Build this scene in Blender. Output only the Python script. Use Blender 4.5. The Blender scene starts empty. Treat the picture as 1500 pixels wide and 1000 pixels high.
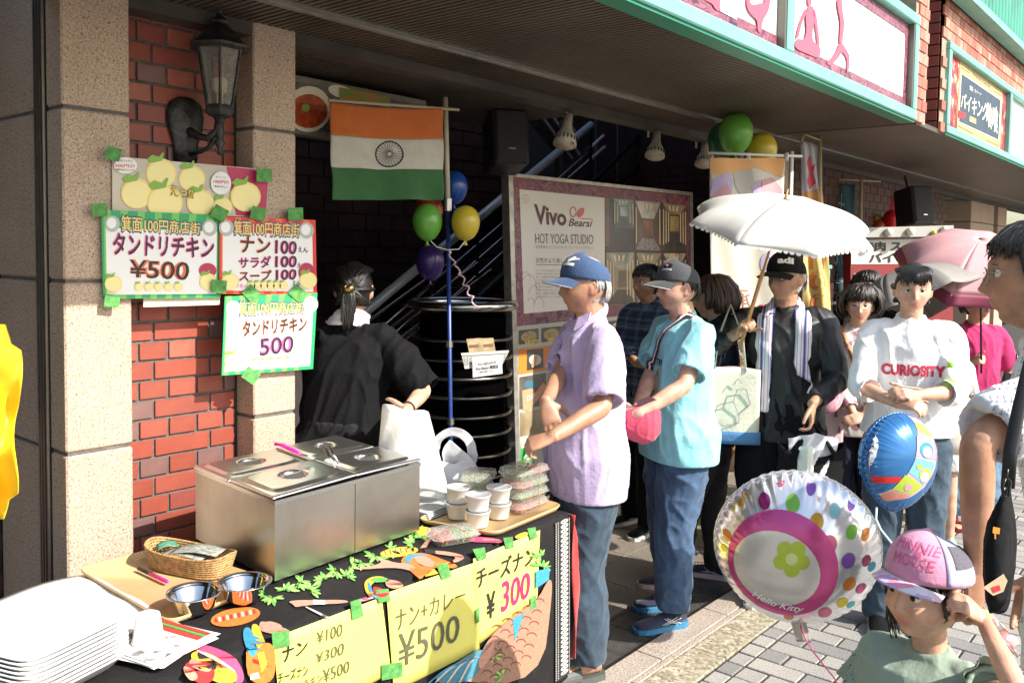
import bpy,bmesh,math,random
import numpy as np
from mathutils import Vector,Matrix
from mathutils.bvhtree import BVHTree
from mathutils.geometry import tessellate_polygon
SC=bpy.context.scene
COL=SC.collection
random.seed(7)
RNG=np.random.default_rng(7)
R=math.radians
# ------------------------------------------------------------------ camera
FOC,PCX,PCY,CAM_H=1283.0,750.0,440.0,1.68
def nrm(v):
 v=np.array(v,float);return v/np.linalg.norm(v)
_X=nrm((1825-PCX,PCY-386,FOC))
_Y=np.array((-786-PCX,PCY-348,FOC));_Y=nrm(_Y-_X*np.dot(_X,_Y))
_Z=nrm(-np.cross(_X,_Y))
if _Z[1]<0:_Z=-_Z
MW=np.array([_X,_Y,_Z])
CP=np.array((0,0,CAM_H),float)
cam=bpy.data.cameras.new('camera');cam_o=bpy.data.objects.new('camera',cam);COL.objects.link(cam_o)
rt,upv,bk=MW@np.array((1,0,0)),MW@np.array((0,1,0)),-(MW@np.array((0,0,1)))
mm=Matrix.Identity(4)
for i in range(3):
 mm[i][0],mm[i][1],mm[i][2],mm[i][3]=rt[i],upv[i],bk[i],CP[i]
cam_o.matrix_world=mm
cam.sensor_width=36;cam.lens=36*FOC/1500;cam.shift_y=-(500-PCY)/1500;cam.clip_end=2000;cam.clip_start=.05
SC.camera=cam_o
# ------------------------------------------------------------------ light
SUN=Vector((.18,-1,.80)).normalized()
w=bpy.data.worlds.new("World");SC.world=w;w.use_nodes=True
nt=w.node_tree;bg=nt.nodes['Background']
sky=nt.nodes.new('ShaderNodeTexSky');sky.sky_type='NISHITA';sky.sun_disc=False
sky.sun_elevation=math.asin(SUN.z);sky.sun_rotation=math.atan2(SUN.x,SUN.y);sky.air_density=1.2;sky.dust_density=2.0
nt.links.new(sky.outputs[0],bg.inputs[0]);bg.inputs[1].default_value=.14
sl=bpy.data.lights.new('sun','SUN');sl.energy=4.8;sl.angle=R(.5);sl.color=(1,.95,.86)
so=bpy.data.objects.new('sun',sl);COL.objects.link(so);so.rotation_euler=SUN.to_track_quat('Z','Y').to_euler()
SC.view_settings.view_transform='Standard';SC.view_settings.look='None';SC.view_settings.gamma=1
SC.view_settings.exposure=.9;SC.view_settings.use_curve_mapping=False
SC.cycles.max_bounces=7;SC.cycles.transparent_max_bounces=12
# ------------------------------------------------------------------ places in the world seen along a ray
def ray(px,py):return MW@nrm((px-PCX,PCY-py,FOC))
def at_z(px,py,z=0.):r=ray(px,py);return CP+r*((z-CAM_H)/r[2])
def at_y(px,py,y):r=ray(px,py);return CP+r*(y/r[1])
def at_x(px,py,x):r=ray(px,py);return CP+r*(x/r[0])
def at_d(px,py,d):return CP+MW@np.array(((px-PCX)/FOC*d,(PCY-py)/FOC*d,d))
class Pl:
 """a plane in the world: a point and a normal"""
 def __init__(s,p,n):s.p=np.array(p,float);s.n=nrm(n)
 def pt(s,px,py,off=0.):
  r=ray(px,py);t=np.dot(s.p+s.n*off-CP,s.n)/np.dot(r,s.n);return CP+r*t
# ------------------------------------------------------------------ materials
MATS={}
def mat(name,col=(.5,.5,.5),rough=.6,metal=0.,noise=0.,nscale=20.,bump=0.,bscale=60.,coat=0.,trans=0.,alpha=1.,sss=0.,emit=None,sheen=0.,col2=None,stretch=None,spec=None,detail=4.,aniso=0.):
 if name in MATS:return MATS[name]
 m=bpy.data.materials.new(name);m.use_nodes=True
 nt=m.node_tree;b=nt.nodes['Principled BSDF']
 b.inputs['Base Color'].default_value=(*col,1);b.inputs['Roughness'].default_value=rough
 b.inputs['Metallic'].default_value=metal;b.inputs['Coat Weight'].default_value=coat
 b.inputs['Transmission Weight'].default_value=trans;b.inputs['Alpha'].default_value=alpha
 if spec is not None:b.inputs['Specular IOR Level'].default_value=spec
 if sss:b.inputs['Subsurface Weight'].default_value=sss;b.inputs['Subsurface Radius'].default_value=(1,.35,.2);b.inputs['Subsurface Scale'].default_value=.008
 if sheen:b.inputs['Sheen Weight'].default_value=sheen
 if aniso:b.inputs['Anisotropic'].default_value=aniso
 if emit:b.inputs['Emission Color'].default_value=(*emit[:3],1);b.inputs['Emission Strength'].default_value=emit[3]
 tc=nt.nodes.new('ShaderNodeTexCoord');src=tc.outputs['Object']
 if stretch:
  mp=nt.nodes.new('ShaderNodeMapping');mp.inputs['Scale'].default_value=stretch;nt.links.new(src,mp.inputs[0]);src=mp.outputs[0]
 if noise or col2:
  n=nt.nodes.new('ShaderNodeTexNoise');n.inputs['Scale'].default_value=nscale;n.inputs['Detail'].default_value=detail
  nt.links.new(src,n.inputs['Vector'])
  mx=nt.nodes.new('ShaderNodeMix');mx.data_type='RGBA'
  c2=col2 if col2 else tuple(max(0,c*(1-noise)) for c in col)
  c1=col if col2 else tuple(min(1,c*(1+noise*.6)) for c in col)
  mx.inputs[6].default_value=(*c1,1);mx.inputs[7].default_value=(*c2,1)
  rp=nt.nodes.new('ShaderNodeMapRange');rp.inputs[1].default_value=.35;rp.inputs[2].default_value=.65
  nt.links.new(n.outputs[0],rp.inputs[0]);nt.links.new(rp.outputs[0],mx.inputs[0]);nt.links.new(mx.outputs[2],b.inputs['Base Color'])
 if bump:
  n2=nt.nodes.new('ShaderNodeTexNoise');n2.inputs['Scale'].default_value=bscale;n2.inputs['Detail'].default_value=5
  nt.links.new(src,n2.inputs['Vector'])
  bp=nt.nodes.new('ShaderNodeBump');bp.inputs['Strength'].default_value=bump;bp.inputs['Distance'].default_value=.01
  nt.links.new(n2.outputs[0],bp.inputs['Height']);nt.links.new(bp.outputs[0],b.inputs['Normal'])
 MATS[name]=m;return m
def ramp_mat(name,kind,scale,stops,rough=.7,bump=.2,distortion=0.,detail=6.,nvec=None,axis='X'):
 """a procedural pattern with hard or soft colour stops"""
 if name in MATS:return MATS[name]
 m=bpy.data.materials.new(name);m.use_nodes=True;nt=m.node_tree;b=nt.nodes['Principled BSDF'];b.inputs['Roughness'].default_value=rough
 tc=nt.nodes.new('ShaderNodeTexCoord');src=tc.outputs['Object']
 if nvec:
  mp=nt.nodes.new('ShaderNodeMapping');mp.inputs['Scale'].default_value=nvec;nt.links.new(src,mp.inputs[0]);src=mp.outputs[0]
 if kind=='noise':
  n=nt.nodes.new('ShaderNodeTexNoise');n.inputs['Scale'].default_value=scale;n.inputs['Detail'].default_value=detail;n.inputs['Distortion'].default_value=distortion;o=n.outputs[0]
 elif kind=='voronoi':
  n=nt.nodes.new('ShaderNodeTexVoronoi');n.inputs['Scale'].default_value=scale;o=n.outputs['Color']
 elif kind=='cells':
  n=nt.nodes.new('ShaderNodeTexVoronoi');n.inputs['Scale'].default_value=scale;o=n.outputs['Distance']
 else:
  n=nt.nodes.new('ShaderNodeTexWave');n.inputs['Scale'].default_value=scale;n.inputs['Distortion'].default_value=distortion;n.inputs['Detail'].default_value=2;n.wave_type='RINGS' if kind=='rings' else 'BANDS';n.bands_direction=axis;o=n.outputs[0]
 nt.links.new(src,n.inputs['Vector'])
 cr=nt.nodes.new('ShaderNodeValToRGB');e=cr.color_ramp.elements
 e[0].position=stops[0][0];e[0].color=(*stops[0][1],1);e[1].position=stops[1][0];e[1].color=(*stops[1][1],1)
 for p,c in stops[2:]:
  q=e.new(p);q.color=(*c,1)
 nt.links.new(o,cr.inputs[0]);nt.links.new(cr.outputs[0],b.inputs['Base Color'])
 if bump:
  bp=nt.nodes.new('ShaderNodeBump');bp.inputs['Strength'].default_value=bump;bp.inputs['Distance'].default_value=.002
  nt.links.new(o,bp.inputs['Height']);nt.links.new(bp.outputs[0],b.inputs['Normal'])
 MATS[name]=m;return m
def dirt(m,amount=.35,scale=1.5,c=(.06,.05,.04)):
 """stains and wear mixed over a material's colour"""
 nt=m.node_tree;b=nt.nodes['Principled BSDF'];s=b.inputs['Base Color']
 mx=nt.nodes.new('ShaderNodeMix');mx.data_type='RGBA'
 if s.is_linked:nt.links.new(s.links[0].from_socket,mx.inputs[6])
 else:mx.inputs[6].default_value=s.default_value
 mx.inputs[7].default_value=(*c,1)
 tc=nt.nodes.new('ShaderNodeTexCoord');n=nt.nodes.new('ShaderNodeTexNoise');n.inputs['Scale'].default_value=scale;n.inputs['Detail'].default_value=8;n.inputs['Roughness'].default_value=.65
 nt.links.new(tc.outputs['Object'],n.inputs['Vector'])
 rp=nt.nodes.new('ShaderNodeMapRange');rp.inputs[1].default_value=.45;rp.inputs[2].default_value=.8;rp.inputs[4].default_value=amount
 nt.links.new(n.outputs[0],rp.inputs[0]);nt.links.new(rp.outputs[0],mx.inputs[0]);nt.links.new(mx.outputs[2],s)
 return m
# ------------------------------------------------------------------ objects
def tag(o,label=None,cat=None,group=None,kind=None):
 if label:o['label']=label
 if cat:o['category']=cat
 if group:o['group']=group
 if kind:o['kind']=kind
 return o
def empty(name,loc=(0,0,0),rz=0.,label=None,cat=None,group=None,kind=None):
 o=bpy.data.objects.new(name,None);COL.objects.link(o);o.location=[float(c) for c in loc];o.rotation_euler=(0,0,rz)
 o.empty_display_size=.1
 return tag(o,label,cat,group,kind)
def link(name,me,parent=None):
 o=bpy.data.objects.new(name,me);COL.objects.link(o)
 if parent is not None:o.parent=parent
 return o
def copy_tree(o,parent=None):
 c=o.copy();COL.objects.link(c)
 if parent is not None:c.parent=parent
 for ch in[x for x in bpy.data.objects if x.parent==o]:copy_tree(ch,c)
 return c
def wmat(o):
 m=o.matrix_basis.copy();p=o.parent
 while p is not None:m=p.matrix_basis@m;p=p.parent
 return m
class MB:
 """collects vertices and faces, then links them as one mesh object"""
 def __init__(s):s.v=[];s.f=[];s.m=[];s.cur=0
 def add(s,vs,fs):
  b=len(s.v);s.v+=[tuple(map(float,p)) for p in vs];s.f+=[tuple(b+i for i in f) for f in fs];s.m+=[s.cur]*len(fs);return s
 def box(s,x0,x1,y0,y1,z0,z1,bev=0.):
  if bev:
   bm=bmesh.new();bmesh.ops.create_cube(bm,size=1)
   for v in bm.verts:v.co=Vector(((x0+x1)/2+v.co.x*(x1-x0),(y0+y1)/2+v.co.y*(y1-y0),(z0+z1)/2+v.co.z*(z1-z0)))
   bmesh.ops.bevel(bm,geom=bm.edges[:],offset=bev,segments=1,affect='EDGES',profile=.5)
   bm.verts.index_update();s.add([v.co for v in bm.verts],[[v.index for v in f.verts] for f in bm.faces]);bm.free();return s
  v=[(x,y,z) for z in(z0,z1) for y in(y0,y1) for x in(x0,x1)]
  return s.add(v,[(0,2,3,1),(4,5,7,6),(0,1,5,4),(2,6,7,3),(0,4,6,2),(1,3,7,5)])
 def tube(s,path,r,n=8,cap=True,flat=None):
  P=[np.array(p,float) for p in path];k=len(P);rr=[r]*k if np.isscalar(r) else list(r)
  fl=[flat]*k if(flat is None or np.isscalar(flat)) else list(flat)
  vs=[];pu=None
  for i in range(k):
   t=P[min(i+1,k-1)]-P[max(i-1,0)];L=np.linalg.norm(t);t=t/L if L>1e-9 else np.array((0,0,1.))
   if pu is None:
    a=np.array((0,0,1.)) if abs(t[2])<.9 else np.array((1.,0,0));u=nrm(np.cross(t,a))
   else:u=pu-t*np.dot(pu,t);u=nrm(u)
   pu=u;w_=np.cross(t,u)
   for j in range(n):
    a=2*math.pi*j/n;vs.append(P[i]+u*rr[i]*math.cos(a)+w_*rr[i]*(1 if fl[i] is None else fl[i])*math.sin(a))
  fs=[(i*n+j,i*n+(j+1)%n,(i+1)*n+(j+1)%n,(i+1)*n+j) for i in range(k-1) for j in range(n)]
  if cap:fs+=[tuple(range(n-1,-1,-1)),tuple((k-1)*n+j for j in range(n))]
  return s.add(vs,fs)
 def lathe(s,c,prof,n=24,sx=1.,sy=1.,cap=True):
  vs=[];k=len(prof)
  for r,z in prof:
   for j in range(n):a=2*math.pi*j/n;vs.append((c[0]+r*sx*math.cos(a),c[1]+r*sy*math.sin(a),c[2]+z))
  fs=[(i*n+j,i*n+(j+1)%n,(i+1)*n+(j+1)%n,(i+1)*n+j) for i in range(k-1) for j in range(n)]
  if cap:fs+=[tuple(range(n-1,-1,-1)),tuple((k-1)*n+j for j in range(n))]
  return s.add(vs,fs)
 def grid(s,fn,nu,nv,thick=0.,wrap=False):
  vs=[fn(i/nu,j/nv) for j in range(nv+1) for i in range(nu+1)]
  fs=[(j*(nu+1)+i,j*(nu+1)+i+1,(j+1)*(nu+1)+i+1,(j+1)*(nu+1)+i) for j in range(nv) for i in range(nu)]
  return s.add(vs,fs)
 def prism(s,pts,d):
  """polygon of 3-D points pushed along d"""
  n=len(pts);d=np.array(d,float);a=[np.array(p,float) for p in pts]
  s.add(a+[p+d for p in a],[tuple(range(n-1,-1,-1)),tuple(range(n,2*n))]+[(i,(i+1)%n,n+(i+1)%n,n+i) for i in range(n)]);return s
 def ball(s,c,r,n=12,sc=(1,1,1)):
  k=n//2;pr=[(max(1e-4,math.sin(math.pi*i/k)),-math.cos(math.pi*i/k)) for i in range(k+1)];vs=[]
  for q,z in pr:
   for j in range(n):a=2*math.pi*j/n;vs.append((c[0]+r*sc[0]*q*math.cos(a),c[1]+r*sc[1]*q*math.sin(a),c[2]+r*sc[2]*z))
  return s.add(vs,[(i*n+j,i*n+(j+1)%n,(i+1)*n+(j+1)%n,(i+1)*n+j) for i in range(k) for j in range(n)])
 def build(s,name,m=None,parent=None,smooth=False,local=None,solid=0.,ms=None,world=False):
  me=bpy.data.meshes.new(name);v=s.v
  if world and parent is not None and v:
   im=np.array(wmat(parent).inverted());v=[tuple(r) for r in np.c_[np.array(v),np.ones(len(v))]@im.T[:,:3]]
  if local is not None:
   v=[tuple(np.array(p)-np.array(local)) for p in v]
  me.from_pydata(v,[],s.f)
  for x in(ms or[m]):me.materials.append(x)
  if ms:me.polygons.foreach_set('material_index',s.m)
  if smooth:me.polygons.foreach_set('use_smooth',[True]*len(me.polygons))
  me.update();o=link(name,me,parent)
  if solid:
   md=o.modifiers.new('thickness','SOLIDIFY');md.thickness=solid;md.offset=0
  return o
def auto_smooth(o,ang=40):
 o.data.polygons.foreach_set('use_smooth',[True]*len(o.data.polygons))
 bm=bmesh.new();bm.from_mesh(o.data);a=R(ang)
 for e in bm.edges:
  if len(e.link_faces)==2 and e.calc_face_angle(0)>a:e.smooth=False
 bm.to_mesh(o.data);bm.free();return o
_txt={};_dim={}
def text_mesh(body,bold=0.,shear=0.):
 k=(body,bold,shear)
 if k in _txt:return _txt[k]
 c=bpy.data.curves.new('lettering','FONT');c.body=body;c.size=1;c.offset=bold;c.shear=shear;c.resolution_u=3;c.fill_mode='FRONT'
 o=bpy.data.objects.new('lettering',c);COL.objects.link(o)
 dg=bpy.context.evaluated_depsgraph_get();me=bpy.data.meshes.new_from_object(o.evaluated_get(dg))
 v=np.zeros(len(me.vertices)*3);me.vertices.foreach_get('co',v);v=v.reshape(-1,3)
 f=[tuple(p.vertices) for p in me.polygons]
 bpy.data.objects.remove(o);bpy.data.curves.remove(c);bpy.data.meshes.remove(me)
 lo,hi=v.min(0),v.max(0);uv=(v-lo)[:,:2]/np.maximum(hi-lo,1e-6)[:2]
 _txt[k]=(uv,f);_dim[k]=(hi-lo)[:2];return _txt[k]
def text_on(pl,body,quad,m,off,parent,bold=0.,name='lettering',shear=0.,wob=0.,mb=None,to=None):
 """quad: TL, TR, BR, BL seen positions on the plane"""
 cj=bold>.004 and any(ord(c_)>0x2e80 for c_ in body);key=(body,0. if cj else bold,shear)
 uv,f=text_mesh(*key);q=[np.array(p,float) for p in quad];b=mb or MB();dm=_dim[key];n_=8 if bold>.05 else 4
 shifts=[(0,0)]+([(bold*.8*math.cos(6.283*i/n_+.4)/dm[0],bold*.8*math.sin(6.283*i/n_+.4)/dm[1]) for i in range(n_)] if cj else[])
 for si,(du,dv) in enumerate(shifts):
  vs=[]
  for u,v in uv:
   u,v=u+du,v+dv
   if wob:v=v+wob*math.sin(u*23+1)*.5;u=u+wob*math.sin(v*17)*.5
   p=(q[3]*(1-u)+q[2]*u)*(1-v)+(q[0]*(1-u)+q[1]*u)*v
   vs.append(pl.pt(p[0],p[1],off+.00004*si))
  b.add(vs,f)
 if mb is None:return b.build(name,m,parent,world=True)
def poly_on(pl,pts,off,mb):
 tri=tessellate_polygon([[Vector((x,-y,0)) for x,y in pts]])
 mb.add([pl.pt(x,y,off) for x,y in pts],[t for t in tri]);return mb
def flat(pl,pts,m,off,parent,name='print'):
 mb=MB();poly_on(pl,pts,off,mb);return mb.build(name,m,parent,world=True)
def smooth_poly(p,n=2):
 for _ in range(n):p=[q for i in range(len(p)) for q in((p[i][0]*.75+p[(i+1)%len(p)][0]*.25,p[i][1]*.75+p[(i+1)%len(p)][1]*.25),(p[i][0]*.25+p[(i+1)%len(p)][0]*.75,p[i][1]*.25+p[(i+1)%len(p)][1]*.75))]
 return p
def ell(cx,cy,rx,ry,n=18,rot=0.):
 c,s_=math.cos(rot),math.sin(rot)
 return[(cx+rx*math.cos(2*math.pi*i/n)*c-ry*math.sin(2*math.pi*i/n)*s_,cy+rx*math.cos(2*math.pi*i/n)*s_+ry*math.sin(2*math.pi*i/n)*c) for i in range(n)]
def Z(s,ox,oy):
 """turns the coordinates of an enlarged detail into those of the whole view"""
 return lambda*p:[(ox+a/s,oy+b/s) for a,b in p]
# ================================================================== THE SETTING
M_gran=ramp_mat('granite_beige','noise',165,[(.30,(.13,.09,.065)),(.41,(.38,.28,.21)),(.55,(.50,.38,.28)),(.72,(.60,.49,.39))],rough=.75,bump=.25,distortion=.6,detail=2,nvec=(1,1,1.0))
dirt(M_gran,.35,2.2,(.20,.12,.07))
M_gran2=ramp_mat('granite_pink','noise',120,[(.32,(.10,.08,.07)),(.44,(.34,.28,.23)),(.6,(.46,.39,.33))],rough=.65,bump=.1,detail=3);dirt(M_gran2,.3,3,(.12,.10,.08))
M_agg=ramp_mat('exposed_aggregate','voronoi',70,[(.1,(.17,.14,.09)),(.5,(.32,.28,.2)),(.8,(.46,.41,.31))],rough=.9,bump=.5);dirt(M_agg,.4,5,(.14,.12,.08))
M_tile=ramp_mat('floor_tile','noise',110,[(.33,(.08,.065,.05)),(.5,(.20,.17,.14)),(.7,(.28,.24,.20))],rough=.6,bump=.1,detail=3);dirt(M_tile,.3,4,(.05,.04,.035))
M_joint=mat('dark_joint',(.055,.05,.045),.95,noise=.3)
M_pav=[ramp_mat('paver_%d'%i,'noise',160,[(.3,tuple(c*.5 for c in k)),(.5,k),(.72,tuple(min(.8,c*1.35) for c in k))],rough=.9,bump=.5,detail=3) for i,k in enumerate([(.30,.285,.26),(.25,.24,.225),(.34,.32,.29),(.21,.20,.195)])]
for m_ in M_pav:dirt(m_,.3,3,(.10,.09,.08))
M_asph=mat('street_surface',(.22,.21,.19),.95,noise=.3,nscale=6,bump=.3,bscale=90)
M_mortar=mat('grey_mortar',(.13,.12,.11),.95,noise=.25,nscale=40,bump=.4,bscale=150)
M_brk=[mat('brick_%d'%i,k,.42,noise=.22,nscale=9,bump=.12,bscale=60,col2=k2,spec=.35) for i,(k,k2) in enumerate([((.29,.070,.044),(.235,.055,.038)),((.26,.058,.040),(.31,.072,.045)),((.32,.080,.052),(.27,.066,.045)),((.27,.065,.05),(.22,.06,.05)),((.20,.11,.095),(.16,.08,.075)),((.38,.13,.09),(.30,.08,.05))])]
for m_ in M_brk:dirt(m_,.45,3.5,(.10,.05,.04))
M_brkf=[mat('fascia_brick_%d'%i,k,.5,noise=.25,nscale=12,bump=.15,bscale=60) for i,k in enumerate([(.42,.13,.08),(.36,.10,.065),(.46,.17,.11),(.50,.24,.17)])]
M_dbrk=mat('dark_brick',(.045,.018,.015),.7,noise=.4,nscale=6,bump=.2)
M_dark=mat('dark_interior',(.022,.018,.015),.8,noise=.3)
M_soff=mat('soffit_brown',(.085,.066,.047),.5,noise=.2,nscale=3);dirt(M_soff,.4,1.2,(.05,.04,.03))
M_soffd=mat('soffit_gap',(.012,.010,.008),.9)
M_lint=mat('lintel_brown',(.060,.048,.036),.6,noise=.3,nscale=5);dirt(M_lint,.25,9,(.16,.14,.11))
M_alu=mat('aluminium',(.52,.50,.45),.35,1.,noise=.1)
M_steel=mat('stainless_steel',(.60,.59,.57),.22,1.,noise=.08,nscale=8,bump=.03,bscale=12)
M_dsteel=mat('blackened_metal',(.035,.032,.03),.4,.6,noise=.3)
M_mint=mat('mint_green_frame',(.17,.46,.38),.45,noise=.12,nscale=4,bump=.03);dirt(M_mint,.2,6,(.12,.2,.17))
M_greend=mat('green_seal',(.02,.22,.13),.5)
M_bgreen=mat('balcony_green',(.045,.27,.19),.5,noise=.2,nscale=4)
M_white=mat('white_sheet',(.80,.80,.78),.45,noise=.04)
M_black=mat('black_plastic',(.018,.018,.02),.45,noise=.2)
# ---- ground
g=MB();g.box(-60,120,-80,1.50,-.20,-.022);tag(g.build('street',M_asph),kind='structure')
g=MB();g.box(1.0,60,1.49,9,-.20,-.012);tag(g.build('ground_bed',M_joint),kind='structure')
pv=empty('pavement',(0,0,0),kind='structure')
mb=MB();mb.box(1.2,26,-5,1.59,-.10,-.007);mb.build('bedding',M_joint,pv)
# pavers: the ones that show largest are pieces, the others are joined
def paver_mesh(m,wx,wy):
 b=MB();g_=.004;b.box(-wx/2+g_,wx/2-g_,-wy/2+g_,wy/2-g_,-.05,0,bev=.003);me_o=b.build('paver',m);me=me_o.data;bpy.data.objects.remove(me_o);return me
PM=[paver_mesh(m,.108,.213) for m in M_pav];PH=[paver_mesh(m,.108,.079) for m in M_pav];PQ=[paver_mesh(m,.108,.1055) for m in M_pav]
def in_view(p,mx=30):
 c=MW.T@(np.array(p)-CP)
 if c[2]<.3:return False
 x,y=PCX+FOC*c[0]/c[2],PCY-FOC*c[1]/c[2];return-mx<x<1500+mx and-mx<y<1000+mx
spots=[]
for i in range(0,210):
 x=1.4+i*.11;spots.append((x,1.545,1))
 odd=i%2
 if odd:spots.append((x,1.4515,2))
 for j in range(26):
  spots.append((x,1.503-.1075-.215*j-(.1075 if odd else 0),0))
 # filler half pieces next to the border row
rest=MB();n_=0;spots.sort(key=lambda s:s[0]**2+s[1]**2)
mass=[MB() for _ in M_pav]
for x,y,h in spots:
 k=RNG.choice(4,p=[.4,.25,.2,.15]);dz=RNG.uniform(-.0025,.0015)
 if in_view((x,y,0)) and n_<290 and x<7.5:
  o=link('paver',(PM,PH,PQ)[h][k],pv);o.location=(x,y,dz);o.rotation_euler=(RNG.normal(0,.006),RNG.normal(0,.006),0);n_+=1
 elif x>1.3 and abs(y)<6:
  wy=(.213,.079,.1055)[h];mass[k].box(x-.05,x+.05,y-wy/2+.004,y+wy/2-.004,-.05,dz)
for k,b in enumerate(mass):tag(b.build('paver_field',M_pav[k],pv),kind='stuff')
# granite border, aggregate slabs and floor tiles
bd=empty('stone_border',(0,0,0),kind='structure')
def slabs(name,x0,x1,L,y0,y1,m,z=0.,parent=bd,g_=.003,jit=.001,ph=0.):
 b=MB();b.box(-L/2+g_,L/2-g_,-(y1-y0)/2+g_,(y1-y0)/2-g_,-.03,0,bev=.002);o0=b.build(name,m,parent);x=x0+ph
 first=True
 while x<x1:
  o=o0 if first else link(name,o0.data,parent);first=False
  o.location=(x+L/2,(y0+y1)/2,z+random.uniform(-jit,jit));x+=L
slabs('aggregate_slab',1.3,16,.62,1.592,1.752,M_agg,ph=.18)
slabs('kerb_strip',1.3,16,1.2,1.754,1.786,M_gran2,ph=.4)
slabs('granite_slab',1.3,16,.60,1.788,1.918,M_gran2,ph=.05)
fl=empty('arcade_floor',(0,0,0),kind='structure')
tb=MB();tb.box(-.2+.002,.2-.002,-.2+.002,.2-.002,-.02,0,bev=.0015);t0=tb.build('floor_tile',M_tile,fl);first=True
for i in range(30):
 for j in range(9):
  o=t0 if first else link('floor_tile',t0.data,fl);first=False
  o.location=(1.13+.4*i,2.385+.4*j,random.uniform(-.0008,.0008))
# ---- drain grate
gr=empty('drain_grate',(1.3,1.92,0),label='long dark steel drain grate set in the floor beside the granite border',cat='grate')
b=MB();b.box(0,12,0,.008,-.03,.002);b.box(0,12,.242,.25,-.03,.002)
for i in range(13):b.box(i*1.0-.004,i*1.0+.004,.008,.242,-.03,.001)
b.build('grate_frame',M_dsteel,gr)
b=MB()
M_grb=mat('grate_bar',(.16,.155,.145),.45,.7,noise=.3)
for k in range(18):y=.014+.0129*k;b.box(0,12,y,y+.0045,-.02,0)
for i in range(0,240):x=.025+i*.05;b.box(x-.002,x+.002,.01,.24,-.018,-.003)
tag(b.build('grate_bars',M_grb,gr),kind='stuff')
b=MB();b.box(0,12,0,.25,-.06,-.04);b.build('grate_pit',M_soffd,gr)
# ---- granite columns
def column(x0,x1,y0,y1,joints,label,groove=False,top=2.56,groups=None):
 c=empty('granite_column',(x0,y0,0),label=label,cat='column',group=groups)
 zs=[0]+joints+[top]
 for a,b_ in zip(zs[:-1],zs[1:]):
  m_=MB()
  m_.box(0,x1-x0,0,y1-y0,a+.006,b_-.006,bev=.006);m_.build('stone_block',M_gran,c)
 m_=MB();m_.box(.008,x1-x0-.008,.008,y1-y0-.008,0,top-.001);m_.build('core',M_mortar,c)
 return c
zc1=at_y(97,667,2.88)[2];zc2=at_y(97,155,2.88)[2]
zm=at_y(97,412,2.88)[2]
c1=column(1.222,1.443,2.88,3.42,[zc1,zm,zc2],'pinkish granite column nearest the left edge, with a metal channel down its side')
b=MB()
ya,yb_=1.222/(at_y(72,400,1)[0]),1.222/(at_y(58,400,1)[0])
b.box(-.004,.004,ya-2.88,yb_-2.88,0,2.6);b.build('channel',M_soffd,c1)
b=MB()
for t in(.12,.42,.7,.92):y=ya+(yb_-ya)*t-2.88;b.box(-.012,-.002,y-.004,y+.004,0,2.6)
b.build('channel_trim',M_alu,c1)
c2=column(1.918,2.110,2.88,3.30,[at_y(372,612,2.88)[2],at_y(372,186,2.88)[2]],'pinkish granite column between the red brick panel and the dark shop opening')
for i,(a,b_) in enumerate([(6.66,6.98),(13.2,14.6),(14.9,15.5)]):
 lb=['pale granite pilaster under the soffit behind the green and yellow balloons','wide pale column beyond the man in glasses at the far right','narrow pale column at the far right beside the wide one'][i]
 column(a,b_,2.9,2.955 if i==0 else 3.4,[1.1,2.2],lb,top=2.5)
# ---- red brick panel between the columns
bw=empty('brick_wall',(1.443,3.0,0),label='glossy red brick wall panel between the two granite columns',cat='wall')
b=MB();b.box(0,.475,0,.30,.0,2.6);b.build('mortar',M_mortar,bw)
zr=at_y(225.6,586.5,3.0)[2] 
def brick_mesh(L,m):
 q=MB();q.box(0,L,-.008,.006,0,.060,bev=.0015);o=q.build('brick',m);me=o.data;bpy.data.objects.remove(o);return me
BC={}
def brick(L,k,parent,x,y,z,Ms=M_brk):
 key=(round(L,4),k,Ms[0].name)
 if key not in BC:BC[key]=brick_mesh(L,Ms[k])
 o=link('brick',BC[key],parent);o.location=(x,y,z)
zl=zr-.060
xl=at_y(225.6,590,3.0)[0]-1.443
lo=zl-.0702*int((zl-.42)/.0702)
row=0
while lo+row*.0702<2.5:
 z=lo+row*.0702;par=(int(round((z-zl)/.0702)))%2==0
 segs=[]
 if par:cuts=[0,xl-.010,xl,xl+.212,xl+.222,.475];segs=[(0,xl-.010),(xl,xl+.212),(xl+.222,min(xl+.222+.212,.462))]
 else:
  a=xl-.116+.06;segs=[(0,a-.010)]
  while a<.462:segs.append((a,min(a+.102,.462)));a+=.112
 for s0,s1 in segs:
  if s1-s0<.012:continue
  brick(s1-s0,RNG.choice(6,p=[.3,.22,.2,.1,.10,.08]),bw,s0,-.001+random.uniform(-.0012,.0012),z)
 row+=1
b=MB();b.box(.001,.474,-.02,.02,0,lo-.010,bev=.004);b.build('plinth',M_gran,bw)
b=MB();b.box(.462,.474,-.006,.01,lo-.006,2.55);b.build('joint_strip',M_dark,bw)
# far left recess
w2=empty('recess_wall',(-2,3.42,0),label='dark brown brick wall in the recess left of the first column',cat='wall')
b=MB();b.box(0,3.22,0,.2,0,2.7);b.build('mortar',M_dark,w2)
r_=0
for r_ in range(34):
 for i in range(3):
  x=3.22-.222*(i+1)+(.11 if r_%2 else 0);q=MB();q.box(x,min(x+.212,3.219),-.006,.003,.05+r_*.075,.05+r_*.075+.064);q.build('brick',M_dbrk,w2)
# ---- the building over the arcade
bld=empty('shop_building',(0,1.6,2.52),label='brick shop building with a brown ribbed soffit over the arcade',cat='building')
SZ=2.555
b=MB();b.box(-3,30,.22,1.29,.03,.9);b.build('upper_floor',M_soffd,bld)
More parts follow.
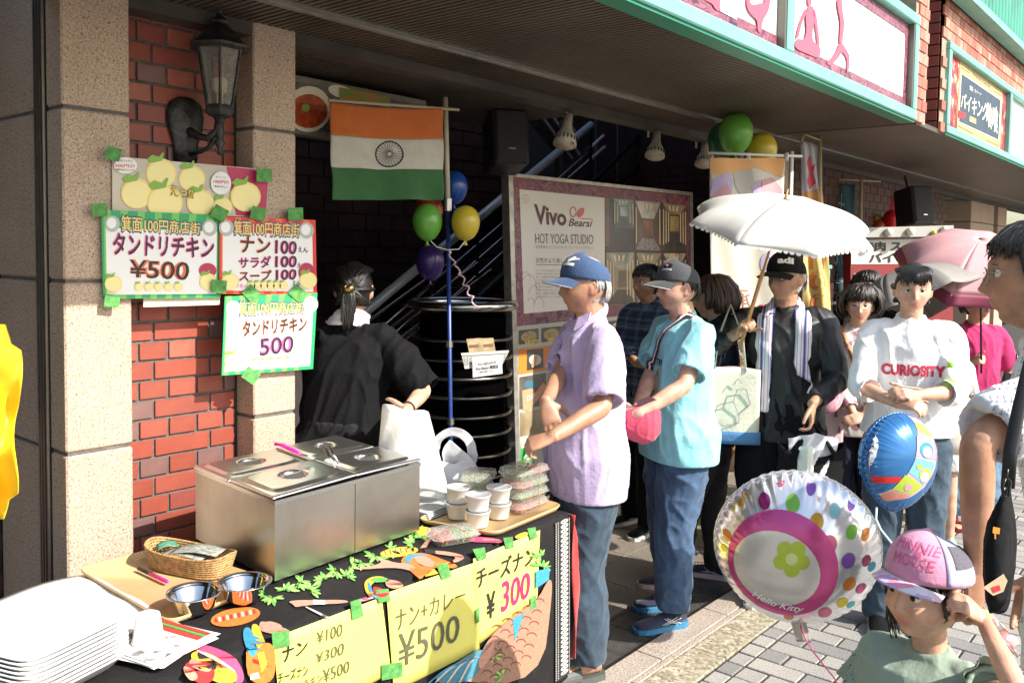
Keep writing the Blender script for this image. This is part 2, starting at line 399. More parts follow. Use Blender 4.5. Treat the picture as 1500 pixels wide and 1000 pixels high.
# ribs of the soffit run from the street to the wall
b=MB();pitch=.030
for i in range(int(8.9/pitch)):
 x=-3+i*pitch
 if x>5.83:break
 b.box(x,x+.018,.03,.925,.004,.028);b.box(x,x+.018,.985,1.285,.004,.028)
tag(b.build('soffit_ribs',M_soff,bld),kind='stuff')
b=MB();b.box(5.85,30,.02,1.285,.0,.028);b.build('far_soffit',M_soff,bld)
b=MB();b.box(-3,30,.930,.937,-.012,.022);b.box(-3,30,.974,.981,-.012,.022);b.box(-3,30,.937,.974,.0,.012);b.build('shutter_rail',M_alu,bld)
# lintel and inner ceiling
b=MB();b.box(.5,30,1.286,1.40,-.043,.5);b.build('lintel',M_lint,bld)
b=MB()
for i in range(70):
 x=2.1+i*.030;b.box(x,x+.018,1.402,2.2,-.036,-.020)
tag(b.build('ceiling_ribs',M_soff,bld),kind='stuff')
b=MB();b.box(2.0,4.25,1.402,2.2,-.018,.2);b.build('inner_ceiling',M_soffd,bld)
# interior shell: back wall, left wall, roof with a gap added to let sky light onto the stairs
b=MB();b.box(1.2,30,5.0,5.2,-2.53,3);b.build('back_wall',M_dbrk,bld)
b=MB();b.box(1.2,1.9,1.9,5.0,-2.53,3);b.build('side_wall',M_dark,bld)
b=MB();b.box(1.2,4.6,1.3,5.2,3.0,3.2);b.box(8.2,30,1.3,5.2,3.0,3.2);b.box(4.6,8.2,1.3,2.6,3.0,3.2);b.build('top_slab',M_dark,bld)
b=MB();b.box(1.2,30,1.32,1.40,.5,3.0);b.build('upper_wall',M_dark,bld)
# joints of the back wall bricks
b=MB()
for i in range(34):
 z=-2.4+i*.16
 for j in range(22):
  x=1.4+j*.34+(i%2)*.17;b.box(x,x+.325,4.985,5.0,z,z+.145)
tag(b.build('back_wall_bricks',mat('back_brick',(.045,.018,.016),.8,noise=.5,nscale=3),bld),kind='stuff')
# dark brick shopfront right of the stair well
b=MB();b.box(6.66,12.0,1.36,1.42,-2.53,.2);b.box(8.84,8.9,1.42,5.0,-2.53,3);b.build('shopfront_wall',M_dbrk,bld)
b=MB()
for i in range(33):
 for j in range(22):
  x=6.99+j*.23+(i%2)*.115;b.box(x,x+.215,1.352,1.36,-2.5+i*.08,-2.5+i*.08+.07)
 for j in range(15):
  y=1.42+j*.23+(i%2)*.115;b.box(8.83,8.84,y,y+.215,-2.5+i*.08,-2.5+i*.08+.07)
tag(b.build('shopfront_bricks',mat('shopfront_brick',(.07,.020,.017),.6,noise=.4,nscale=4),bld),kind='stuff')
# ---- brickwork above and beside the signs
def fascia_bricks(x0,x1,z0,z1,y,name,label,wx=.105,hz=.072,ret=None):
 t=empty(name,(x0,y,z0),label=label,cat='wall')
 q=MB();q.box(0,x1-x0,.01,.25,0,z1-z0);q.build('mortar',mat('pale_mortar',(.34,.24,.18),.9,noise=.2),t)
 ms=[]
 for k,m_ in enumerate(M_brkf):
  q=MB();q.box(.0015,wx-.004,-.003,.012,.003,hz-.004,bev=.002);o=q.build('brick',m_);ms.append(o.data);bpy.data.objects.remove(o)
 nz=int((z1-z0)/hz)+1;cnt=0;rest_=MB()
 for j in range(nz):
  z=j*hz
  if z+hz>z1-z0+.02:break
  i=0
  while True:
   x=i*wx-(.5*wx if j%2 else 0)
   if x+wx>x1-x0+.001:break
   i+=1
   if x<-.001:continue
   if cnt<290 and in_view((x0+x,y,z0+z),10):
    o=link('brick',ms[RNG.integers(4)],t);o.location=(x,random.uniform(-.002,.002),z);cnt+=1
   else:rest_.box(x+.0015,x+wx-.004,-.002,.01,z+.003,z+hz-.004)
 if rest_.v:tag(rest_.build('brick_field',M_brkf[0],t),kind='stuff')
 return t
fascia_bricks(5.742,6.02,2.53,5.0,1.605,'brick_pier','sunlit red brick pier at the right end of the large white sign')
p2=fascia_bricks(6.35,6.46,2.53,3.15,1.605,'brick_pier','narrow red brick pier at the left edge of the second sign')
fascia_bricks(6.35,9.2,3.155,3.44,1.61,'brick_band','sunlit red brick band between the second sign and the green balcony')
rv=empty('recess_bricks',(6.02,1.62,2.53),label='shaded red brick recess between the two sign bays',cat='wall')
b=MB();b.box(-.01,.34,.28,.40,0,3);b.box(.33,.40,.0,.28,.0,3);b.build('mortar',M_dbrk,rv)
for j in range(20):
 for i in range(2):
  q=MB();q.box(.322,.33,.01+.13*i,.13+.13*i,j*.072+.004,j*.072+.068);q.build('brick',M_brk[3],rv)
# green corrugated balcony
ba=empty('balcony',(6.35,1.5,3.44),label='dark green ribbed metal balcony panel above the second sign',cat='balcony')
b=MB()
for i in range(34):x=i*.11;b.box(x,x+.07,0,.05,.02,.85,bev=.008);b.box(x+.07,x+.11,.03,.05,.02,.85)
tag(b.build('ribs',M_bgreen,ba),kind='stuff')
b=MB();b.box(-.05,3.8,-.02,.09,-.03,.02);b.box(-.05,3.8,-.02,.09,.85,.93);b.build('rail',M_mint,ba)
b=MB();b.box(0,3.7,.1,1.5,-.03,.0);b.build('slab',M_lint,ba)
b=MB();b.box(0,8,.9,1.1,0,4);b.build('wall_behind',mat('far_cream_wall',(.45,.36,.28),.8,noise=.2),ba)
# ---- sign boxes on the fascia
PF=Pl((0,1.585,2.5),(0,-1,0))
s1=empty('fascia_sign',(1.0,1.685,2.525),label='long white illuminated-type sign with pink yoga silhouettes in a mint green frame',cat='sign')
def frame_box(x0,x1,z0,z1,t,y0,y1,m,parent,mull=(),ox=0,oz=0):
 q=MB();q.box(x0,x1,y0,y1,z0,z0+t,bev=.006);q.box(x0,x1,y0,y1,z1-t,z1,bev=.006)
 q.box(x0,x0+t,y0+.001,y1,z0+t,z1-t,bev=.006);q.box(x1-t,x1,y0+.001,y1,z0+t,z1-t,bev=.006)
 for mx_ in mull:q.box(mx_-t*.6,mx_+t*.6,y0+.001,y1,z0+t,z1-t,bev=.006)
 return q.build('frame',m,parent)
frame_box(0,4.735,0,.63,.062,-.10,.03,M_mint,s1,mull=(2.80,))
b=MB();b.box(.0,4.735,-.085,.0,-.012,-.001);b.build('seal',M_greend,s1)
PS=Pl((0,1.545,2.5),(0,-1,0))
b=MB();b.box(.06,4.68,-.052,-.02,.06,.57);b.build('panel',M_white,s1)
b=MB();b.box(.064,2.75,-.066,-.053,.062,.068);b.box(2.85,4.67,-.066,-.053,.062,.068);b.box(4.650,4.672,-.09,-.053,.062,.566);b.box(2.745,2.76,-.09,-.053,.062,.566);b.build('inner_trim',mat('bronze_trim',(.16,.15,.13),.4,.5),s1)
M_swirl=ramp_mat('purple_swirl_print','noise',6,[(.36,(.075,.018,.045)),(.40,(.38,.13,.16)),(.44,(.08,.02,.05)),(.48,(.30,.09,.12)),(.52,(.075,.018,.045)),(.56,(.40,.14,.17)),(.60,(.08,.02,.05)),(.66,(.34,.11,.14))],rough=.35,bump=0,distortion=3.5,detail=1.)
b=MB();b.box(.065,2.745,-.056,-.0525,.068,.125);b.box(2.85,4.65,-.056,-.0525,.068,.125);b.box(4.60,4.65,-.0565,-.0525,.125,.50);b.box(2.85,4.65,-.057,-.0525,.50,.566)
b.build('swirl_border',M_swirl,s1)
M_pink=mat('pink_print',(.66,.09,.14),.5)
M_pblue=mat('pale_blue_print',(.52,.66,.68),.5)
zz=Z(3.3333,900,0);PS2=Pl((0,1.632,2.5),(0,-1,0));b=MB();oo=.008
for pts in([(945,28),(975,32),(978,100),(966,170),(972,205),(1008,235),(1008,270),(990,285),(940,262),(885,240),(880,205),(893,188),(928,198),(940,150),(933,90)],[(938,35),(948,45),(915,115),(900,188),(886,188),(905,110)],[(972,40),(985,60),(996,140),(1006,232),(994,232),(984,140),(974,90)],[(943,-20),(965,-20),(963,30),(945,30)],
   [(1088,-10),(1112,-10),(1115,60),(1125,110),(1118,180),(1112,218),(1098,214),(1102,150),(1104,100),(1090,40)],[(1098,212),(1116,215),(1132,240),(1148,268),(1150,300),(1143,358),(1134,356),(1138,295),(1130,275),(1112,250),(1098,280),(1065,316),(1040,318),(1040,302),(1070,275),(1088,245)],
   [(645,-20),(648,45),(678,82),(700,102),(699,156),(718,162),(724,100),(747,70),(760,30),(764,-20),(740,-20),(730,22),(712,14),(690,26),(664,22),(662,-20)],[(428,-20),(520,-20),(515,55),(495,50),(480,20),(450,5)]):
 poly_on(PS2,smooth_poly(zz(*pts)),oo,b)
b.build('yoga_silhouettes',M_pink,s1,world=True)
flat(PS2,zz((520,-20),(598,-20),(598,98),(515,55)),M_pblue,.006,s1,'pale_panel')
s2=empty('fascia_sign',(6.46,1.685,2.535),label='navy and gold restaurant sign in a mint green frame beneath the green balcony',cat='sign')
frame_box(0,6,0,.61,.052,-.10,.03,M_mint,s2,mull=(2.03,))
b=MB();b.box(.05,5.9,-.05,-.01,.05,.56);b.build('panel',M_white,s2)
b=MB();b.box(.0,6,-.085,.0,-.012,-.001);b.build('seal',M_greend,s2)
M_gold=mat('gold_print',(.50,.34,.14),.5,noise=.1);M_navy=mat('navy_print',(.035,.055,.085),.5,noise=.2)
M_cream=mat('cream_print',(.80,.76,.62),.5)
M_redfood=ramp_mat('red_food_print','noise',14,[(.35,(.06,.03,.04)),(.48,(.50,.03,.05)),(.58,(.55,.10,.06)),(.68,(.75,.55,.4))],bump=0)
zz=Z(5.556,1380,60)
flat(PS2,zz((68,100),(560,440),(535,935),(40,715)),M_redfood,.004,s2,'food_print')
flat(PS2,zz((148,152),(494,410),(472,880),(118,735)),M_gold,.006,s2,'gold_panel')
flat(PS2,zz((155,258),(482,478),(466,815),(132,660)),M_cream,.008,s2,'white_border')
flat(PS2,zz((162,270),(476,484),(460,804),(140,655)),M_navy,.010,s2,'navy_panel')
text_on(PS2,'バイキング',zz((158,420),(380,505),(362,660),(152,545)),M_cream,.012,s2,bold=.02)
text_on(PS2,'喰喰',zz((365,495),(458,545),(450,760),(362,690)),M_cream,.012,s2,bold=.02)
text_on(PS2,'焼肉・スイーツ',zz((225,358),(318,425),(316,448),(225,400)),M_cream,.012,s2,bold=.015)
text_on(PS2,'B1F',zz((140,562),(192,590),(188,640),(138,625)),mat('red_print',(.62,.03,.04),.5),.012,s2,bold=.05)
flat(PS2,zz((225,610),(278,635),(276,678),(222,655)),M_gold,.012,s2,'gold_box')
b=MB()
for a in([(150,210),(228,262),(228,266),(150,214)],[(425,405),(490,448),(490,452),(425,409)],[(130,690),(262,758),(262,763),(130,695)],[(358,805),(466,855),(466,860),(358,810)]):poly_on(PS2,zz(*a),.0075,b)
b.build('thin_lines',M_navy,s2,world=True)
text_on(PS2,'Restaurant Feast Bar',zz((250,255),(395,365),(395,388),(250,278)),M_navy,.0075,s2)
# ================================================================== SHOP FRONT AND ARCADE
M_paper=mat('paper_white',(.82,.82,.80),.7);M_ink=mat('black_ink',(.02,.018,.02),.5)
M_tape=mat('green_tape',(.09,.30,.07),.7,noise=.3,nscale=45,bump=.5,bscale=90)
M_pkink=mat('pink_marker',(.85,.10,.38),.5);M_orink=mat('orange_marker',(.75,.16,.05),.5)
M_yel=mat('yellow_print',(.90,.66,.08),.5);M_lemon=mat('lemon_print',(.82,.66,.20),.5);M_leafp=mat('leaf_print',(.22,.42,.06),.5)
M_pgreen=mat('poster_green',(.02,.34,.12),.5);M_pgreen2=mat('poster_green_light',(.16,.52,.10),.5);M_pred=mat('poster_red',(.70,.045,.03),.5)
M_silver=mat('coin_print',(.42,.44,.42),.4);M_bluepr=mat('blue_print',(.03,.07,.25),.5);M_magp=mat('magenta_print',(.45,.03,.10),.5)
# ---- wall lantern
def lantern(base,label):
 L=empty('wall_lantern',base,label=label,cat='wall lamp');M_iron=mat('lamp_iron',(.045,.045,.045),.45,.5,noise=.5,nscale=30,bump=.3,bscale=80)
 b=MB();b.lathe((0,-.02,0),[(.0,-.16),(.05,-.155),(.055,-.06),(.075,0),(.082,.05),(.07,.10),(.035,.125),(0,.13)],16,1,.35);b.build('back_plate',M_iron,L,True);L.scale=(.9,.9,.9)
 b=MB();b.tube([(0,-.02,.0),(.02,-.08,-.03),(.04,-.125,-.04),(.055,-.16,-.01),(.065,-.165,.04)],[.02,.016,.015,.015,.018],10)
 b.tube([(.01,-.04,-.1),(.03,-.09,-.09),(.05,-.12,-.07),(.06,-.155,-.03)],.009,8);b.lathe((.065,-.165,-.11),[(0,0),(.012,.012),(.008,.03),(.022,.05),(.012,.07),(.02,.09),(.014,.13),(.03,.16)],12);b.build('arm',M_iron,L,True)
 c=(.065,-.165,.05)
 b=MB();b.lathe(c,[(.02,-.01),(.05,.0),(.062,.02),(.058,.035),(.05,.04)],6);b.build('lamp_base',M_iron,L)
 b=MB();b.lathe(c,[(.052,.04),(.088,.26)],6,cap=False);b.build('glass_pane',mat('lamp_glass',(.75,.72,.62),.12,trans=.9,bump=.1),L)
 b=MB()
 for j in range(6):
  a=2*math.pi*j/6;b.tube([(c[0]+.053*math.cos(a),c[1]+.053*math.sin(a),c[2]+.03),(c[0]+.091*math.cos(a),c[1]+.091*math.sin(a),c[2]+.265)],.006,5)
 b.build('frame',M_iron,L)
 b=MB();b.lathe(c,[(.09,.255),(.125,.262),(.128,.272),(.10,.285),(.075,.315),(.045,.345),(.035,.36),(.038,.37),(.02,.385),(.008,.40),(.016,.415),(.006,.43),(.004,.46)],6);b.build('roof',M_iron,L)
 b=MB();b.lathe(c,[(.012,.09),(.02,.10),(.02,.14),(.012,.15)],12);b.lathe(c,[(.003,.03),(.003,.1)],6);b.build('bulb_holder',mat('bulb_cream',(.75,.68,.5),.4),L)
p_=at_y(268,190,3.0)
lantern((p_[0],3.0,p_[2]),'black hexagonal wall lantern on a curled arm over the brick panel')
# ---- posters taped to the columns
PP=Pl((0,2.872,0),(0,-1,0));zp=Z(2.7778,130,200);UP=.004
def poster(name,quad,label,off,m=M_paper):
 q=[PP.pt(x,y,off) for x,y in quad];c=q[3]
 P=empty(name,c,label=label,cat='poster')
 def fn(u,v):
  p=(q[3]*(1-u)+q[2]*u)*(1-v)+(q[0]*(1-u)+q[1]*u)*v
  return p+np.array((0,-.0006-.003*abs(math.sin(u*5+v*3))*0,0))
 b=MB();b.grid(fn,2,2);b.build('sheet',m,P,world=True,solid=.0008);return P
def inset(q,a,b_=None,c=None,d=None):
 b_=a if b_ is None else b_;c=b_ if c is None else c;d=a if d is None else d
 q=[np.array(p,float) for p in q]
 f=lambda u,v:tuple((q[0]*(1-u)+q[1]*u)*(1-v)+(q[3]*(1-u)+q[2]*u)*v)
 return[f(a,b_),f(1-d,b_),f(1-d,1-c),f(a,1-c)]
def fruit(P,cx,cy,r,off,mbs):
 """plain yellow fruit with a leaf"""
 poly_on(PP,ell(cx,cy,r*1.03,r),off,mbs[0]);poly_on(PP,ell(cx,cy+.06*r,r*.93,r*.9),off+.0004,mbs[1])
 poly_on(PP,[(cx-.1*r,cy-.8*r),(cx-.7*r,cy-.7*r),(cx-.95*r,cy-.95*r),(cx-.6*r,cy-1.25*r),(cx-.15*r,cy-1.1*r),(cx+.1*r,cy-1.4*r),(cx+.2*r,cy-1.35*r),(cx+.05*r,cy-.85*r)],off+.0008,mbs[2])
M_lem2=mat('lemon_print_light',(.88,.76,.34),.5)
def price_poster(quad,rim,rim2,label,off,title,coins):
 P=poster('price_poster',quad,label,off,rim)
 o=off+.0014
 mb=MB();q=[np.array(p) for p in quad]
 for k in range(7):
  u0,u1=k/7+.02,k/7+.08
  poly_on(PP,[tuple(q[0]*(1-u0)+q[1]*u0),tuple(q[0]*(1-u1)+q[1]*u1),tuple(q[3]*(1-u1*.9)+q[2]*u1*.9),tuple(q[3]*(1-u0*.9)+q[2]*u0*.9)],o,mb)
 mb.build('rim_rays',rim2,P,world=True)
 flat(PP,inset(quad,.035,.20,.045),M_paper,o+.0004,P,'white_field')
 text_on(PP,'箕面100円商店街',title,M_bluepr,o+.0010,P,bold=.085,name='title_outline')
 text_on(PP,'箕面100円商店街',inset(title,.008,.04),M_yel,o+.0014,P,bold=.012,name='title')
 mb=MB()
 for c in coins:poly_on(PP,ell(c[0],c[1],11,12),o+.0018,mb)
 mb.build('coin',M_silver,P,world=True);mb=MB()
 for c in coins:mb_=poly_on(PP,ell(c[0]-1,c[1]-1,7,8),o+.0022,mb)
 mb.build('coin_face',M_paper,P,world=True)
 return P
def marker(P,body,quad,glow,o,bold=.03):
 text_on(PP,body,quad,glow,o,P,bold=bold+.028,name='marker_halo',shear=.06,wob=.004)
 text_on(PP,body,[(a+.6,b+.3) for a,b in quad],M_ink,o+.0005,P,bold=bold-.014,name='marker_lettering',shear=.06,wob=.004)
# fruit poster behind
qa=zp((95,80),(735,135),(722,330),(95,305))
PA=poster('fruit_poster',qa,'wide poster crowded with yellow fruit and speech bubbles, above the price posters',.000,ramp_mat('poster_backdrop','voronoi',9,[(.2,(.62,.55,.42)),(.5,(.50,.46,.38)),(.8,(.70,.66,.55))],bump=0))
flat(PP,zp((560,122),(733,140),(720,328),(600,320)),M_magp,.0022,PA,'red_corner')
mb3=[MB(),MB(),MB()]
for i,(x,y,r) in enumerate([(295,150,66),(420,172,58),(195,232,68),(455,270,60),(310,268,78),(545,285,42),(638,245,66)]):
 fruit(PA,130+x/2.7778,200+y/2.7778,r/2.7778*.92,.003+.0006*i,mb3) if True else 0
# keep fruit on the sheet: lower edges are covered by the posters in front
mb3[0].build('fruit_rim',M_lemon,PA,world=True);mb3[1].build('fruit_print',M_lem2,PA,world=True);mb3[2].build('leaf_print',M_leafp,PA,world=True)
mb=MB();poly_on(PP,ell(*zp((150,118))[0],17,12),.0085,mb);poly_on(PP,ell(*zp((538,190))[0],15,17),.0085,mb);mb.build('speech_bubble',M_paper,PA,world=True)
text_on(PP,'500円の',zp((108,112),(188,114),(186,128),(108,126)),M_pred,.009,PA,bold=.03);text_on(PP,'商品を出すでござる',zp((112,130),(186,134),(186,142),(112,138)),M_ink,.009,PA,bold=.02);text_on(PP,'ではリッチに',zp((118,92),(178,96),(178,106),(118,102)),M_ink,.009,PA,bold=.02)
text_on(PP,'1000円の',zp((508,176),(570,180),(570,194),(508,190)),M_pred,.009,PA,bold=.03);text_on(PP,'商品がほしい',zp((512,198),(566,202),(566,210),(512,206)),M_ink,.009,PA,bold=.02);text_on(PP,'すごーい',zp((515,160),(558,163),(558,171),(515,168)),M_ink,.009,PA,bold=.02)
text_on(PP,'えっ?!',zp((335,198),(425,212),(425,252),(335,238)),M_ink,.0092,PA,bold=.06);text_on(PP,'えっ?!',zp((337,200),(423,213),(423,250),(337,237)),M_yel,.0098,PA,bold=.02)
q1=zp((50,298),(540,320),(535,655),(58,660))
P1=price_poster(q1,M_pgreen,M_pgreen2,'green-rimmed price poster for tandoori chicken, taped leftmost on the first column',.012,zp((130,318),(458,350),(455,402),(132,388)),zp((96,355),(492,372)))
marker(P1,'タンドリチキン',zp((98,393),(510,415),(505,492),(100,478)),M_pkink,.0155,.04)
marker(P1,'¥500',zp((166,500),(408,508),(406,585),(168,572)),M_orink,.0155,.02)
q2=zp((532,325),(922,340),(928,645),(530,640))
P2=price_poster(q2,M_pred,mat('poster_orange',(.80,.14,.04),.5),'red-rimmed price poster listing naan, salad and soup at 100 each',.018,zp((588,338),(860,352),(858,412),(590,402)),zp((560,372),(886,382)))
for t,q,g_ in(('ナン',((618,405),(738,415),(736,475),(618,470)),M_orink),('100',((755,420),(846,426),(844,480),(757,476)),M_pkink),('サラダ',((610,492),(740,486),(740,532),(612,535)),M_pkink),('100',((755,486),(846,484),(844,532),(757,532)),M_pkink),
                 ('スープ',((612,548),(742,543),(742,584),(612,586)),M_orink),('100',((757,542),(845,538),(842,582),(760,584)),M_pkink)):marker(P2,t,zp(*q),g_,.0215,.03)
for q in(((852,448),(892,450),(892,472),(852,470)),((848,514),(888,516),(888,536),(848,534)),((830,586),(860,584),(860,604),(830,606))):text_on(PP,'えん',zp(*q),M_ink,.0215,P2,bold=.02)
text_on(PP,'チキー',zp((600,595),(642,600),(642,618),(600,616)),M_pkink,.0215,P2,bold=.02)
q3=zp((553,650),(930,636),(912,945),(540,972))
P3=price_poster(q3,M_pgreen,M_pgreen2,'lowest green-rimmed price poster, partly hidden behind the stall woman',.024,zp((610,668),(878,672),(876,722),(612,732)),zp((588,700),(903,682)))
marker(P3,'タンドリチキン',zp((625,752),(888,732),(884,788),(628,812)),M_orink,.0275,.04)
marker(P3,'500',zp((690,822),(832,808),(832,876),(695,892)),M_pkink,.0275,.02)
for P,rows,o in((P1,[(205+i*40,612) for i in range(5)],.0165),(P2,[(662+i*26,606) for i in range(6)],.0222),(P3,[(680+i*34,922-i*2) for i in range(5)],.0285)):
 mb3=[MB(),MB(),MB()]
 for x,y in rows:fruit(P,130+x/2.7778,200+y/2.7778,6.3,o,mb3)
 ex={P1:[(100,600),(486,590)],P2:[(575,590),(893,585)],P3:[(588,912)]}[P]
 for x,y in ex:fruit(P,130+x/2.7778,200+y/2.7778,12.5,o,mb3)
 mb3[0].build('fruit_rim',M_lemon,P,world=True);mb3[1].build('fruit_print',M_lem2,P,world=True);mb3[2].build('leaf_print',M_leafp,P,world=True)
mb=MB();poly_on(PP,ell(130+484/2.7778,200+545/2.7778,13,11),.0158,mb);mb.build('red_ball_print',M_magp,P1,world=True)
mb=MB();poly_on(PP,ell(130+886/2.7778,200+552/2.7778,12,14),.0218,mb);mb.build('red_ball_print',M_magp,P2,world=True)
qn=zp((222,650),(533,655),(533,684),(222,694));Pn=poster('notice',qn,'faded cream paper strip sticking out below the leftmost price poster',-.004,mat('old_paper',(.62,.56,.42),.8,noise=.1))
# pieces of green tape on the posters
TPS=[(100,70,.25,P1),(45,298,-.05,P1),(95,668,.1,P1),(533,312,.5,P2),(690,314,.25,P2),(842,316,-.03,P2),(714,158,.0,P1),(530,610,.1,P2),(663,640,.8,P3),(852,638,.7,P3),(660,972,.6,P3)]
for i,(x,y,a,_) in enumerate(TPS):
 cx,cy=130+x/2.7778,200+y/2.7778;w_,h_=11.0,9.5;c,s_=math.cos(a),math.sin(a)
 pts=[(cx+u*w_*c-v*h_*s_,cy+u*w_*s_+v*h_*c) for u,v in((-1,-1),(1,-1),(1,1),(-1,1))]
 mb=MB();mb.prism([PP.pt(px,py,.0305) for px,py in pts],(0,.0015,0));o=mb.build('tape_piece',M_tape,None)
 lbl=['green tape square on the top left corner of the fruit poster','green tape square on the top left corner of the leftmost price poster','green tape square under the bottom left corner of the leftmost price poster','tilted green tape square where the leftmost and red-rimmed posters meet at the top','green tape square on the top edge of the red-rimmed poster','upright green tape square near the top right corner of the red-rimmed poster','green tape square on the right end of the fruit poster','green tape square low between the leftmost and red-rimmed posters','diamond-set green tape at the upper left of the lowest poster','diamond-set green tape at the upper right of the lowest poster','diamond-set green tape on the bottom edge of the lowest poster'][i]
 tag(o,lbl,'tape','green tape holding the posters')
# ---- food picture sign over the opening
PFd=Pl((0,3.3,0),(0,-1,0))
fs=empty('food_sign',(2.3,3.3,2.2),label='long food picture sign with a bowl of red curry above the shop opening',cat='sign')
b=MB();b.box(-.2,.93,0,.08,.0,.26);b.build('case',mat('sign_case',(.20,.18,.14),.6,noise=.2),fs)
flat(PFd,[(430,119),(620,154),(620,215),(430,187)],ramp_mat('food_print','noise',10,[(.3,(.06,.07,.08)),(.45,(.16,.14,.11)),(.55,(.07,.09,.11)),(.7,(.2,.15,.1))],bump=0,rough=.3),.003,fs,'picture')
for pts,m_,o in((ell(452,160,33,34,rot=.2),M_cream,.005),(ell(452,163,28,25),mat('curry_print',(.48,.07,.02),.3,noise=.4,nscale=30),.007),(ell(448,158,6,6),M_leafp,.009),(ell(500,135,20,9,rot=.3),M_cream,.005),([(498,128),(570,142),(572,158),(498,148)],mat('salad_print',(.55,.20,.05),.4,col2=(.15,.3,.05),nscale=25),.0095)):flat(PFd,pts,m_,o,fs,'food_print')
# ---- flag on its pole, tied to the steel rings
pb=at_d(660,640,4.28);pt_=at_d(652,152,4.28)
pole=empty('flagpole',(pb[0],pb[1],0),label='thin flagpole, blue below and cream above, standing by the steel rings',cat='flagpole')
b=MB();pm_=at_d(656,300,4.28);b.tube([(pb[0]-.001,pb[1],0.0),pb,pm_],.011,10);b.build('lower_pole',mat('blue_pole',(.02,.05,.22),.35,noise=.2),pole,True,world=True)
b=MB();b.tube([pm_,pt_+np.array((0,0,.03))],.013,10);b.build('upper_pole',mat('cream_pole',(.50,.45,.34),.5),pole,True,world=True)
b=MB();b.lathe(pm_,[(.02,-.03),(.02,.03)],10);b.lathe(at_d(660,617,4.28),[(.018,-.015),(.018,.015)],8);b.lathe(at_d(658,504,4.28),[(.018,-.015),(.018,.015)],8);b.build('clamp',M_alu,pole,world=True)
b=MB();ca=at_d(481,147,3.88);cb=at_d(672,161,4.30);b.tube([ca,cb],.007,8);b.build('crossbar',mat('wood_bar',(.45,.36,.24),.6),pole,world=True)
fg=empty('flag',(pt_[0],pt_[1],pt_[2]),label='orange, white and green striped flag with a spoked wheel, hanging from the flagpole',cat='flag')
TL,TR_,BR_,BL_=at_d(483,150,3.88),at_d(649,159,4.24),at_d(651,293,4.24),at_d(485,293,3.88)
fn_n=nrm(np.cross(TR_-TL,TL-BL_))
def flagp(u,v,off=0.):
 p=(TL*(1-u)+TR_*u)*(1-v)+(BL_*(1-u)+BR_*u)*v
 wv=(.012*math.sin(u*9+v*2.2)+.008*math.sin(u*17-v*4)+.006*math.sin((u-v)*14))*(.3+.9*v)
 return p+fn_n*(wv+off)+np.array((0,0,-.012*math.sin(math.pi*u)*(1-v)))
for i,(nm,c) in enumerate((('orange_stripe',(.55,.13,.02)),('white_stripe',(.56,.53,.46)),('green_stripe',(.03,.13,.035)))):
 b=MB();b.grid(lambda u,v:flagp(u,(i+v*.998)/3),48,14);b.build(nm,mat('flag_'+nm,c,.8,noise=.06,sheen=.3,bump=.15,bscale=300),fg,True,world=True,solid=.001)
b=MB();sgn=1 if np.dot(fn_n,CP-TL)>0 else-1
ww=lambda a,r:flagp(.50+r*math.cos(a)/1.28/.5*.5,.5+r*math.sin(a),.003*sgn)
for i in range(32):
 a0,a1=2*math.pi*i/32,2*math.pi*(i+1)/32;b.add([ww(a0,.128),ww(a1,.128),ww(a1,.143),ww(a0,.143)],[(0,1,2,3)])
for i in range(24):
 a=2*math.pi*i/24;b.add([ww(a-.10,.02),ww(a+.10,.02),ww(a+.018,.13),ww(a-.018,.13)],[(0,1,2,3)])
b.build('wheel_emblem',mat('flag_navy',(.012,.016,.05),.7),fg,world=True)
# ---- balloons
def balloon(c,r,m,label,group,knot=(0,0,-1),el=1.14):
 B=empty('balloon',c,label=label,cat='balloon',group=group)
 b=MB();pr=[]
 for i in range(19):
  t=math.pi*i/18;rr=r*math.sin(t)*(1-.10*(1+math.cos(t))*.5);pr.append((max(rr,.001),-r*el*math.cos(t) if t>math.pi/2 else-r*el*1.08*math.cos(t)))
 b.lathe((0,0,0),pr,28);o=b.build('skin',m,B,True)
 b=MB();b.lathe((0,0,-r*el*1.08),[(.012,.012),(.006,0),(.006,-.008),(.014,-.02)],10);b.build('knot',m,B,True)
 return B
def lat(n,c,rough=.3):return mat('latex_'+n,c,rough,coat=.15,noise=.04,trans=.08)
Lg=lat('green',(.13,.40,.05));Ly=lat('yellow',(.60,.46,.04));Lb=lat('blue',(.01,.06,.30));Lp=lat('purple',(.035,.015,.12));Lo=lat('orange',(.45,.07,.015));Lr=lat('red',(.6,.01,.02));Ldg=lat('dark_green',(.02,.14,.06))
G1='balloons tied to the flagpole'
for px,py,r,m_,d,lb in((626,325,23,Lg,4.22,'light green balloon tied left of the flagpole'),(682,326,22,Ly,4.24,'yellow balloon tied right of the flagpole'),(665,274,21,Lb,4.42,'dark blue balloon highest behind the flagpole'),(630,384,22,Lp,4.4,'dark purple balloon lowest beside the flagpole'),(628,308,22,Lo,4.5,'orange balloon half hidden behind the light green one')):
 balloon(at_d(px,py,d),r/FOC*d,m_,lb,G1)
G2='balloons on top of the tall white banner'
for px,py,r,m_,d,lb in((1078,195,26,Lg,5.2,'large light green balloon over the white banner'),(1116,220,23,Ly,5.3,'large yellow balloon over the white banner'),(1068,222,24,lat('navy',(.01,.03,.10)),5.5,'navy balloon peeping out under the large green one'),(1060,206,24,Ldg,5.45,'dark green balloon behind the large light green one')):
 balloon(at_d(px,py,d),r/FOC*d,m_,lb,G2)
G3='balloons above the bulb-lit restaurant sign'
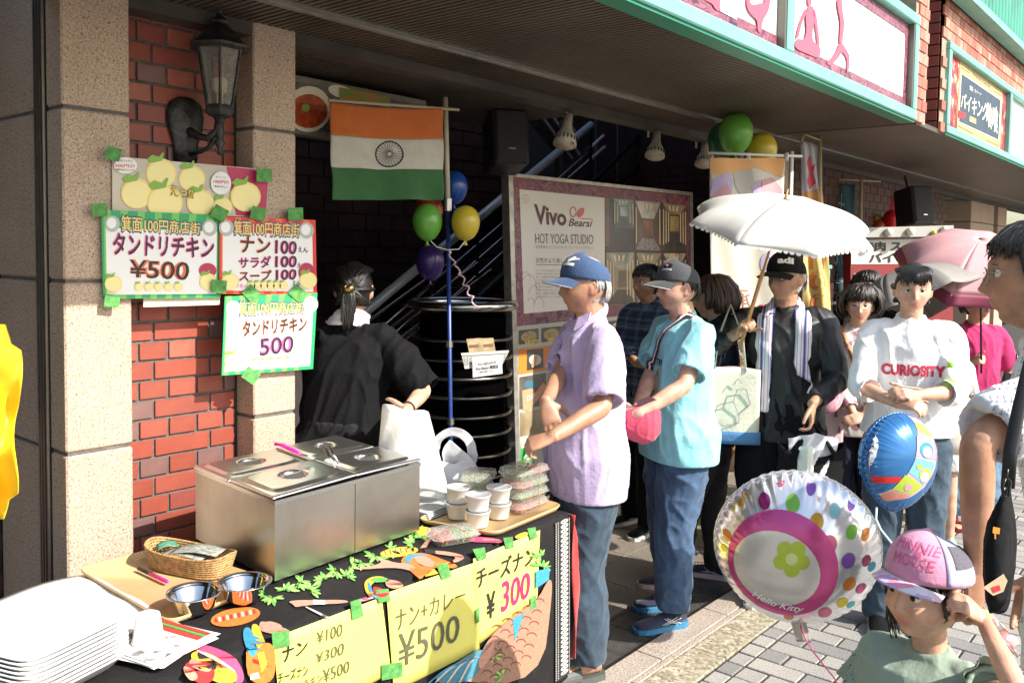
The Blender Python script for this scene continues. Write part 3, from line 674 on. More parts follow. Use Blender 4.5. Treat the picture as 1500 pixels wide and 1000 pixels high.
for px,py,r,m_,d,lb in((1306,322,13,Lr,9.0,'red balloon above the restaurant sign board'),(1284,328,12,Ly,9.1,'small yellow balloon beside the red one'),(1288,333,11,Lo,9.05,'small orange balloon under the yellow one')):
 balloon(at_d(px,py,d),r/FOC*d,m_,lb,G3)
# ribbons
def tag_tube(name,path,r,m_,label,cat,n=6):
 b=MB();b.tube(path,r,n);p0=np.array(path[0]);o=b.build(name,m_,None,True,local=p0);o.location=[float(x) for x in p0];return tag(o,label,cat)
tw=mat('ribbon_white',(.7,.66,.6),.5)
rp=[at_d(628,350,4.22),at_d(640,362,4.22),at_d(656,366,4.24),at_d(672,365,4.24),at_d(682,352,4.24)]
tag_tube('balloon_ribbon',rp,.003,tw,'white twisted ribbon looped between the green and yellow balloons','ribbon')
rp=[at_d(656,366,4.24)+0*rt]+[at_d(656+t*42+3*math.sin(t*40),366+t*84+2*math.cos(t*33),4.24) for t in np.linspace(.05,1,40)]
tag_tube('balloon_ribbon',rp,.0045,mat('ribbon_pink',(.62,.40,.44),.5,noise=.5,nscale=80),'pink and white twisted ribbon running down to the thick steel ring','ribbon')
# ---- ring barrier: stacked curved stainless hoops
rc=at_y(676,640,3.62);rb=empty('ring_barrier',(rc[0],rc[1],0),label='round stack of shiny curved steel hoops in the dark entrance',cat='barrier')
for i,py in enumerate((453,505,535,563,592,622,650,682,715)):
 z=at_y(676,py,3.3)[2];R0=.305 if i==0 else .295;tr=.030 if i==0 else .0095
 b=MB();pts=[]
 for k in range(41):
  a=2*math.pi*k/40;pts.append((R0*math.cos(a),R0*math.sin(a),z))
 b.tube(pts,tr,10 if i==0 else 7,cap=False);b.build('hoop',M_steel if i==0 else mat('hoop_steel',(.30,.29,.27),.3,1.),rb,True)
b=MB();b.lathe((0,0,0),[(.262,0),(.262,1.30)],32,cap=False);b.build('shade_core',mat('painted_shade',(.002,.002,.002),1.,spec=0),rb,True)  # near-black cylinder added to paint the shade behind the hoops
# basket with booklets on the hoops
PB=Pl(at_d(712,530,4.25),-(MW@np.array((0,0,1.))))
bk_=empty('basket',at_d(712,540,4.3),label='small white plastic basket hanging on the steel hoops',cat='basket')
zb=Z(2.942,380,360)
def slab_on(pl,pts,off,th,mb):mb.prism([pl.pt(x,y,off) for x,y in pts],-pl.n*th);return mb
b=MB();M_bsk=mat('white_plastic',(.68,.68,.64),.4)
slab_on(PB,zb((868,462),(1076,450),(1072,462),(872,474)),.0,.008,b);slab_on(PB,zb((872,474),(1072,462),(1045,515),(885,530)),-.004,.003,b)
b.build('front',M_bsk,bk_,world=True)
b=MB()
for k in range(14):
 u=k/13;
 for j in range(4):
  x,y=880+u*190,482-u*12+j*9
  if 920<x<1046:continue
  poly_on(PB,zb((x,y),(x+5,y),(x+5,y+5),(x,y+5)),.001,b)
b.build('holes',M_soffd,bk_,world=True)
b=MB();slab_on(PB,zb((872,468),(884,528),(1045,513),(1074,458)),-.12,.004,b);b.build('back',M_bsk,bk_,world=True)
nt_=empty('paper_notice',at_d(712,540,4.24),label='white paper note hanging on the front of the small basket',cat='notice')
flat(PB,zb((918,488),(1044,472),(1048,550),(920,567)),M_paper,.006,nt_,'sheet')
text_on(PB,'ホットヨガスタジオ',zb((942,504),(1020,495),(1020,508),(942,517)),M_ink,.008,nt_,bold=.04);text_on(PB,'Vivo Bearsi 箕面店',zb((932,522),(1030,511),(1030,526),(932,537)),M_ink,.008,nt_,bold=.03);text_on(PB,'(ご自由にお取りください)',zb((944,540),(1012,533),(1012,541),(944,549)),M_ink,.008,nt_,bold=.03)
for i,q in enumerate((((892,402),(954,397),(966,460),(905,466)),((954,399),(1008,397),(1018,456),(968,462)))):
 bo=empty('booklet',at_d(*zb(q[3])[0],4.3),label=['tan booklet standing left in the small basket','tan booklet standing right in the small basket'][i],cat='booklet',group='booklets in the basket')
 b=MB();slab_on(PB,zb(*q),-.03-.002*i,.012,b);b.build('cover',mat('tan_cover',(.55,.42,.24),.5,noise=.3,nscale=25),bo,world=True)
 x0,y0=q[0];b=MB();slab_on(PB,zb((x0+12,y0+25),(x0+52,y0+22),(x0+54,y0+34),(x0+14,y0+37)),-.0285-.002*i,.001,b);b.build('title_band',mat('dark_tan',(.25,.14,.08),.5),bo,world=True)
# ---- stair with steel rails in the dark well
st=empty('staircase',(4.45,5.0,0),label='dark metal staircase with bright steel handrails climbing behind the yoga board',cat='staircase')
ra,rb2=at_y(555,440,5.0),at_y(866,183,5.0)
dr=rb2-ra
def rail(off,r,name,m_,y=5.0,t0=-.3,t1=1.0):
 b=MB();a=ra+dr*t0;c=ra+dr*t1;b.tube([(a[0],y,a[2]-off),(c[0],y,c[2]-off)],r,10);b.build(name,m_,st,True,world=True)
rail(0,.038,'handrail',mat('bright_steel',(.85,.87,.90),.3,.15))
for k in range(3):rail(.22+.13*k,.012,'rail',M_steel)
rail(.70,.05,'stringer',M_dsteel)
b=MB()
for k in range(7):
 t=-.2+k*.2;p=ra+dr*t;b.tube([(p[0],5.0,p[2]-.75),(p[0],5.0,p[2])],.016,8)
b.build('baluster',M_dsteel,st,world=True)
for k in range(14):
 t=-.25+k*.095;p=ra+dr*t;b=MB();b.box(p[0]-.14,p[0]+.14,5.03,5.95,p[2]-.83,p[2]-.79);b.build('step',M_dsteel,st,world=True)
b=MB();b.prism([(ra+dr*-.3)+np.array((0,1.0,-.95)),(ra+dr*1.1)+np.array((0,1.0,-.95)),(ra+dr*1.1)+np.array((0,1.0,-.65)),(ra+dr*-.3)+np.array((0,1.0,-.65))],(0,.05,0));b.build('far_stringer',M_dsteel,st,world=True)
# second flight, rising to the left with thin rails
for k,(a,c) in enumerate((((792,168),(838,232)),((808,168),(850,228)),((824,168),(848,200)))):
 b=MB();b.tube([at_y(*a,5.9),at_y(*c,5.9)],.015,8);b.build('upper_rail',mat('bright_steel',(.7,.7,.7)),st,world=True)
for k,(a,c) in enumerate((((816,262),(884,199)),((832,262),(886,215)),((868,268),(935,200)),((905,270),(960,222)),((935,275),(985,232)))):
 b=MB();b.tube([at_y(*a,5.5),at_y(*c,5.5)],.018 if k<2 else .03,8);b.build('upper_rail',mat('bright_steel',(.7,.7,.7)) if k<2 else M_dsteel,st,world=True)
b=MB()
for px in(873,905,822):b.tube([at_y(px,175,5.6),at_y(px,270,5.6)],.02,8)
b.build('upper_post',mat('grey_steel',(.22,.22,.22),.4,.8),st,world=True)
b=MB();b.prism([at_y(755,172,5.7),at_y(768,172,5.7),at_y(835,250,5.7),at_y(820,268,5.7),at_y(752,262,5.7)],(0,.1,0));b.build('grey_cheek',mat('grey_panel',(.10,.115,.12),.6),st,world=True)
# balusters low left
for k,(a,c) in enumerate((((540,470),(665,380)),((545,500),(700,385)),((553,520),(720,395)))):
 b=MB();b.tube([at_y(*a,4.9),at_y(*c,4.9)],.010,7);b.build('low_rail',M_steel,st,world=True)
# ---- speakers and lamps under the lintel
def speaker(px,py,d,w_,h_,label,yaw=.5):
 c=at_d(px,py,d);S=empty('loudspeaker',c,label=label,cat='loudspeaker')
 b=MB();b.box(-w_/2,w_/2,-.12,.14,-h_/2,h_/2,bev=.015);o=b.build('cabinet',M_black,S);o.rotation_euler=(-.18,0,-yaw)
 b=MB();b.box(-w_/2+.02,w_/2-.02,-.128,-.118,-h_/2+.02,h_/2-.02,bev=.003);o=b.build('grille',mat('speaker_grille',(.022,.022,.022),.7,bump=.5,bscale=400),S);o.rotation_euler=(-.18,0,-yaw)
 b=MB();b.box(-.02,.02,-.131,-.128,-h_/2+.08,-h_/2+.088);o=b.build('badge',M_alu,S);o.rotation_euler=(-.18,0,-yaw)
 b=MB();b.tube([(0,.02,0),(0,.1,h_/2+.12)],.012,8);b.build('bracket',M_dsteel,S)
speaker(741,208,5.0,.205,.32,'black loudspeaker hanging under the lintel right of the flag',.6)
speaker(1340,304,8.2,.24,.36,'black loudspeaker hanging far back above the restaurant sign',.6)
M_shade=mat('lamp_shade_cream',(.50,.45,.36),.45,noise=.1)
def clip_lamp(px,py,tx,ty,d,label,s_=1.):
 a=at_d(tx,ty,d+.06);c=at_d(px,py,d);L=empty('clip_lamp',a,label=label,cat='lamp',group='clip-on spot lamps under the lintel')
 b=MB();b.tube([a+np.array((0,0,.10)),a,a+np.array((0,0,-.05))],[.010,.014,.010],8);b.tube([a+np.array((-.02,0,.05)),a+np.array((.02,0,.02))],.012,8);b.build('clamp',mat('clamp_chrome',(.35,.34,.32),.3,.9),L,world=True)
 dv=nrm(np.array((-.30,-.10,-.90)));q0=c-dv*.07*s_;b=MB();pr=[(-.01,.022),(.05,.024),(.075,.032),(.11,.052),(.15,.058),(.155,.052),(.10,.03)]
 b.tube([q0+dv*t*s_ for t,_ in pr],[r*s_ for _,r in pr],18);b.build('shade',M_shade,L,True,world=True)
 b=MB();b.tube([a+np.array((0,0,-.04)),q0],.006,6);b.build('neck',M_dsteel,L,world=True)
 b=MB()
 for k in range(18):
  ang=2*math.pi*k/18;u=nrm(np.cross(dv,(0,0,1.)));v=np.cross(dv,u);e=u*math.cos(ang)+v*math.sin(ang);b.tube([q0+dv*.112*s_+e*.0535*s_,q0+dv*.135*s_+e*.0575*s_],.003*s_,4)
 b.build('vent',M_dark,L,world=True)
clip_lamp(830,190,829,163,4.9,'cream clip-on spot lamp nearest, hanging over the bright handrail',1.15)
clip_lamp(961,211,950,190,5.6,'middle cream clip-on spot lamp above the yoga board',1.1)
clip_lamp(1032,225,1020,207,6.2,'farthest cream clip-on spot lamp beside the tall white banner',1.1)
# ---- yoga studio board
nb=nrm(np.array((0,-1.955,.10)));ytop=3.503
PY=Pl((4.14,3.4,.20),nb)
yb=empty('notice_board',(4.1,3.4,0),label='large framed yoga studio board with purple swirl border and food panels',cat='sign board')
zy=Z(3.3333,730,240)
cTL,cTR,cBR,cBL=(745,254),(1014.5,283),(1019,640),(757,718)
b=MB();slab_on(PY,[cTL,cTR,cBR,cBL],.0,.05,b);b.build('backing',M_dark,yb,world=True)
b=MB()
for q in([(745,253),(1015,282),(1015,287),(745,258)],[(745,257),(751.5,258),(763,716),(757,717)],[(1011,286),(1015,286.5),(1019,640),(1015,642)],[(757,712),(1019,634),(1019,641),(757,719)]):slab_on(PY,q,.012,.06,b)
b.build('frame',mat('board_frame',(.50,.47,.42),.4,.7,noise=.2),yb,world=True)
M_sw2=ramp_mat('purple_swirls','noise',7,[(.36,(.075,.018,.045)),(.40,(.38,.13,.16)),(.44,(.08,.02,.05)),(.48,(.30,.09,.12)),(.52,(.075,.018,.045)),(.56,(.40,.14,.17)),(.60,(.08,.02,.05)),(.66,(.34,.11,.14))],rough=.35,bump=0,distortion=3.5,detail=1.)
flat(PY,[(751,259),(1012,288),(1013,452),(755.5,478)],M_sw2,.002,yb,'swirl_print')
M_ycream=mat('yoga_cream',(.80,.74,.67),.35)
flat(PY,zy((103,124),(519,166),(521,696),(125,731)),M_ycream,.004,yb,'cream_panel')
M_maroon=mat('maroon_ink',(.10,.018,.03),.4);M_greyink=mat('grey_ink',(.16,.13,.12),.4);M_rose=mat('rose_ink',(.68,.16,.16),.4)
text_on(PY,'Vivo',zy((174,196),(331,222),(333,303),(180,296)),M_maroon,.006,yb,bold=.03)
text_on(PY,'Bearsi',zy((342,266),(461,274),(461,309),(343,304)),M_maroon,.006,yb,bold=.01,shear=.35)
text_on(PY,'HOT YOGA STUDIO',zy((180,340),(464,346),(463,392),(182,388)),M_greyink,.006,yb)
text_on(PY,'女性専用ホットヨガスタジオ ヴィーヴォ ベアルスィ',zy((182,396),(463,401),(463,418),(182,413)),mat('pale_ink',(.42,.33,.30),.4),.006,yb)
text_on(PY,'女性がより美しくなれる',zy((182,457),(400,462),(400,486),(183,484)),M_greyink,.006,yb)
b=MB();poly_on(PY,zy((183,491),(330,492),(330,495),(183,494)),.006,b)
b.build('rule',M_greyink,yb,world=True)
b=MB()
for k in range(9):text_on(PY,['ホットヨガは室温三十八度前後','女性のためのヨガスタジオです','美しく健康な身体をつくり','心と身体のバランスを整え','インストラクターが丁寧に'][k%5],zy((183,515+k*16),(183+150-9*(k%3),517+k*16),(183+150-9*(k%3),526+k*16),(183,524+k*16)),None,.006,yb,mb=b)
b.build('small_print',mat('pale_ink',(.42,.33,.30),.4),yb,world=True)
def ringp(cx,cy,r,w_,a0,a1,n=16,k=1.):return[(cx+r*k*math.cos(a0+(a1-a0)*i/n),cy+r*math.sin(a0+(a1-a0)*i/n)) for i in range(n+1)]+[(cx+(r-w_)*k*math.cos(a0+(a1-a0)*(n-i)/n),cy+(r-w_)*math.sin(a0+(a1-a0)*(n-i)/n)) for i in range(n+1)]
b=MB()
poly_on(PY,zy(*ringp(366,235,27,6,0,6.1,18,.6)),.007,b);poly_on(PY,zy(*ell(402,238,15,26,rot=.5)),.0072,b)
poly_on(PY,zy((398,266),(460,268),(460,272),(400,270)),.0072,b)
b.build('heart_logo',M_rose,yb,world=True)
b=MB()
for cx,cy,r in((150,600,60),(175,640,45),(200,690,40),(135,560,35),(190,600,22),(160,680,28),(132,180,30),(132,180,14)):
 poly_on(PY,zy(*ringp(cx,cy,r,3,3.3,6.6 if r>20 else 9.4,20,.6)),.0058,b)
b.build('swirl_lines',mat('pale_rose_ink',(.62,.36,.34),.4),yb,world=True)
ph=lambda n,c,c2=None,s_=6,r_=.3:mat('photo_'+n,c,r_,noise=.5,nscale=s_,col2=c2,spec=.7)
flat(PY,zy((523,164),(920,200),(922,690),(523,692)),ph('dark',(.05,.028,.026)),.004,yb,'photo_print')
def room(q,wall,ceil_,floor_,accent,bars,cx=.55,cy=.45):
 """a printed interior view: back wall, ceiling, floor and lit openings"""
 q=[np.array(p,float) for p in zy(*q)];f=lambda u,v:tuple((q[0]*(1-u)+q[1]*u)*(1-v)+(q[3]*(1-u)+q[2]*u)*v);P=lambda*p:[f(*a) for a in p];w_=.22;h_=.2
 flat(PY,P((0,0),(1,0),(1,1),(0,1)),wall,.0055,yb,'photo_print')
 flat(PY,P((.02,.01),(.98,.01),(cx+w_,cy-h_),(cx-w_,cy-h_)),ceil_,.0065,yb,'photo_print');flat(PY,P((cx-w_,cy+h_),(cx+w_,cy+h_),(.98,.99),(.02,.99)),floor_,.0065,yb,'photo_print')
 flat(PY,P((cx-w_*.8,cy-h_*.8),(cx+w_*.8,cy-h_*.8),(cx+w_*.8,cy+h_*.8),(cx-w_*.8,cy+h_*.8)),accent,.0070,yb,'photo_print')
 b=MB()
 for k in range(bars):
  t=.04+.30*k/max(1,bars);y0,y1=.12+.28*t,.88-.28*t;poly_on(PY,P((t,y0),(t+.035,y0+.02),(t+.035,y1-.02),(t,y1)),.0076,b);t2=1-t;poly_on(PY,P((t2-.035,y0+.02),(t2,y0),(t2,y1),(t2-.035,y1-.02)),.0076,b)
 for k in range(3):poly_on(PY,P((.25+.17*k,.05),(.33+.17*k,.05),(.36+.12*k,.16),(.31+.12*k,.16)),.0078,b)
 tag(b.build('photo_print',mat('photo_glow',(.72,.58,.34),.3),yb,world=True),kind='stuff')
g1,g2,g3=ph('g1',(.10,.055,.04),(.16,.09,.06),9),ph('g2',(.26,.19,.11),(.36,.28,.18),9),ph('g3',(.06,.05,.045),(.10,.08,.06),9)
flat(PY,zy((520,166),(540,168),(543,402),(522,402)),ph('wood',(.22,.07,.05)),.006,yb,'photo_print')
room([(562,169),(662,177),(664,318),(562,310)],ph('grey',(.09,.11,.11),(.15,.18,.18),9),ph('cold',(.32,.40,.39)),g3,ph('win',(.34,.42,.40)),2,.5,.42)
room([(666,178),(795,187),(797,428),(666,420)],g1,ph('cream',(.50,.46,.38)),ph('tiles',(.34,.29,.27),(.14,.10,.09),60),ph('warm',(.30,.12,.05)),1,.5,.55)
room([(800,188),(920,202),(922,428),(800,428)],g1,g2,g3,ph('gold',(.36,.25,.10)),3,.5,.42)
room([(526,434),(664,432),(667,690),(526,690)],g2,ph('ceil',(.38,.35,.27)),g3,ph('hall',(.14,.10,.06)),3,.62,.50)
room([(672,433),(799,434),(799,690),(672,690)],g1,g2,ph('floor2',(.20,.16,.12)),ph('hall2',(.30,.20,.09)),2,.4,.5)
room([(803,434),(920,434),(922,690),(803,690)],g3,ph('tan',(.44,.34,.22)),g1,ph('tan2',(.30,.22,.14)),2,.5,.45)
# food panels below: traced from the detail of the lower board
M_offw=mat('menu_white',(.48,.47,.40),.4);M_orng=mat('menu_orange',(.72,.22,.03),.4);M_mgreen=mat('menu_green',(.03,.34,.07),.4)
flat(PY,[(755.5,478),(1013,452),(1018,636),(762,712)],M_offw,.003,yb,'menu_print')
def vy(px):
 t=(px-757)/(1013-757);return t
def row(py0,py1,px):t=(px-757)/256.;return(py0-t*26*(1 if py0<520 else 1.6),py1-t*26*(1 if py1<520 else 1.6))
def rq(x0,x1,a,c):
 return[(x0,row(a,c,x0)[0]),(x1,row(a,c,x1)[0]),(x1,row(a,c,x1)[1]),(x0,row(a,c,x0)[1])]
M_plate=mat('plate_print',(.62,.58,.48),.4);M_noodle=mat('noodle_print',(.42,.30,.14),.4,noise=.4,nscale=60)
for k in range(8):
 x0=760+k*33;q=rq(x0,x0+29,484,505);flat(PY,q,ph('dish_dark',(.06,.05,.03)),.005,yb,'photo_print')
 cx,cy=x0+15,(q[0][1]+q[2][1])/2;flat(PY,ell(cx,cy,12,8,rot=-.2),M_noodle if k<3 else M_plate,.0065,yb,'dish_print')
 if k>=3:flat(PY,ell(cx,cy+1,9,5),M_noodle,.0075,yb,'dish_print')
text_on(PY,'680円',[(769,499),(788,497),(788,503),(769,505)],M_yel,.009,yb,bold=.03);text_on(PY,'480円',[(802,495),(822,493),(822,499),(802,501)],M_yel,.009,yb,bold=.03)
flat(PY,rq(759.5,1012,511,549),M_orng,.005,yb,'orange_band')
flat(PY,rq(772,796,514,545),ph('tray',(.05,.05,.04)),.0065,yb,'photo_print');flat(PY,ell(784,527,9,8),M_plate,.008,yb,'dish_print');flat(PY,ell(783,529,3,10,rot=.35),mat('prawn_print',(.65,.28,.16),.4),.009,yb,'dish_print')
text_on(PY,'料',[(927,491),(942,489),(943,514),(929,516)],M_offw,.008,yb,bold=.05);text_on(PY,'飲',[(905,494),(921,492),(922,517),(907,519)],M_offw,.008,yb,bold=.05)
flat(PY,rq(761,800,553,600),ph('grill',(.07,.06,.05),(.14,.12,.10),15),.005,yb,'photo_print');flat(PY,ell(777,563,10,6),mat('bowl_blue',(.06,.16,.22),.4),.0065,yb,'dish_print');flat(PY,[(765,572),(780,568),(788,582),(776,603),(766,600)],mat('skin_print',(.55,.32,.18),.4),.0065,yb,'hand_print');flat(PY,[(780,580),(796,560),(800,566),(786,588)],mat('prawn_print',(.65,.28,.16),.4),.0075,yb,'dish_print')
text_on(PY,'DIP',[(771,580),(785,575),(785,583),(771,588)],M_offw,.009,yb,bold=.05)
flat(PY,rq(803,1013,553,640),ph('menu_mix',(.30,.24,.12),(.55,.52,.42),5),.005,yb,'photo_print')
flat(PY,rq(762,800,605,640),ph('menu_brown',(.22,.16,.09),(.4,.32,.18),8),.005,yb,'photo_print')
flat(PY,rq(762.5,783,655,700),M_mgreen,.005,yb,'green_band');flat(PY,[(763,648),(783,641),(783,650),(763,657)],M_offw,.006,yb,'print')
flat(PY,ringp(773,672,7,3,3.3,6.1,12),M_offw,.0065,yb,'emblem');flat(PY,[(768,683),(772,670),(775,670),(779,683),(775,683),(773,677),(771,683)],M_offw,.0065,yb,'emblem')
flat(PY,[(900,598),(1015,570),(1018,634),(905,668)],M_mgreen,.0055,yb,'green_band')
text_on(PY,'¥700',[(911,629),(920,627),(920,633),(911,635)],M_yel,.008,yb,bold=.03);text_on(PY,'1120',[(911,640),(920,638),(920,645),(911,647)],M_offw,.008,yb,bold=.03);flat(PY,[(925,618),(952,611),(953,640),(928,648)],ph('dish_dark',(.06,.05,.03)),.007,yb,'photo_print')
b=MB()
for x in(4.3,6.3):b.box(x-.05,x+.05,3.35,3.9,0,.05);b.tube([(x,3.85,.04),(x,3.58,1.6)],.015,6)
b.build('stand',M_dsteel,yb,world=True)
# ================================================================== FOOD STALL
ex=nrm((.998,.060,0));ey=nrm((-.060,.998,0));ez=np.array((0,0,1.));C0=np.array((2.655,1.932,.70));TH=math.atan2(.060,.998)
def tp(a,b_,z=0.):return C0-ex*a+ey*b_+ez*z 
tb_=empty('stall_table',tuple(C0-ez*.70),TH,label='long folding table of the food stall under the printed black cloth',cat='table')
b=MB();b.box(-2.15,-.01,.01,.72,.672,.694,bev=.004);b.build('tabletop',M_white,tb_)
for x,y in((-.08,.08),(-.08,.66),(-2.0,.08),(-2.0,.66)):
 b=MB();b.tube([(x,y,0),(x,y,.672)],.014,8);b.build('leg',M_alu,tb_,True)
M_cloth=mat('black_cloth',(.012,.011,.012),.8,noise=.3,nscale=30,bump=.15,bscale=300,spec=.2);dirt(M_cloth,.12,30,(.16,.15,.14))
PT=Pl(C0+ez*.003,ez);PFl=Pl(C0-ey*.012,-ey)
def clothS(a,t,off=0.):
 if t<=0:return tp(a,-t*1.0,off)
 k=min(t/.03,1)
 return tp(a,-(.002+.010*k+.010*math.sin(a*9+.5)*t*1.2+.006*math.sin(a*23)*t)-off,-t+.004*(1-k))
cl=empty('tablecloth',tuple(tp(0,0,-.70)),label='black printed cloth with leaves and dancing figures, draped over the stall table',cat='tablecloth')
b=MB();ts=[-.70+.7*i/14 for i in range(14)]+[0,.008,.02,.035]+[.035+.60*i/20 for i in range(1,21)]
vs=[clothS(2.12*i/90-.0,t) for t in ts for i in range(91)]
b.add(vs,[(j*91+i,j*91+i+1,(j+1)*91+i+1,(j+1)*91+i) for j in range(len(ts)-1) for i in range(90)]);b.build('cloth',M_cloth,cl,True,world=True,solid=.002)
b=MB() 
b.grid(lambda u,v:tp(-.004-.02*v*math.sin(u*7),.70*u,-.5*v),20,10);b.build('side_drop',M_cloth,cl,True,world=True,solid=.002)
def cpt(px,py,off=.0):
 p=PT.pt(px,py,off);bb=np.dot(p-C0,ey)
 if bb>=-.010:return p
 return PFl.pt(px,py,off+.012)
class ClothPl:
 def pt(s,px,py,off=0.):return cpt(px,py,off)
CLP=ClothPl()
prints={}
def cprint(pts,m,off=.002):
 key=m.name;b=prints.setdefault(key,(MB(),m))[0]
 # subdivide long outlines so that prints bend over the edge of the table
 out=[];pts=smooth_poly(list(pts),1 if len(pts)>10 else 2) if len(pts)>4 else pts
 for i in range(len(pts)):
  a,c=np.array(pts[i],float),np.array(pts[(i+1)%len(pts)],float);n=max(1,int(np.linalg.norm(c-a)/9))
  out+=[tuple(a+(c-a)*k/n) for k in range(n)]
 poly_on(CLP,out,off,b)
K=lambda n,c:mat('cloth_print_'+n,c,.65,noise=.15,nscale=120,bump=.1,bscale=300)
k_leaf,k_leaf2,k_or,k_red,k_skin,k_yel,k_blu,k_pk,k_wh,k_blk,k_brn,k_teal,k_dk=K('leaf',(.12,.40,.07)),K('leaf_light',(.30,.58,.12)),K('orange',(.75,.18,.03)),K('red',(.55,.03,.03)),K('skin',(.58,.28,.20)),K('yellow',(.75,.45,.04)),K('blue',(.04,.28,.45)),K('pink',(.70,.08,.20)),K('white',(.62,.60,.55)),K('black',(.02,.02,.02)),K('brown',(.36,.20,.13)),K('teal',(.08,.22,.26)),K('dark_red',(.22,.05,.04))
def leafp(cx,cy,L,a,m,off=.002):
 c,s_=math.cos(a),math.sin(a);pr=[(0,0),(.3,-.16),(.65,-.14),(1,0),(.65,.14),(.3,.16)]
 cprint([(cx+L*(u*c-v*s_),cy+L*(u*s_+v*c)*.75) for u,v in pr],m,off)
random.seed(3)
z7=Z(3.125,380,740);z6=Z(3.5714,0,760)
for cx,cy,n_ in((60,420,7),(120,385,6),(230,385,8),(180,350,7),(290,335,8),(350,300,7),(420,275,7),(470,262,6),(530,230,5),(400,320,5),(600,200,4),(700,175,7),(720,120,5),(740,150,6),(1080,690,5),(1110,780,7),(1290,230,4),(1300,280,4)):
 a0=random.uniform(0,6.28);x,y=z7((cx,cy))[0]
 for k in range(n_+2):
  t=k/(n_+1);a=a0+(t-.5)*3.6+random.uniform(-.2,.2);q=(t-.5)*9;leafp(x+q*math.cos(a0+1.57),y+q*math.sin(a0+1.57)*.7,random.uniform(9,19),a,(k_leaf,k_leaf2)[k%2],.002+.0004*(k%2));leafp(x,y,8,a+.3,k_leaf,.0018)
# woman with a yellow pot near the hot box
cprint(z7(*ell(640,212,88,22,20,-.12)),k_yel);
for k in range(6):cprint(z7((570+k*24,205-k*3),(574+k*24,203-k*3),(582+k*24,225-k*3),(578+k*24,226-k*3)),k_dk,.0028)
cprint(z7((645,245),(690,218),(760,215),(850,250),(915,275),(880,290),(830,270),(800,290),(760,310),(740,340),(715,320),(680,290),(660,275)),k_or);cprint(z7((700,225),(760,228),(810,262),(790,285),(750,275),(715,255)),k_skin,.0028);cprint(z7((665,235),(690,222),(770,224),(775,229),(700,232),(690,260),(670,262)),k_blu,.003)
cprint(z7((415,288),(500,280),(560,262),(548,245),(570,243),(620,262),(680,262),(720,285),(700,300),(640,285),(560,285),(480,292)),k_skin,.0026);cprint(z7((770,205),(850,208),(920,222),(945,238),(900,262),(880,255),(905,236),(850,226),(770,216)),k_skin,.0028);cprint(z7((755,195),(805,205),(808,222),(758,216)),k_blk,.0033)
cprint(z7((735,195),(770,150),(785,152),(765,190)),k_skin,.0026);cprint(z7((740,285),(800,290),(820,310),(760,325)),k_yel,.0032)
# second woman, profile
cprint(z7((480,345),(520,322),(580,325),(560,345),(520,350),(505,380),(540,420),(500,415),(482,385)),k_yel);cprint(z7((505,330),(575,325),(600,345),(560,350),(525,352)),k_leaf,.0028);cprint(z7((580,335),(640,345),(665,365),(640,378),(600,380),(575,362)),k_skin,.0028);cprint(z7((520,365),(580,385),(600,405),(560,425),(520,400)),k_red,.003);cprint(z7((495,350),(505,348),(520,400),(545,425),(530,425),(505,400)),k_blu,.0034)
cprint(z7((130,438),(175,432),(250,432),(400,430),(410,446),(260,452),(200,458),(165,465),(155,452)),k_skin,.0026);cprint(z7((245,430),(300,432),(302,452),(248,452)),k_wh,.0032);cprint(z7((205,462),(215,460),(300,500),(340,520),(300,512)),k_wh,.003);cprint(z7((440,432),(500,415),(535,408),(540,418),(470,442)),k_pk,.003);cprint(z7((460,430),(520,418),(522,424),(465,438)),k_wh,.0034)
cprint(z7((0,530),(30,530),(70,550),(120,560),(150,580),(90,592),(30,580),(0,570)),k_skin);cprint(z7((-60,590),(0,640),(40,620),(62,690),(62,812),(-60,812)),k_or);cprint(z7((-60,590),(0,600),(40,640),(30,680),(-10,650),(-60,660)),k_blu,.0028);cprint(z7((-30,700),(40,720),(40,740),(-30,720)),k_red,.003)
# basket bearer near the tray (left)
cprint(z6(*ell(1232,510,132,46,22,-.18)),k_or);
for k in range(11):cprint(z6(*ell(1130+k*20,527-k*4.5,8,14,8,-.2)),k_wh if k%2 else k_red,.0027)
cprint(z6((1310,550),(1350,545),(1370,600),(1395,660),(1360,690),(1330,640)),k_yel);cprint(z6((1370,540),(1420,530),(1490,560),(1440,590),(1400,590),(1370,575)),k_skin,.0026);cprint(z6((1270,570),(1310,560),(1340,640),(1355,710),(1310,720),(1275,640)),k_blu,.0026)
cprint(z6((1320,740),(1360,660),(1410,640),(1440,680),(1440,857),(1300,857)),k_or,.003);cprint(z6((1345,700),(1380,690),(1400,760),(1370,800)),k_yel,.0034);cprint(z6((1310,810),(1350,800),(1360,830),(1310,840)),k_wh,.0036)
cprint(z6((985,660),(1060,650),(1180,690),(1240,730),(1275,800),(1275,857),(1220,857),(1160,760),(1100,700),(1000,680)),k_pk);cprint(z6((1000,690),(1080,690),(1170,740),(1240,800),(1240,857),(1120,857),(1060,780),(1000,740)),k_yel,.0026);cprint(z6((1020,690),(1090,700),(1140,760),(1120,800),(1060,760)),k_blk,.003)
cprint(z6((950,770),(1010,730),(1090,740),(1130,790),(1110,857),(1020,857)),k_red,.0032);cprint(z6((1000,720),(1070,760),(1110,770),(1100,800),(1040,790),(985,760)),k_skin,.0036);cprint(z6((960,760),(1020,790),(1040,830),(1000,850),(960,800)),k_skin,.0038)
cprint(z6((1030,680),(1150,730),(1230,790),(1232,800),(1140,745),(1030,690)),k_wh,.0040)
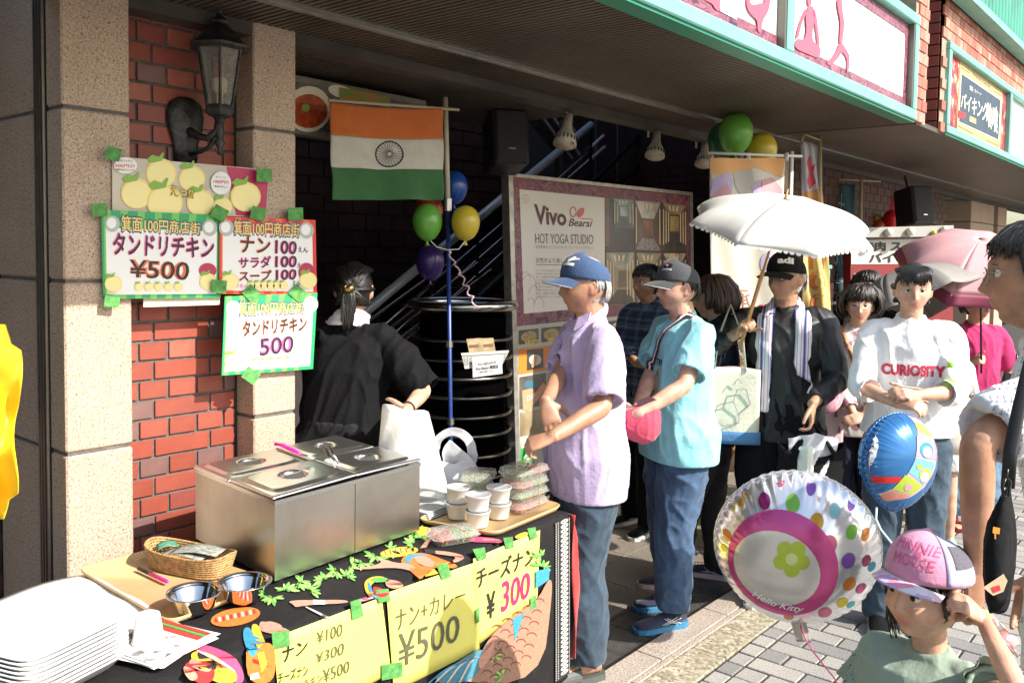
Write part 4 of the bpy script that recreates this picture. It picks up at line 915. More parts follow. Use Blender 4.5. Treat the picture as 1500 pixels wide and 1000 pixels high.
# lower right: earth and water
cprint(z7((1060,590),(1170,500),(1270,440),(1330,320),(1345,380),(1290,812),(870,812),(1000,700)),k_brn)
for r_ in range(6):
 for i in range(5):
  x0,y0=1090+i*48-r_*12,560+r_*52-i*30
  if x0<1290:cprint(z7(*[(x0+24*math.cos(t),y0+18*math.sin(t)) for t in np.linspace(math.pi,2*math.pi,7)],*[(x0+21*math.cos(t),y0+3+15*math.sin(t)) for t in np.linspace(2*math.pi,math.pi,7)]),k_dk,.0026)
cprint(z7((760,812),(960,680),(1010,655),(1030,670),(1020,740),(960,812)),k_teal,.0026)
for i in range(7):cprint(z7((770+i*28,812),(860+i*22,735-i*8),(980+i*6,690),(982+i*6,697),(866+i*22,742-i*8),(780+i*28,812)),k_wh if i%2 else k_blu,.0032)
cprint(z7((1160,520),(1210,490),(1190,560),(1170,620)),k_blu,.0030);cprint(z7((1265,300),(1330,285),(1325,340),(1265,380)),k_blu,.003);cprint(z7((1000,700),(1060,640),(1080,600),(1070,680),(1010,760)),k_skin,.0034)
cprint(z7((950,150),(1000,140),(1110,155),(1112,172),(1020,168),(958,165)),k_pk);cprint(z7((1020,150),(1100,155),(1100,170),(1030,165)),k_skin,.0028);cprint(z7((1165,145),(1190,128),(1225,118),(1232,135),(1185,152)),k_yel);cprint(z7((715,100),(770,95),(790,115),(760,140),(720,130)),k_yel,.0026)
for b,m_ in prints.values():tag(b.build('cloth_print',m_,cl,world=True),kind='stuff')
# ornate border at the far end
b=MB();quadB=lambda u,v:tp(.006+.100*(1-u)-.0*v,-.0165-.006*math.sin(.5)*v-.010*v,-.012-v*.60)
b.grid(lambda u,v:quadB(u,v),4,30);b.build('border_band',mat('border_black',(.02,.02,.02),.8),cl,world=True)
b=MB()
def bshape(u0,v0,ru,rv,n=10):c=[quadB(u0+ru*math.cos(2*math.pi*i/n),v0+rv*math.sin(2*math.pi*i/n))-ey*.0012 for i in range(n)];b.add(c,[tuple(range(n))])
for i in range(34):
 v=.012+i*.029;
 for u0 in(.62,):
  for k in range(10):
   a0,a1=2*math.pi*k/10,2*math.pi*(k+1)/10;q=[quadB(u0+.26*math.cos(a0),v+.013*math.sin(a0)),quadB(u0+.26*math.cos(a1),v+.013*math.sin(a1)),quadB(u0+.15*math.cos(a1),v+.0075*math.sin(a1)),quadB(u0+.15*math.cos(a0),v+.0075*math.sin(a0))];b.add([p-ey*.0012 for p in q],[(0,1,2,3)])
  bshape(u0,v,.07,.004,6)
for i in range(90):bshape(.06,.006+i*.011,.035,.003,4);bshape(.2,.006+i*.011,.035,.003,4)
for i in range(120):bshape(.96,.004+i*.0083,.03,.0022,4)
tag(b.build('border_pattern',mat('border_white',(.62,.60,.56),.8),cl,world=True),kind='stuff')
# red under cloth sticking out at the far corner
b=MB()
def redf(u,v):
 w_=.15*math.sin(min(1,v*1.6)*math.pi*.5)*(1-.75*max(0,v-.45)/.55);return tp(-.004-u*w_,-.035+.04*u+.012*math.sin(u*6+v*5),-.005-.55*v-.03*u*v)
b.grid(redf,10,22);rc_=b.build('red_cloth',mat('red_fabric',(.42,.025,.02),.85,noise=.25,nscale=40,bump=.3,bscale=250,sheen=.4),None,True,solid=.003,local=tuple(tp(0,0,-.3)));rc_.location=[float(x) for x in tp(0,0,-.3)]
tag(rc_,'red cloth hanging out from under the printed cloth at its far corner','cloth')
# ---- yellow price sheets on the front
M_ysheet=mat('yellow_paper',(.80,.74,.16),.6,noise=.03,nscale=8,bump=.05,bscale=20);M_pen=mat('thin_pen',(.10,.10,.06),.5)
YP=Pl(C0-ey*.022,-ey)
def ysheet(q,label):
 c=YP.pt(*q[3]);P=empty('price_sheet',c,label=label,cat='price sheet')
 b=MB();
 def fn(u,v):
  p=(np.array(q[3])*(1-u)+np.array(q[2])*u)*(1-v)+(np.array(q[0])*(1-u)+np.array(q[1])*u)*v
  return YP.pt(p[0],p[1],-.001-.0008*math.sin(u*3.1)*(1-v)-.0005*math.sin(u*9))
 b.grid(fn,12,8);b.build('sheet',M_ysheet,P,True,world=True,solid=.0006);return P
ya_=ysheet([(400,934),(559,874),(573,985),(413,1070)],'sunlit yellow price sheet at the left, with three lines of thin lettering')
yb2=ysheet([(566,868),(694,824),(702.5,950),(577,1013)],'middle yellow price sheet for naan and curry at 500')
yc=ysheet([(693,818),(791,776),(787,880),(701.5,943)],'right yellow price sheet for cheese naan, 300 in pink')
T=lambda P,s_,q,m_,bo=.0:text_on(YP,s_,z7(*q),m_,.0028,P,bold=max(bo,0),wob=.004,shear=.12,name='handwriting')
T(ya_,'ナン',((105,645),(222,612),(220,668),(110,720)),M_ink,.022);T(ya_,'¥100',((262,580),(380,535),(382,595),(266,632)),M_pen,0);T(ya_,'チーズナン',((85,765),(225,722),(225,775),(88,815)),M_ink,.02);T(ya_,'¥300',((258,680),(388,622),(388,680),(262,722)),M_pen,0)
T(ya_,'¥500',((290,752),(412,705),(414,760),(296,812)),M_pen,0);T(ya_,'タンドリチキン',((80,838),(290,768),(290,805),(84,880)),M_ink,.015)
T(yb2,'ナン+カレー',((622,478),(945,368),(945,440),(632,575)),M_pen,0);T(yb2,'¥500',((635,590),(912,492),(920,612),(645,745)),M_pen,0)
T(yc,'チーズナン',((990,292),(1265,178),(1262,262),(1000,378)),M_ink,.025);T(yc,'¥',((1040,405),(1082,385),(1085,500),(1045,525)),M_ink,.02);T(yc,'300',((1105,352),(1240,300),(1240,415),(1108,492)),mat('hot_pink_marker',(.85,.02,.14),.5),.012)
lb=['green tape at the top left corner of the sunlit yellow sheet','green tape on the top edge of the sunlit yellow sheet','green tape where the left and middle yellow sheets meet','green tape on the top edge of the middle yellow sheet','green tape at the top left corner of the cheese naan sheet','green tape near the top middle of the cheese naan sheet','green tape at the top right corner of the cheese naan sheet','green tape at the lower right of the cheese naan sheet','green tape at the lower left corner of the middle yellow sheet','small green tape between the middle and right yellow sheets']
for i,q in enumerate((((55,580),(135,570),(140,640),(62,655)),((415,440),(462,425),(475,505),(425,522)),((530,385),(590,380),(600,435),(545,445)),((808,270),(860,262),(878,325),(835,338)),((975,200),(1030,190),(1040,240),(1000,252)),((1115,148),(1158,142),(1165,190),(1128,198)),((1225,105),(1262,98),(1272,145),(1240,158)),((1240,425),(1265,408),(1268,460),(1240,485)),((558,728),(655,715),(655,780),(560,800)),((988,478),(1005,465),(1008,530),(992,540)))):
 mb=MB();mb.prism([YP.pt(x,y,.0035) for x,y in z7(*q)],-ey*.0012);tag(mb.build('tape_piece',M_tape),lb[i],'tape','green tape holding the yellow sheets')
# ---- stainless food warmer
FO=np.array((1.486,2.128,.703));fx=np.array((.612,.030,0.));fy=np.array((.050,.520,0.));fxn,fyn=fx/.613,fy/.522
def fp(u,v,z):return FO+fx*u+fy*v+ez*z
M_st2=mat('brushed_steel',(.50,.48,.44),.33,1.,noise=.12,nscale=5,bump=.05,bscale=9);dirt(M_st2,.35,9,(.30,.24,.15))
M_lid=mat('lid_steel',(.74,.73,.71),.30,1.,noise=.06,nscale=8,bump=.02,bscale=15)
fw=empty('food_warmer',tuple(FO),label='scratched stainless food warmer with four steel lids on the stall table',cat='food warmer')
def pbox(P,u0,u1,v0,v1,z0,z1,mb):
 c=[P(u,v,z) for z in(z0,z1) for v in(v0,v1) for u in(u0,u1)];mb.add(c,[(0,2,3,1),(4,5,7,6),(0,1,5,4),(2,6,7,3),(0,4,6,2),(1,3,7,5)]);return mb
b=MB();pbox(fp,.012,.508,.0,.99,.012,.236,b);b.build('front_panel_left',M_st2,fw,world=True);
b=MB();pbox(fp,.513,.988,.0,.99,.012,.236,b);b.build('front_panel_right',M_st2,fw,world=True)
b=MB();pbox(fp,.505,.516,.006,.985,.012,.236,b);b.build('seam',M_dark,fw,world=True)
b=MB();pbox(fp,-.004,1.004,-.006,1.0,.237,.250,b);pbox(fp,.0,1,-.0,.999,.2355,.2375,b);b.build('rim',M_steel,fw,world=True)
b=MB();pbox(fp,.0,.012,.0,.99,.012,.236,b);pbox(fp,.988,1,.0,.99,.012,.236,b);b.build('side_panel',M_st2,fw,world=True)
b=MB()
for u,v in((.05,.05),(.95,.05),(.05,.95),(.95,.95)):b.lathe(fp(u,v,0),[(.015,-.003),(.015,.013)],10)
b.build('foot',M_black,fw,world=True)
def sm(x,a,c):t=min(1,max(0,(x-a)/(c-a)));return t*t*(3-2*t)
def lid(u0,v0,u1,v1,dz,tilt=0.,rot=0.):
 b=MB();nu,nv=56,44
 def fn(u,v):
  x,y=u*2-1,v*2-1;r1=max(abs(x)*1.0,abs(y)*1.0)
  ix,iy=abs(x)/.86,abs(y)/.80;rr=(ix**8+iy**8)**(1/8)
  h=.010-.008*sm(rr,.93,1.03)+.0*r1
  q=math.hypot((x+.02)/.30,y/.40);h-=.022*(1-sm(q,.72,1.0))
  if abs(y)<.09 and abs(x+.02)<.22:h=.012-.006*(abs(x+.02)/.22)**2*0
  ed=max(abs(x),abs(y));h-=.006*sm(ed,.985,1.)
  uu,vv=u0+(u1-u0)*u,v0+(v1-v0)*v
  return fp(uu,vv,.256+dz+h+tilt*(u-.5))
 b.grid(fn,nu,nv);b.build('lid',M_lid,fw,True,world=True,solid=.0012)
lid(-.015,.52,.515,1.0,.0);lid(-.01,.0,.53,.515,.006,.006);lid(.535,.52,1.01,1.01,.002);lid(.525,.01,1.02,.51,.004,-.004)
# ladle, pink handled spoon
sp=empty('serving_spoon',fp(.5,.55,.27),label='bright pink handled spoon resting on the warmer lids',cat='spoon')
b=MB();A=at_d(404,650,2.95);B_=at_d(441,665,2.88);b.tube([A,A*.75+B_*.25+ez*.006,A*.4+B_*.6+ez*.003,B_],[.006,.0105,.010,.007],10,flat=.6);b.ball(A,.0065);b.build('handle',mat('hot_pink_plastic',(.80,.015,.28),.3),sp,True,world=True)
b=MB();b.tube([B_,B_+np.array((.03,-.03,-.014))],.004,6);b.build('shaft',M_steel,sp,True,world=True)
sp=empty('ladle',fp(.6,.5,.27),label='steel ladle handle standing out of the slot between the right lids',cat='ladle')
b=MB();A=at_d(473,654,2.80);B_=at_d(492,684,2.76);b.tube([A,B_],[.005,.006],8,flat=.5);A=at_d(480,653,2.83);B_=at_d(496,678,2.80);b.tube([A,B_],.004,8);b.build('handle',M_steel,sp,True,world=True)
# ---- tan trays
M_tray=mat('tan_tray',(.56,.38,.19),.35,noise=.06,nscale=20)
def tray(pts,z,label,h=.018,r=.05,name='serving_tray'):
 """pts: four corners in order, rounded"""
 P=[np.array((*p,0)) for p in pts];out=[];inn=[]
 cen=sum(P)/4
 for i in range(4):
  a,c,d=P[i-1],P[i],P[(i+1)%4];e1,e2=nrm(a-c),nrm(d-c)
  for k in range(6):
   t=k/5;q=(c+e1*r)*(1-t)**2+c*2*t*(1-t)+(c+e2*r)*t**2;out.append(q)
 n=len(out);t_=empty(name,(*cen[:2],z),label=label,cat='tray');b=MB();rings=[]
 for s_,zz_ in((.0,0),(.94,0),(1.0,h),(1.012,h),(1.02,h-.003),(.955,-.003),(.0,-.003)):
  rings.append([cen+(q-cen)*max(s_,.001)+ez*(z+zz_) for q in out])
 for R_ in rings:b.v+=[tuple(map(float,p)) for p in R_]
 b.f=[(j*n+i,j*n+(i+1)%n,(j+1)*n+(i+1)%n,(j+1)*n+i) for j in range(len(rings)-1) for i in range(n)];b.m=[0]*len(b.f)
 return b.build('tray',M_tray,t_,True,world=True) and t_
tray([(1.13,2.07),(1.47,2.115),(1.42,2.62),(1.14,2.62)],.709,'tan plastic tray holding the steel bowls and wicker basket')
tray([(2.23,1.925),(2.66,1.955),(2.66,2.26),(2.16,2.24)],.709,'tan plastic tray holding the cups and salad packs')
def bowl(px,py,label):
 c=at_z(px,py,.765);B=empty('steel_bowl',(c[0],c[1],.713),label=label,cat='bowl',group='steel bowls on the tray')
 b=MB();b.lathe((0,0,0),[(.001,.001),(.042,.001),(.052,.012),(.063,.045),(.066,.052),(.074,.054),(.075,.052),(.074,.0505),(.064,.048),(.060,.042),(.049,.012),(.040,.004),(.001,.004)],40,cap=False);b.build('bowl_shell',mat('bowl_steel',(.66,.65,.63),.10,1.),B,True)
bowl(285,866,'left steel bowl on the tan tray');bowl(358,851,'right steel bowl on the tan tray, next to the food warmer')
# wicker basket with banknotes
M_wick=mat('wicker',(.50,.30,.12),.7,noise=.35,nscale=60,bump=.6,bscale=180)
bc=np.array((1.375,2.40,.713));bs=empty('wicker_basket',tuple(bc),label='small wicker basket with banknotes on the tan tray',cat='basket')
bd_=nrm((.28,-.96,0));bw_=nrm((.96,.28,0))
def bpt(u,v,z):return bc+bd_*u+bw_*v+ez*z
for zi in range(9):
 b=MB();z=.004+zi*.0065;s_=.86+.14*zi/8;zz2=[]
 for k in range(49):
  a=2*math.pi*k/48;cu,su=math.cos(a),math.sin(a);R_=(abs(cu)**3+abs(su)**3)**(-1/3.);u,v=.155*s_*cu*R_,.062*s_*su*R_
  zz2.append(bpt(u,v,z+.016*(abs(cu)**3)*(zi/8)+.0012*math.sin(k*math.pi+zi*math.pi)))
 b.tube(zz2,.0038,5,cap=False);tag(b.build('wicker_strand',M_wick,bs,True,world=True))
b=MB()
for k in range(36):
 a=2*math.pi*k/36;cu,su=math.cos(a),math.sin(a);R_=(abs(cu)**3+abs(su)**3)**(-1/3.)
 b.tube([bpt(.155*.85*cu*R_,.062*.85*su*R_,.002),bpt(.155*cu*R_,.062*su*R_,.056+.016*abs(cu)**3)],.003,4)
tag(b.build('uprights',M_wick,bs,True,world=True),kind='stuff')
b=MB();b.add([bpt(.13*math.cos(2*math.pi*k/20)*1.1,.052*math.sin(2*math.pi*k/20)*1.1,.006) for k in range(20)],[tuple(range(20))]);b.build('bottom',M_wick,bs,world=True)
M_note=mat('banknote',(.30,.31,.27),.7,noise=.5,nscale=70);M_note2=mat('banknote_green',(.08,.30,.20),.7,noise=.3,nscale=60)
for i,(u,v,rz_,m_,lb_) in enumerate(((.03,.0,.3,M_note,'grey banknote lying open on top of the wicker basket'),(.0,-.015,.1,M_note,'grey banknote tucked under another in the basket'),(-.09,.0,.9,M_note2,'green slip at the left end of the wicker basket'))):
 b=MB();c,s_=math.cos(rz_),math.sin(rz_);L=(.075,.075,.03)[i];W_=(.038,.038,.028)[i]
 b.grid(lambda p,q:bpt(u+((p-.5)*2*L)*c-((q-.5)*2*W_)*s_,v+((p-.5)*2*L)*s_+((q-.5)*2*W_)*c,(.060,.052,.058)[i]+.010*math.sin(p*3.1)),8,4)
 o=b.build('banknote',m_,None,True,solid=.0006,local=tuple(bpt(u,v,.05)));o.location=[float(x) for x in bpt(u,v,.05)];tag(o,lb_,'banknote','banknotes in the wicker basket')
A,B_=at_z(203,832,.722),at_z(246,852,.722);pn=empty('marker_pen',A,label='pink and black marker pen lying on the tan tray left of the basket',cat='pen')
b=MB();b.tube([A,A*.6+B_*.4],.006,10);b.build('cap',M_black,pn,True,world=True);b=MB();b.tube([A*.6+B_*.4,A*.05+B_*.95,B_],[.0065,.006,.003],10);b.build('barrel',mat('hot_pink_plastic',(.8,.015,.28),.3),pn,True,world=True)
# white sheet on the left part of the table
b=MB();b.grid(lambda u,v:np.array((.42+.74*u,2.0+.60*v+.02*math.sin(u*9),.7095+.004*math.sin(u*11+v*5)+.003*math.sin(v*17))),24,20);o=b.build('white_sheet',mat('white_plastic_sheet',(.86,.86,.84),.4),None,True,solid=.001,local=(.8,2.3,.7));o.location=(.8,2.3,.7);tag(o,'glaring white sheet covering the left end of the stall table','sheet')
ORD=['topmost']+[w_+' from the top:' for w_ in 'second third fourth fifth sixth seventh eighth ninth tenth'.split()]
# stack of white foam trays
M_foam=mat('white_foam',(.86,.86,.85),.55,sss=.0,bump=.05,bscale=300)
for k in range(10):
 T_=empty('foam_tray',(.82,2.02,.712+.0098*k),.30+random.uniform(-.012,.012),label=ORD[9-k]+' white foam tray in the tall stack at the front left corner',cat='tray',group='stacked white foam trays')
 b=MB();prof=[(.001,.004),(.80,.004),(.96,.026),(1.0,.028),(1.0,.024),(.965,.022),(.80,0),(.001,0)];n=40;vs=[]
 for s_,z in prof:
  for j in range(n):
   a=2*math.pi*j/n;cu,su=math.cos(a),math.sin(a);R_=(abs(cu)**6+abs(su)**6)**(-1/6.);vs.append((.145*s_*cu*R_,.105*s_*su*R_,z))
 b.add(vs,[(i*n+j,i*n+(j+1)%n,(i+1)*n+(j+1)%n,(i+1)*n+j) for i in range(len(prof)-1) for j in range(n)]);b.build('tray_shell',M_foam,T_,True)
# menus under a paper cup
M_menu=mat('menu_paper',(.74,.74,.70),.5);M_mpr=ramp_mat('menu_small_print','voronoi',60,[(.2,(.12,.12,.12)),(.45,(.70,.68,.64)),(.8,(.74,.74,.70)),(.9,(.55,.12,.08))],bump=0)
mc=at_z(230,930,.715)
for k in range(6):
 a=.28+random.uniform(-.10,.10)-.05*k*0;o_e=empty('leaflet',(1.055+random.uniform(-.01,.01),2.0+random.uniform(-.01,.01),.7115+.0022*k),a,label=ORD[5-k]+' printed menu leaflet in the fanned pile under the white paper cup',cat='leaflet',group='menu leaflets under the cup')
 b=MB();b.grid(lambda u,v:((u-.5)*.19,(v-.5)*.21,.002*math.sin(u*3)),6,4);b.build('sheet',M_menu,o_e,True,solid=.0008)
 if k==5:
  for j,(x0,x1,y0,y1,m_) in enumerate(((-.09,.04,-.10,.10,M_mpr),(.050,.066,-.095,.095,M_pred),(.070,.078,-.095,.095,mat('menu_strip_green',(.1,.38,.08),.5)),(.081,.093,-.095,.095,M_pred))):b=MB();b.box(x0,x1,y0,y1,.0035,.0040+.0002*j);b.build('print',m_,o_e)
cu_=at_z(227,955,.73);cp=empty('paper_cup',(1.035,2.0,.7265),label='upturned white paper cup standing on the menu leaflets',cat='cup')
b=MB();b.lathe((0,0,0),[(.0355,0),(.038,.002),(.038,.006),(.036,.008),(.027,.068),(.026,.0685),(.025,.066),(.001,.066)],32);b.build('cup_shell',M_foam,cp,True)
# ---- soup cups, two high
M_cup=mat('soup_cup',(.70,.68,.64),.45,noise=.03);M_clid=mat('frosted_lid',(.62,.62,.64),.3,trans=.35)
for i,(x,y,top) in enumerate(((2.30,2.165,0),(2.275,2.045,0),(2.40,2.055,0),(2.30,2.165,1),(2.275,2.045,1),(2.40,2.055,1))):
 z0=.713+top*.058;lb_=['lower soup cup at the back left of the cup cluster','lower soup cup at the front of the cup cluster','lower soup cup at the right of the cup cluster','upper soup cup at the back left of the cup cluster','upper soup cup at the front of the cup cluster','upper soup cup at the right of the cup cluster'][i]
 Cc=empty('soup_cup',(x,y,z0),label=lb_,cat='cup',group='stacked white soup cups');b=MB();b.lathe((0,0,0),[(.001,.001),(.035,.001),(.036,.004),(.0435,.050),(.046,.051),(.0462,.055),(.044,.056),(.0425,.053)],32,cap=False);b.build('cup_shell',M_cup,Cc,True)
 b=MB();b.lathe((0,0,0),[(.001,.0525),(.041,.0525),(.0445,.0575),(.0465,.0575),(.047,.054),(.046,.053)],32,cap=False);b.build('lid',M_clid,Cc,True)
# ---- salad packs
M_clear=mat('clear_plastic',(.90,.92,.92),.08,trans=.6,alpha=.42);
M_veg=[mat('veg_'+n,c,.5,noise=.4,nscale=40) for n,c in(('cabbage',(.36,.50,.14)),('leaf',(.18,.32,.05)),('carrot',(.72,.20,.03)),('tomato',(.50,.05,.02)),('pale',(.60,.60,.35)),('chicken',(.50,.14,.04)))]
def pack(c,rz_,L,W_,H_,label,mix,group='packs of salad and chicken on the stall'):
 P=empty('salad_pack',c,rz_,label=label,cat='food pack',group=group);b=MB();n=36
 for prof in([(.82,0),(.95,H_*.5),(1.0,H_*.52),(1.02,H_*.53)],[(1.02,H_*.53),(.97,H_*.56),(.92,H_*.97),(.86,H_),(.001,H_)]):
  vs=[]
  for s_,z in prof:
   for j in range(n):
    a=2*math.pi*j/n;cu,su=math.cos(a),math.sin(a);R_=(abs(cu)**7+abs(su)**7)**(-1/7.);f_=1+.012*(j%2);vs.append((L/2*s_*cu*R_*f_,W_/2*s_*su*R_*f_,z))
  b.add(vs,[(i*n+j,i*n+(j+1)%n,(i+1)*n+(j+1)%n,(i+1)*n+j) for i in range(len(prof)-1) for j in range(n)])
 b.build('plastic_box',M_clear,P,True)
 rr=random.Random(int(c[0]*1000+c[2]*7000))
 mbs=[MB() for _ in M_veg]
 for k in range(260):
  mi=rr.choice(mix[0]) if k%2 else rr.choice(mix[1]);x=rr.uniform(-.40,.0) if k%2 else rr.uniform(-.05,.42)
  p=np.array((x*L,rr.uniform(-.38,.38)*W_,rr.uniform(.15,.72)*H_));l_=rr.uniform(.008,.020);a=rr.uniform(0,6.28);t_=rr.uniform(-.5,.5);d=np.array((math.cos(a),math.sin(a),t_))*l_*.5
  if mi in(3,5):mbs[mi].ball(p,l_*.42,6,(1,.7,.5))
  else:mbs[mi].tube([p-d,p+np.array((0,0,.003)),p+d],.0016 if mi!=1 else .003,4,flat=.6)
 for m_,q in zip(M_veg,mbs):
  if q.v:tag(q.build('food_filling',m_,P,True),kind='stuff')
 b=MB();b.tube([(L*.1,-W_*.52,H_*.4),(L*.12,-W_*.47,H_*1.0),(L*.08,W_*.47,H_*1.0),(L*.1,W_*.52,H_*.4)],.0012,5);b.build('rubber_band',mat('rubber_band',(.55,.30,.10),.5),P)
pack((2.555,2.065,.713),.05,.19,.125,.038,'bottom pack of the right salad stack on the tray',((5,3,2),(5,3,2)))
pack((2.560,2.070,.752),-.03,.19,.125,.040,'second pack up in the right salad stack, green leaves at its left',((0,1),(1,2)))
pack((2.555,2.065,.793),.02,.19,.125,.040,'third pack up in the right salad stack, carrots at its left',((2,3),(0,1)))
pack((2.560,2.068,.834),-.02,.19,.125,.042,'topmost pack of the right salad stack with red chicken',((0,4),(5,3)))
pack((2.475,2.225,.80),.5,.17,.12,.04,'salad pack with noodles behind the cup cluster',((4,4,0),(4,1)))
b_=[tag(x,None) for x in[]]
pack((2.455,2.225,.755),.45,.17,.12,.042,'lower salad pack behind the cup cluster',((4,0),(4,1)))
pack((2.475,2.23,.712),.5,.17,.12,.042,'lowest salad pack behind the cup cluster',((4,0),(1,1)))
pack((2.115,2.015,.708),-.35,.17,.11,.040,'loose salad pack in front of the cups, beside the food warmer',((5,3,2),(0,1,4)))
# clear lids, stacked flat beside the warmer
for k in range(5):
 o_e=empty('plastic_lid',(2.33,2.33+.004*k,.706+.006*k),.1,label=ORD[4-k]+' clear plastic lid in the flat stack beside the food warmer',cat='lid',group='stacked clear lids');b=MB();b.box(-.13,.13,-.10,.10,0,.003,bev=.001);b.build('lid_sheet',mat('milky_plastic',(.66,.70,.70),.25,trans=.3),o_e)
# ---- white carrier bag standing on the table
def bagpart(c,fn,nu,nv,m_,name,P,solid=.0006):b=MB();b.grid(fn,nu,nv);return b.build(name,m_,P,True,world=True,solid=solid)
M_pbag=mat('milky_bag',(.78,.80,.82),.35,trans=.25,noise=.05,bump=.3,bscale=25)
cb_=np.array((2.50,2.44,.705));pbg=empty('carrier_bag',tuple(cb_),label='crumpled white plastic carrier bag with its handles up, behind the cups',cat='bag')
def crum(p,s_=1.):
 x,y,z=p*28;return np.array((math.sin(y*1.3+z*.9)+.6*math.sin(z*2.3+x),math.sin(x*1.1-z*1.4)+.6*math.sin(x*2.7+y),.7*math.sin(x*1.7+y*1.2)))*.006*s_
def bagbody(u,v):
 a=2*math.pi*u;ru,rv_=.155*(1-.25*v),.085*(1-.45*v);p=np.array((ru*math.cos(a),rv_*math.sin(a),.135*v));return cb_+rt*p[0]+ey*p[1]+ez*p[2]+crum(p,.5+v*1.3)
bagpart(cb_,bagbody,48,16,M_pbag,'bag_body',pbg)
def handle(x0,x1,h,seed):
 def fn(u,v):
  t=u*math.pi;w_=.05*(1-.55*math.sin(t));cx=x0+(x1-x0)*u;z=.12+h*math.sin(t)**.8;p=np.array((cx+(v-.5)*w_*.9*math.cos(t)*1.0,.02*math.sin(t*2+seed),z-(v-.5)*w_*1.5));return cb_+rt*p[0]+ey*p[1]+ez*p[2]+crum(p+seed,1.2)
 return fn
bagpart(cb_,handle(-.04,.13,.13,.3),28,8,M_pbag,'handle',pbg)
def flap(u,v):
 p=np.array((-.02+.14*u*(1-.3*v),-.02+.02*math.sin(u*5),.09+.13*v*(1-.5*abs(u-.45)*2)));return cb_+rt*p[0]+ey*p[1]+ez*p[2]+crum(p,1.6)
bagpart(cb_,flap,16,12,M_pbag,'front_flap',pbg)
# yellow cloth at the far left
b=MB();cA=at_d(-40,470,2.45)
def yf(u,v):
 px=-60+u*(92 if .1<v<.9 else 80)+8*math.sin(v*9)*u*u-30*abs(v-.42)*u;return at_d(px,475+285*v,2.45+.05*math.sin(u*7+v*4)+.03*math.sin(v*13-u*5))
b.grid(yf,20,30);yc_=at_d(-20,600,2.45);o=b.build('yellow_cloth',mat('yellow_plastic',(.80,.52,.02),.4,noise=.1,bump=.1,bscale=12),None,True,solid=.002,local=tuple(yc_));o.location=[float(x) for x in yc_]
tag(o,'bright yellow cloth hanging at the left edge beside the granite column','cloth')
# ================================================================== PEOPLE
def loft(mb,rings,hollow_lo=0.,hollow_hi=0.):
 """closed surface through rings of equal point count; hollow ends sink inwards so that cuffs and hems read as openings"""
 n=len(rings[0]);R_=[np.array(r) for r in rings]
 if hollow_lo:
  c=R_[0].mean(0);d=c-R_[1].mean(0);d=-nrm(d)*hollow_lo;R_=[c+(R_[0]-c)*.80+d,c+(R_[0]-c)*.86]+R_
 if hollow_hi:
  c=R_[-1].mean(0);d=c-R_[-2].mean(0);d=-nrm(d)*hollow_hi;R_=R_+[c+(R_[-1]-c)*.86,c+(R_[-1]-c)*.80+d]
 vs=np.concatenate(R_);k=len(R_);fs=[(i*n+j,i*n+(j+1)%n,(i+1)*n+(j+1)%n,(i+1)*n+j) for i in range(k-1) for j in range(n)]
 fs+=[tuple(range(n-1,-1,-1)),tuple((k-1)*n+j for j in range(n))];mb.add(vs,fs)
def ering(c,rx,ry,n=20,tilt=0.,p=2.0):
 out=[]
 for j in range(n):
  a=2*math.pi*j/n;cu,su=math.cos(a),math.sin(a);k=(abs(cu)**p+abs(su)**p)**(-1/p);x=rx*cu*k;out.append((c[0]+x,c[1]+ry*su*k,c[2]+x*tilt))
 return out
def limb(mb,path,radii,n=14,flat=None,lo=0.,hi=0.,round_=True):
 P=[np.array(p,float) for p in path];rr=list(radii)
 # smooth the path at joints
 Q,S=[P[0]],[rr[0]]
 for i in range(1,len(P)-1):
  a,c,d=P[i-1],P[i],P[i+1];k=.22
  for t in(0,.25,.5,.75,1):
   p0=c+(a-c)*k;p1=c+(d-c)*k;Q.append(p0*(1-t)**2+c*2*t*(1-t)+p1*t*t);r0=rr[i]*(1-k)+rr[i-1]*k;r1=rr[i]*(1-k)+rr[i+1]*k;S.append(r0*(1-t)**2+rr[i]*2*t*(1-t)+r1*t*t)
 Q.append(P[-1]);S.append(rr[-1])
 rings=[];pu=None;k=len(Q)
 for i in range(k):
  t=nrm(Q[min(i+1,k-1)]-Q[max(i-1,0)])
  if pu is None:
   a=np.array((0,1.,0)) if abs(t[1])<.9 else np.array((1.,0,0));u=nrm(np.cross(t,a))
  else:u=nrm(pu-t*np.dot(pu,t))
  pu=u;w_=np.cross(t,u);f_=flat if flat else 1.
  rings.append([Q[i]+u*S[i]*math.cos(2*math.pi*j/n)+w_*S[i]*f_*math.sin(2*math.pi*j/n) for j in range(n)])
 if round_ and not lo:
  c=Q[0];t=nrm(Q[1]-Q[0]);r0=np.array(rings[0]);rings=[list(c-t*S[0]*.8+(r0-c)*.35),list(c-t*S[0]*.5+(r0-c)*.8)]+rings
 if round_ and not hi:
  c=Q[-1];t=nrm(Q[-1]-Q[-2]);r0=np.array(rings[-1]);rings=rings+[list(c+t*S[-1]*.5+(r0-c)*.8),list(c+t*S[-1]*.8+(r0-c)*.35)]
 loft(mb,rings,lo,hi)
def ik(S,W,l1,l2,pole):
 S,W,pole=np.array(S,float),np.array(W,float),np.array(pole,float);d=W-S;L=np.linalg.norm(d);
 if L>(l1+l2)*.995:W=S+d*(l1+l2)*.995/L;d=W-S;L=np.linalg.norm(d)
 a=(l1*l1-l2*l2+L*L)/(2*L);h=math.sqrt(max(l1*l1-a*a,0));e=d/L;q=pole-e*np.dot(pole,e);return S+e*a+nrm(q)*h,W
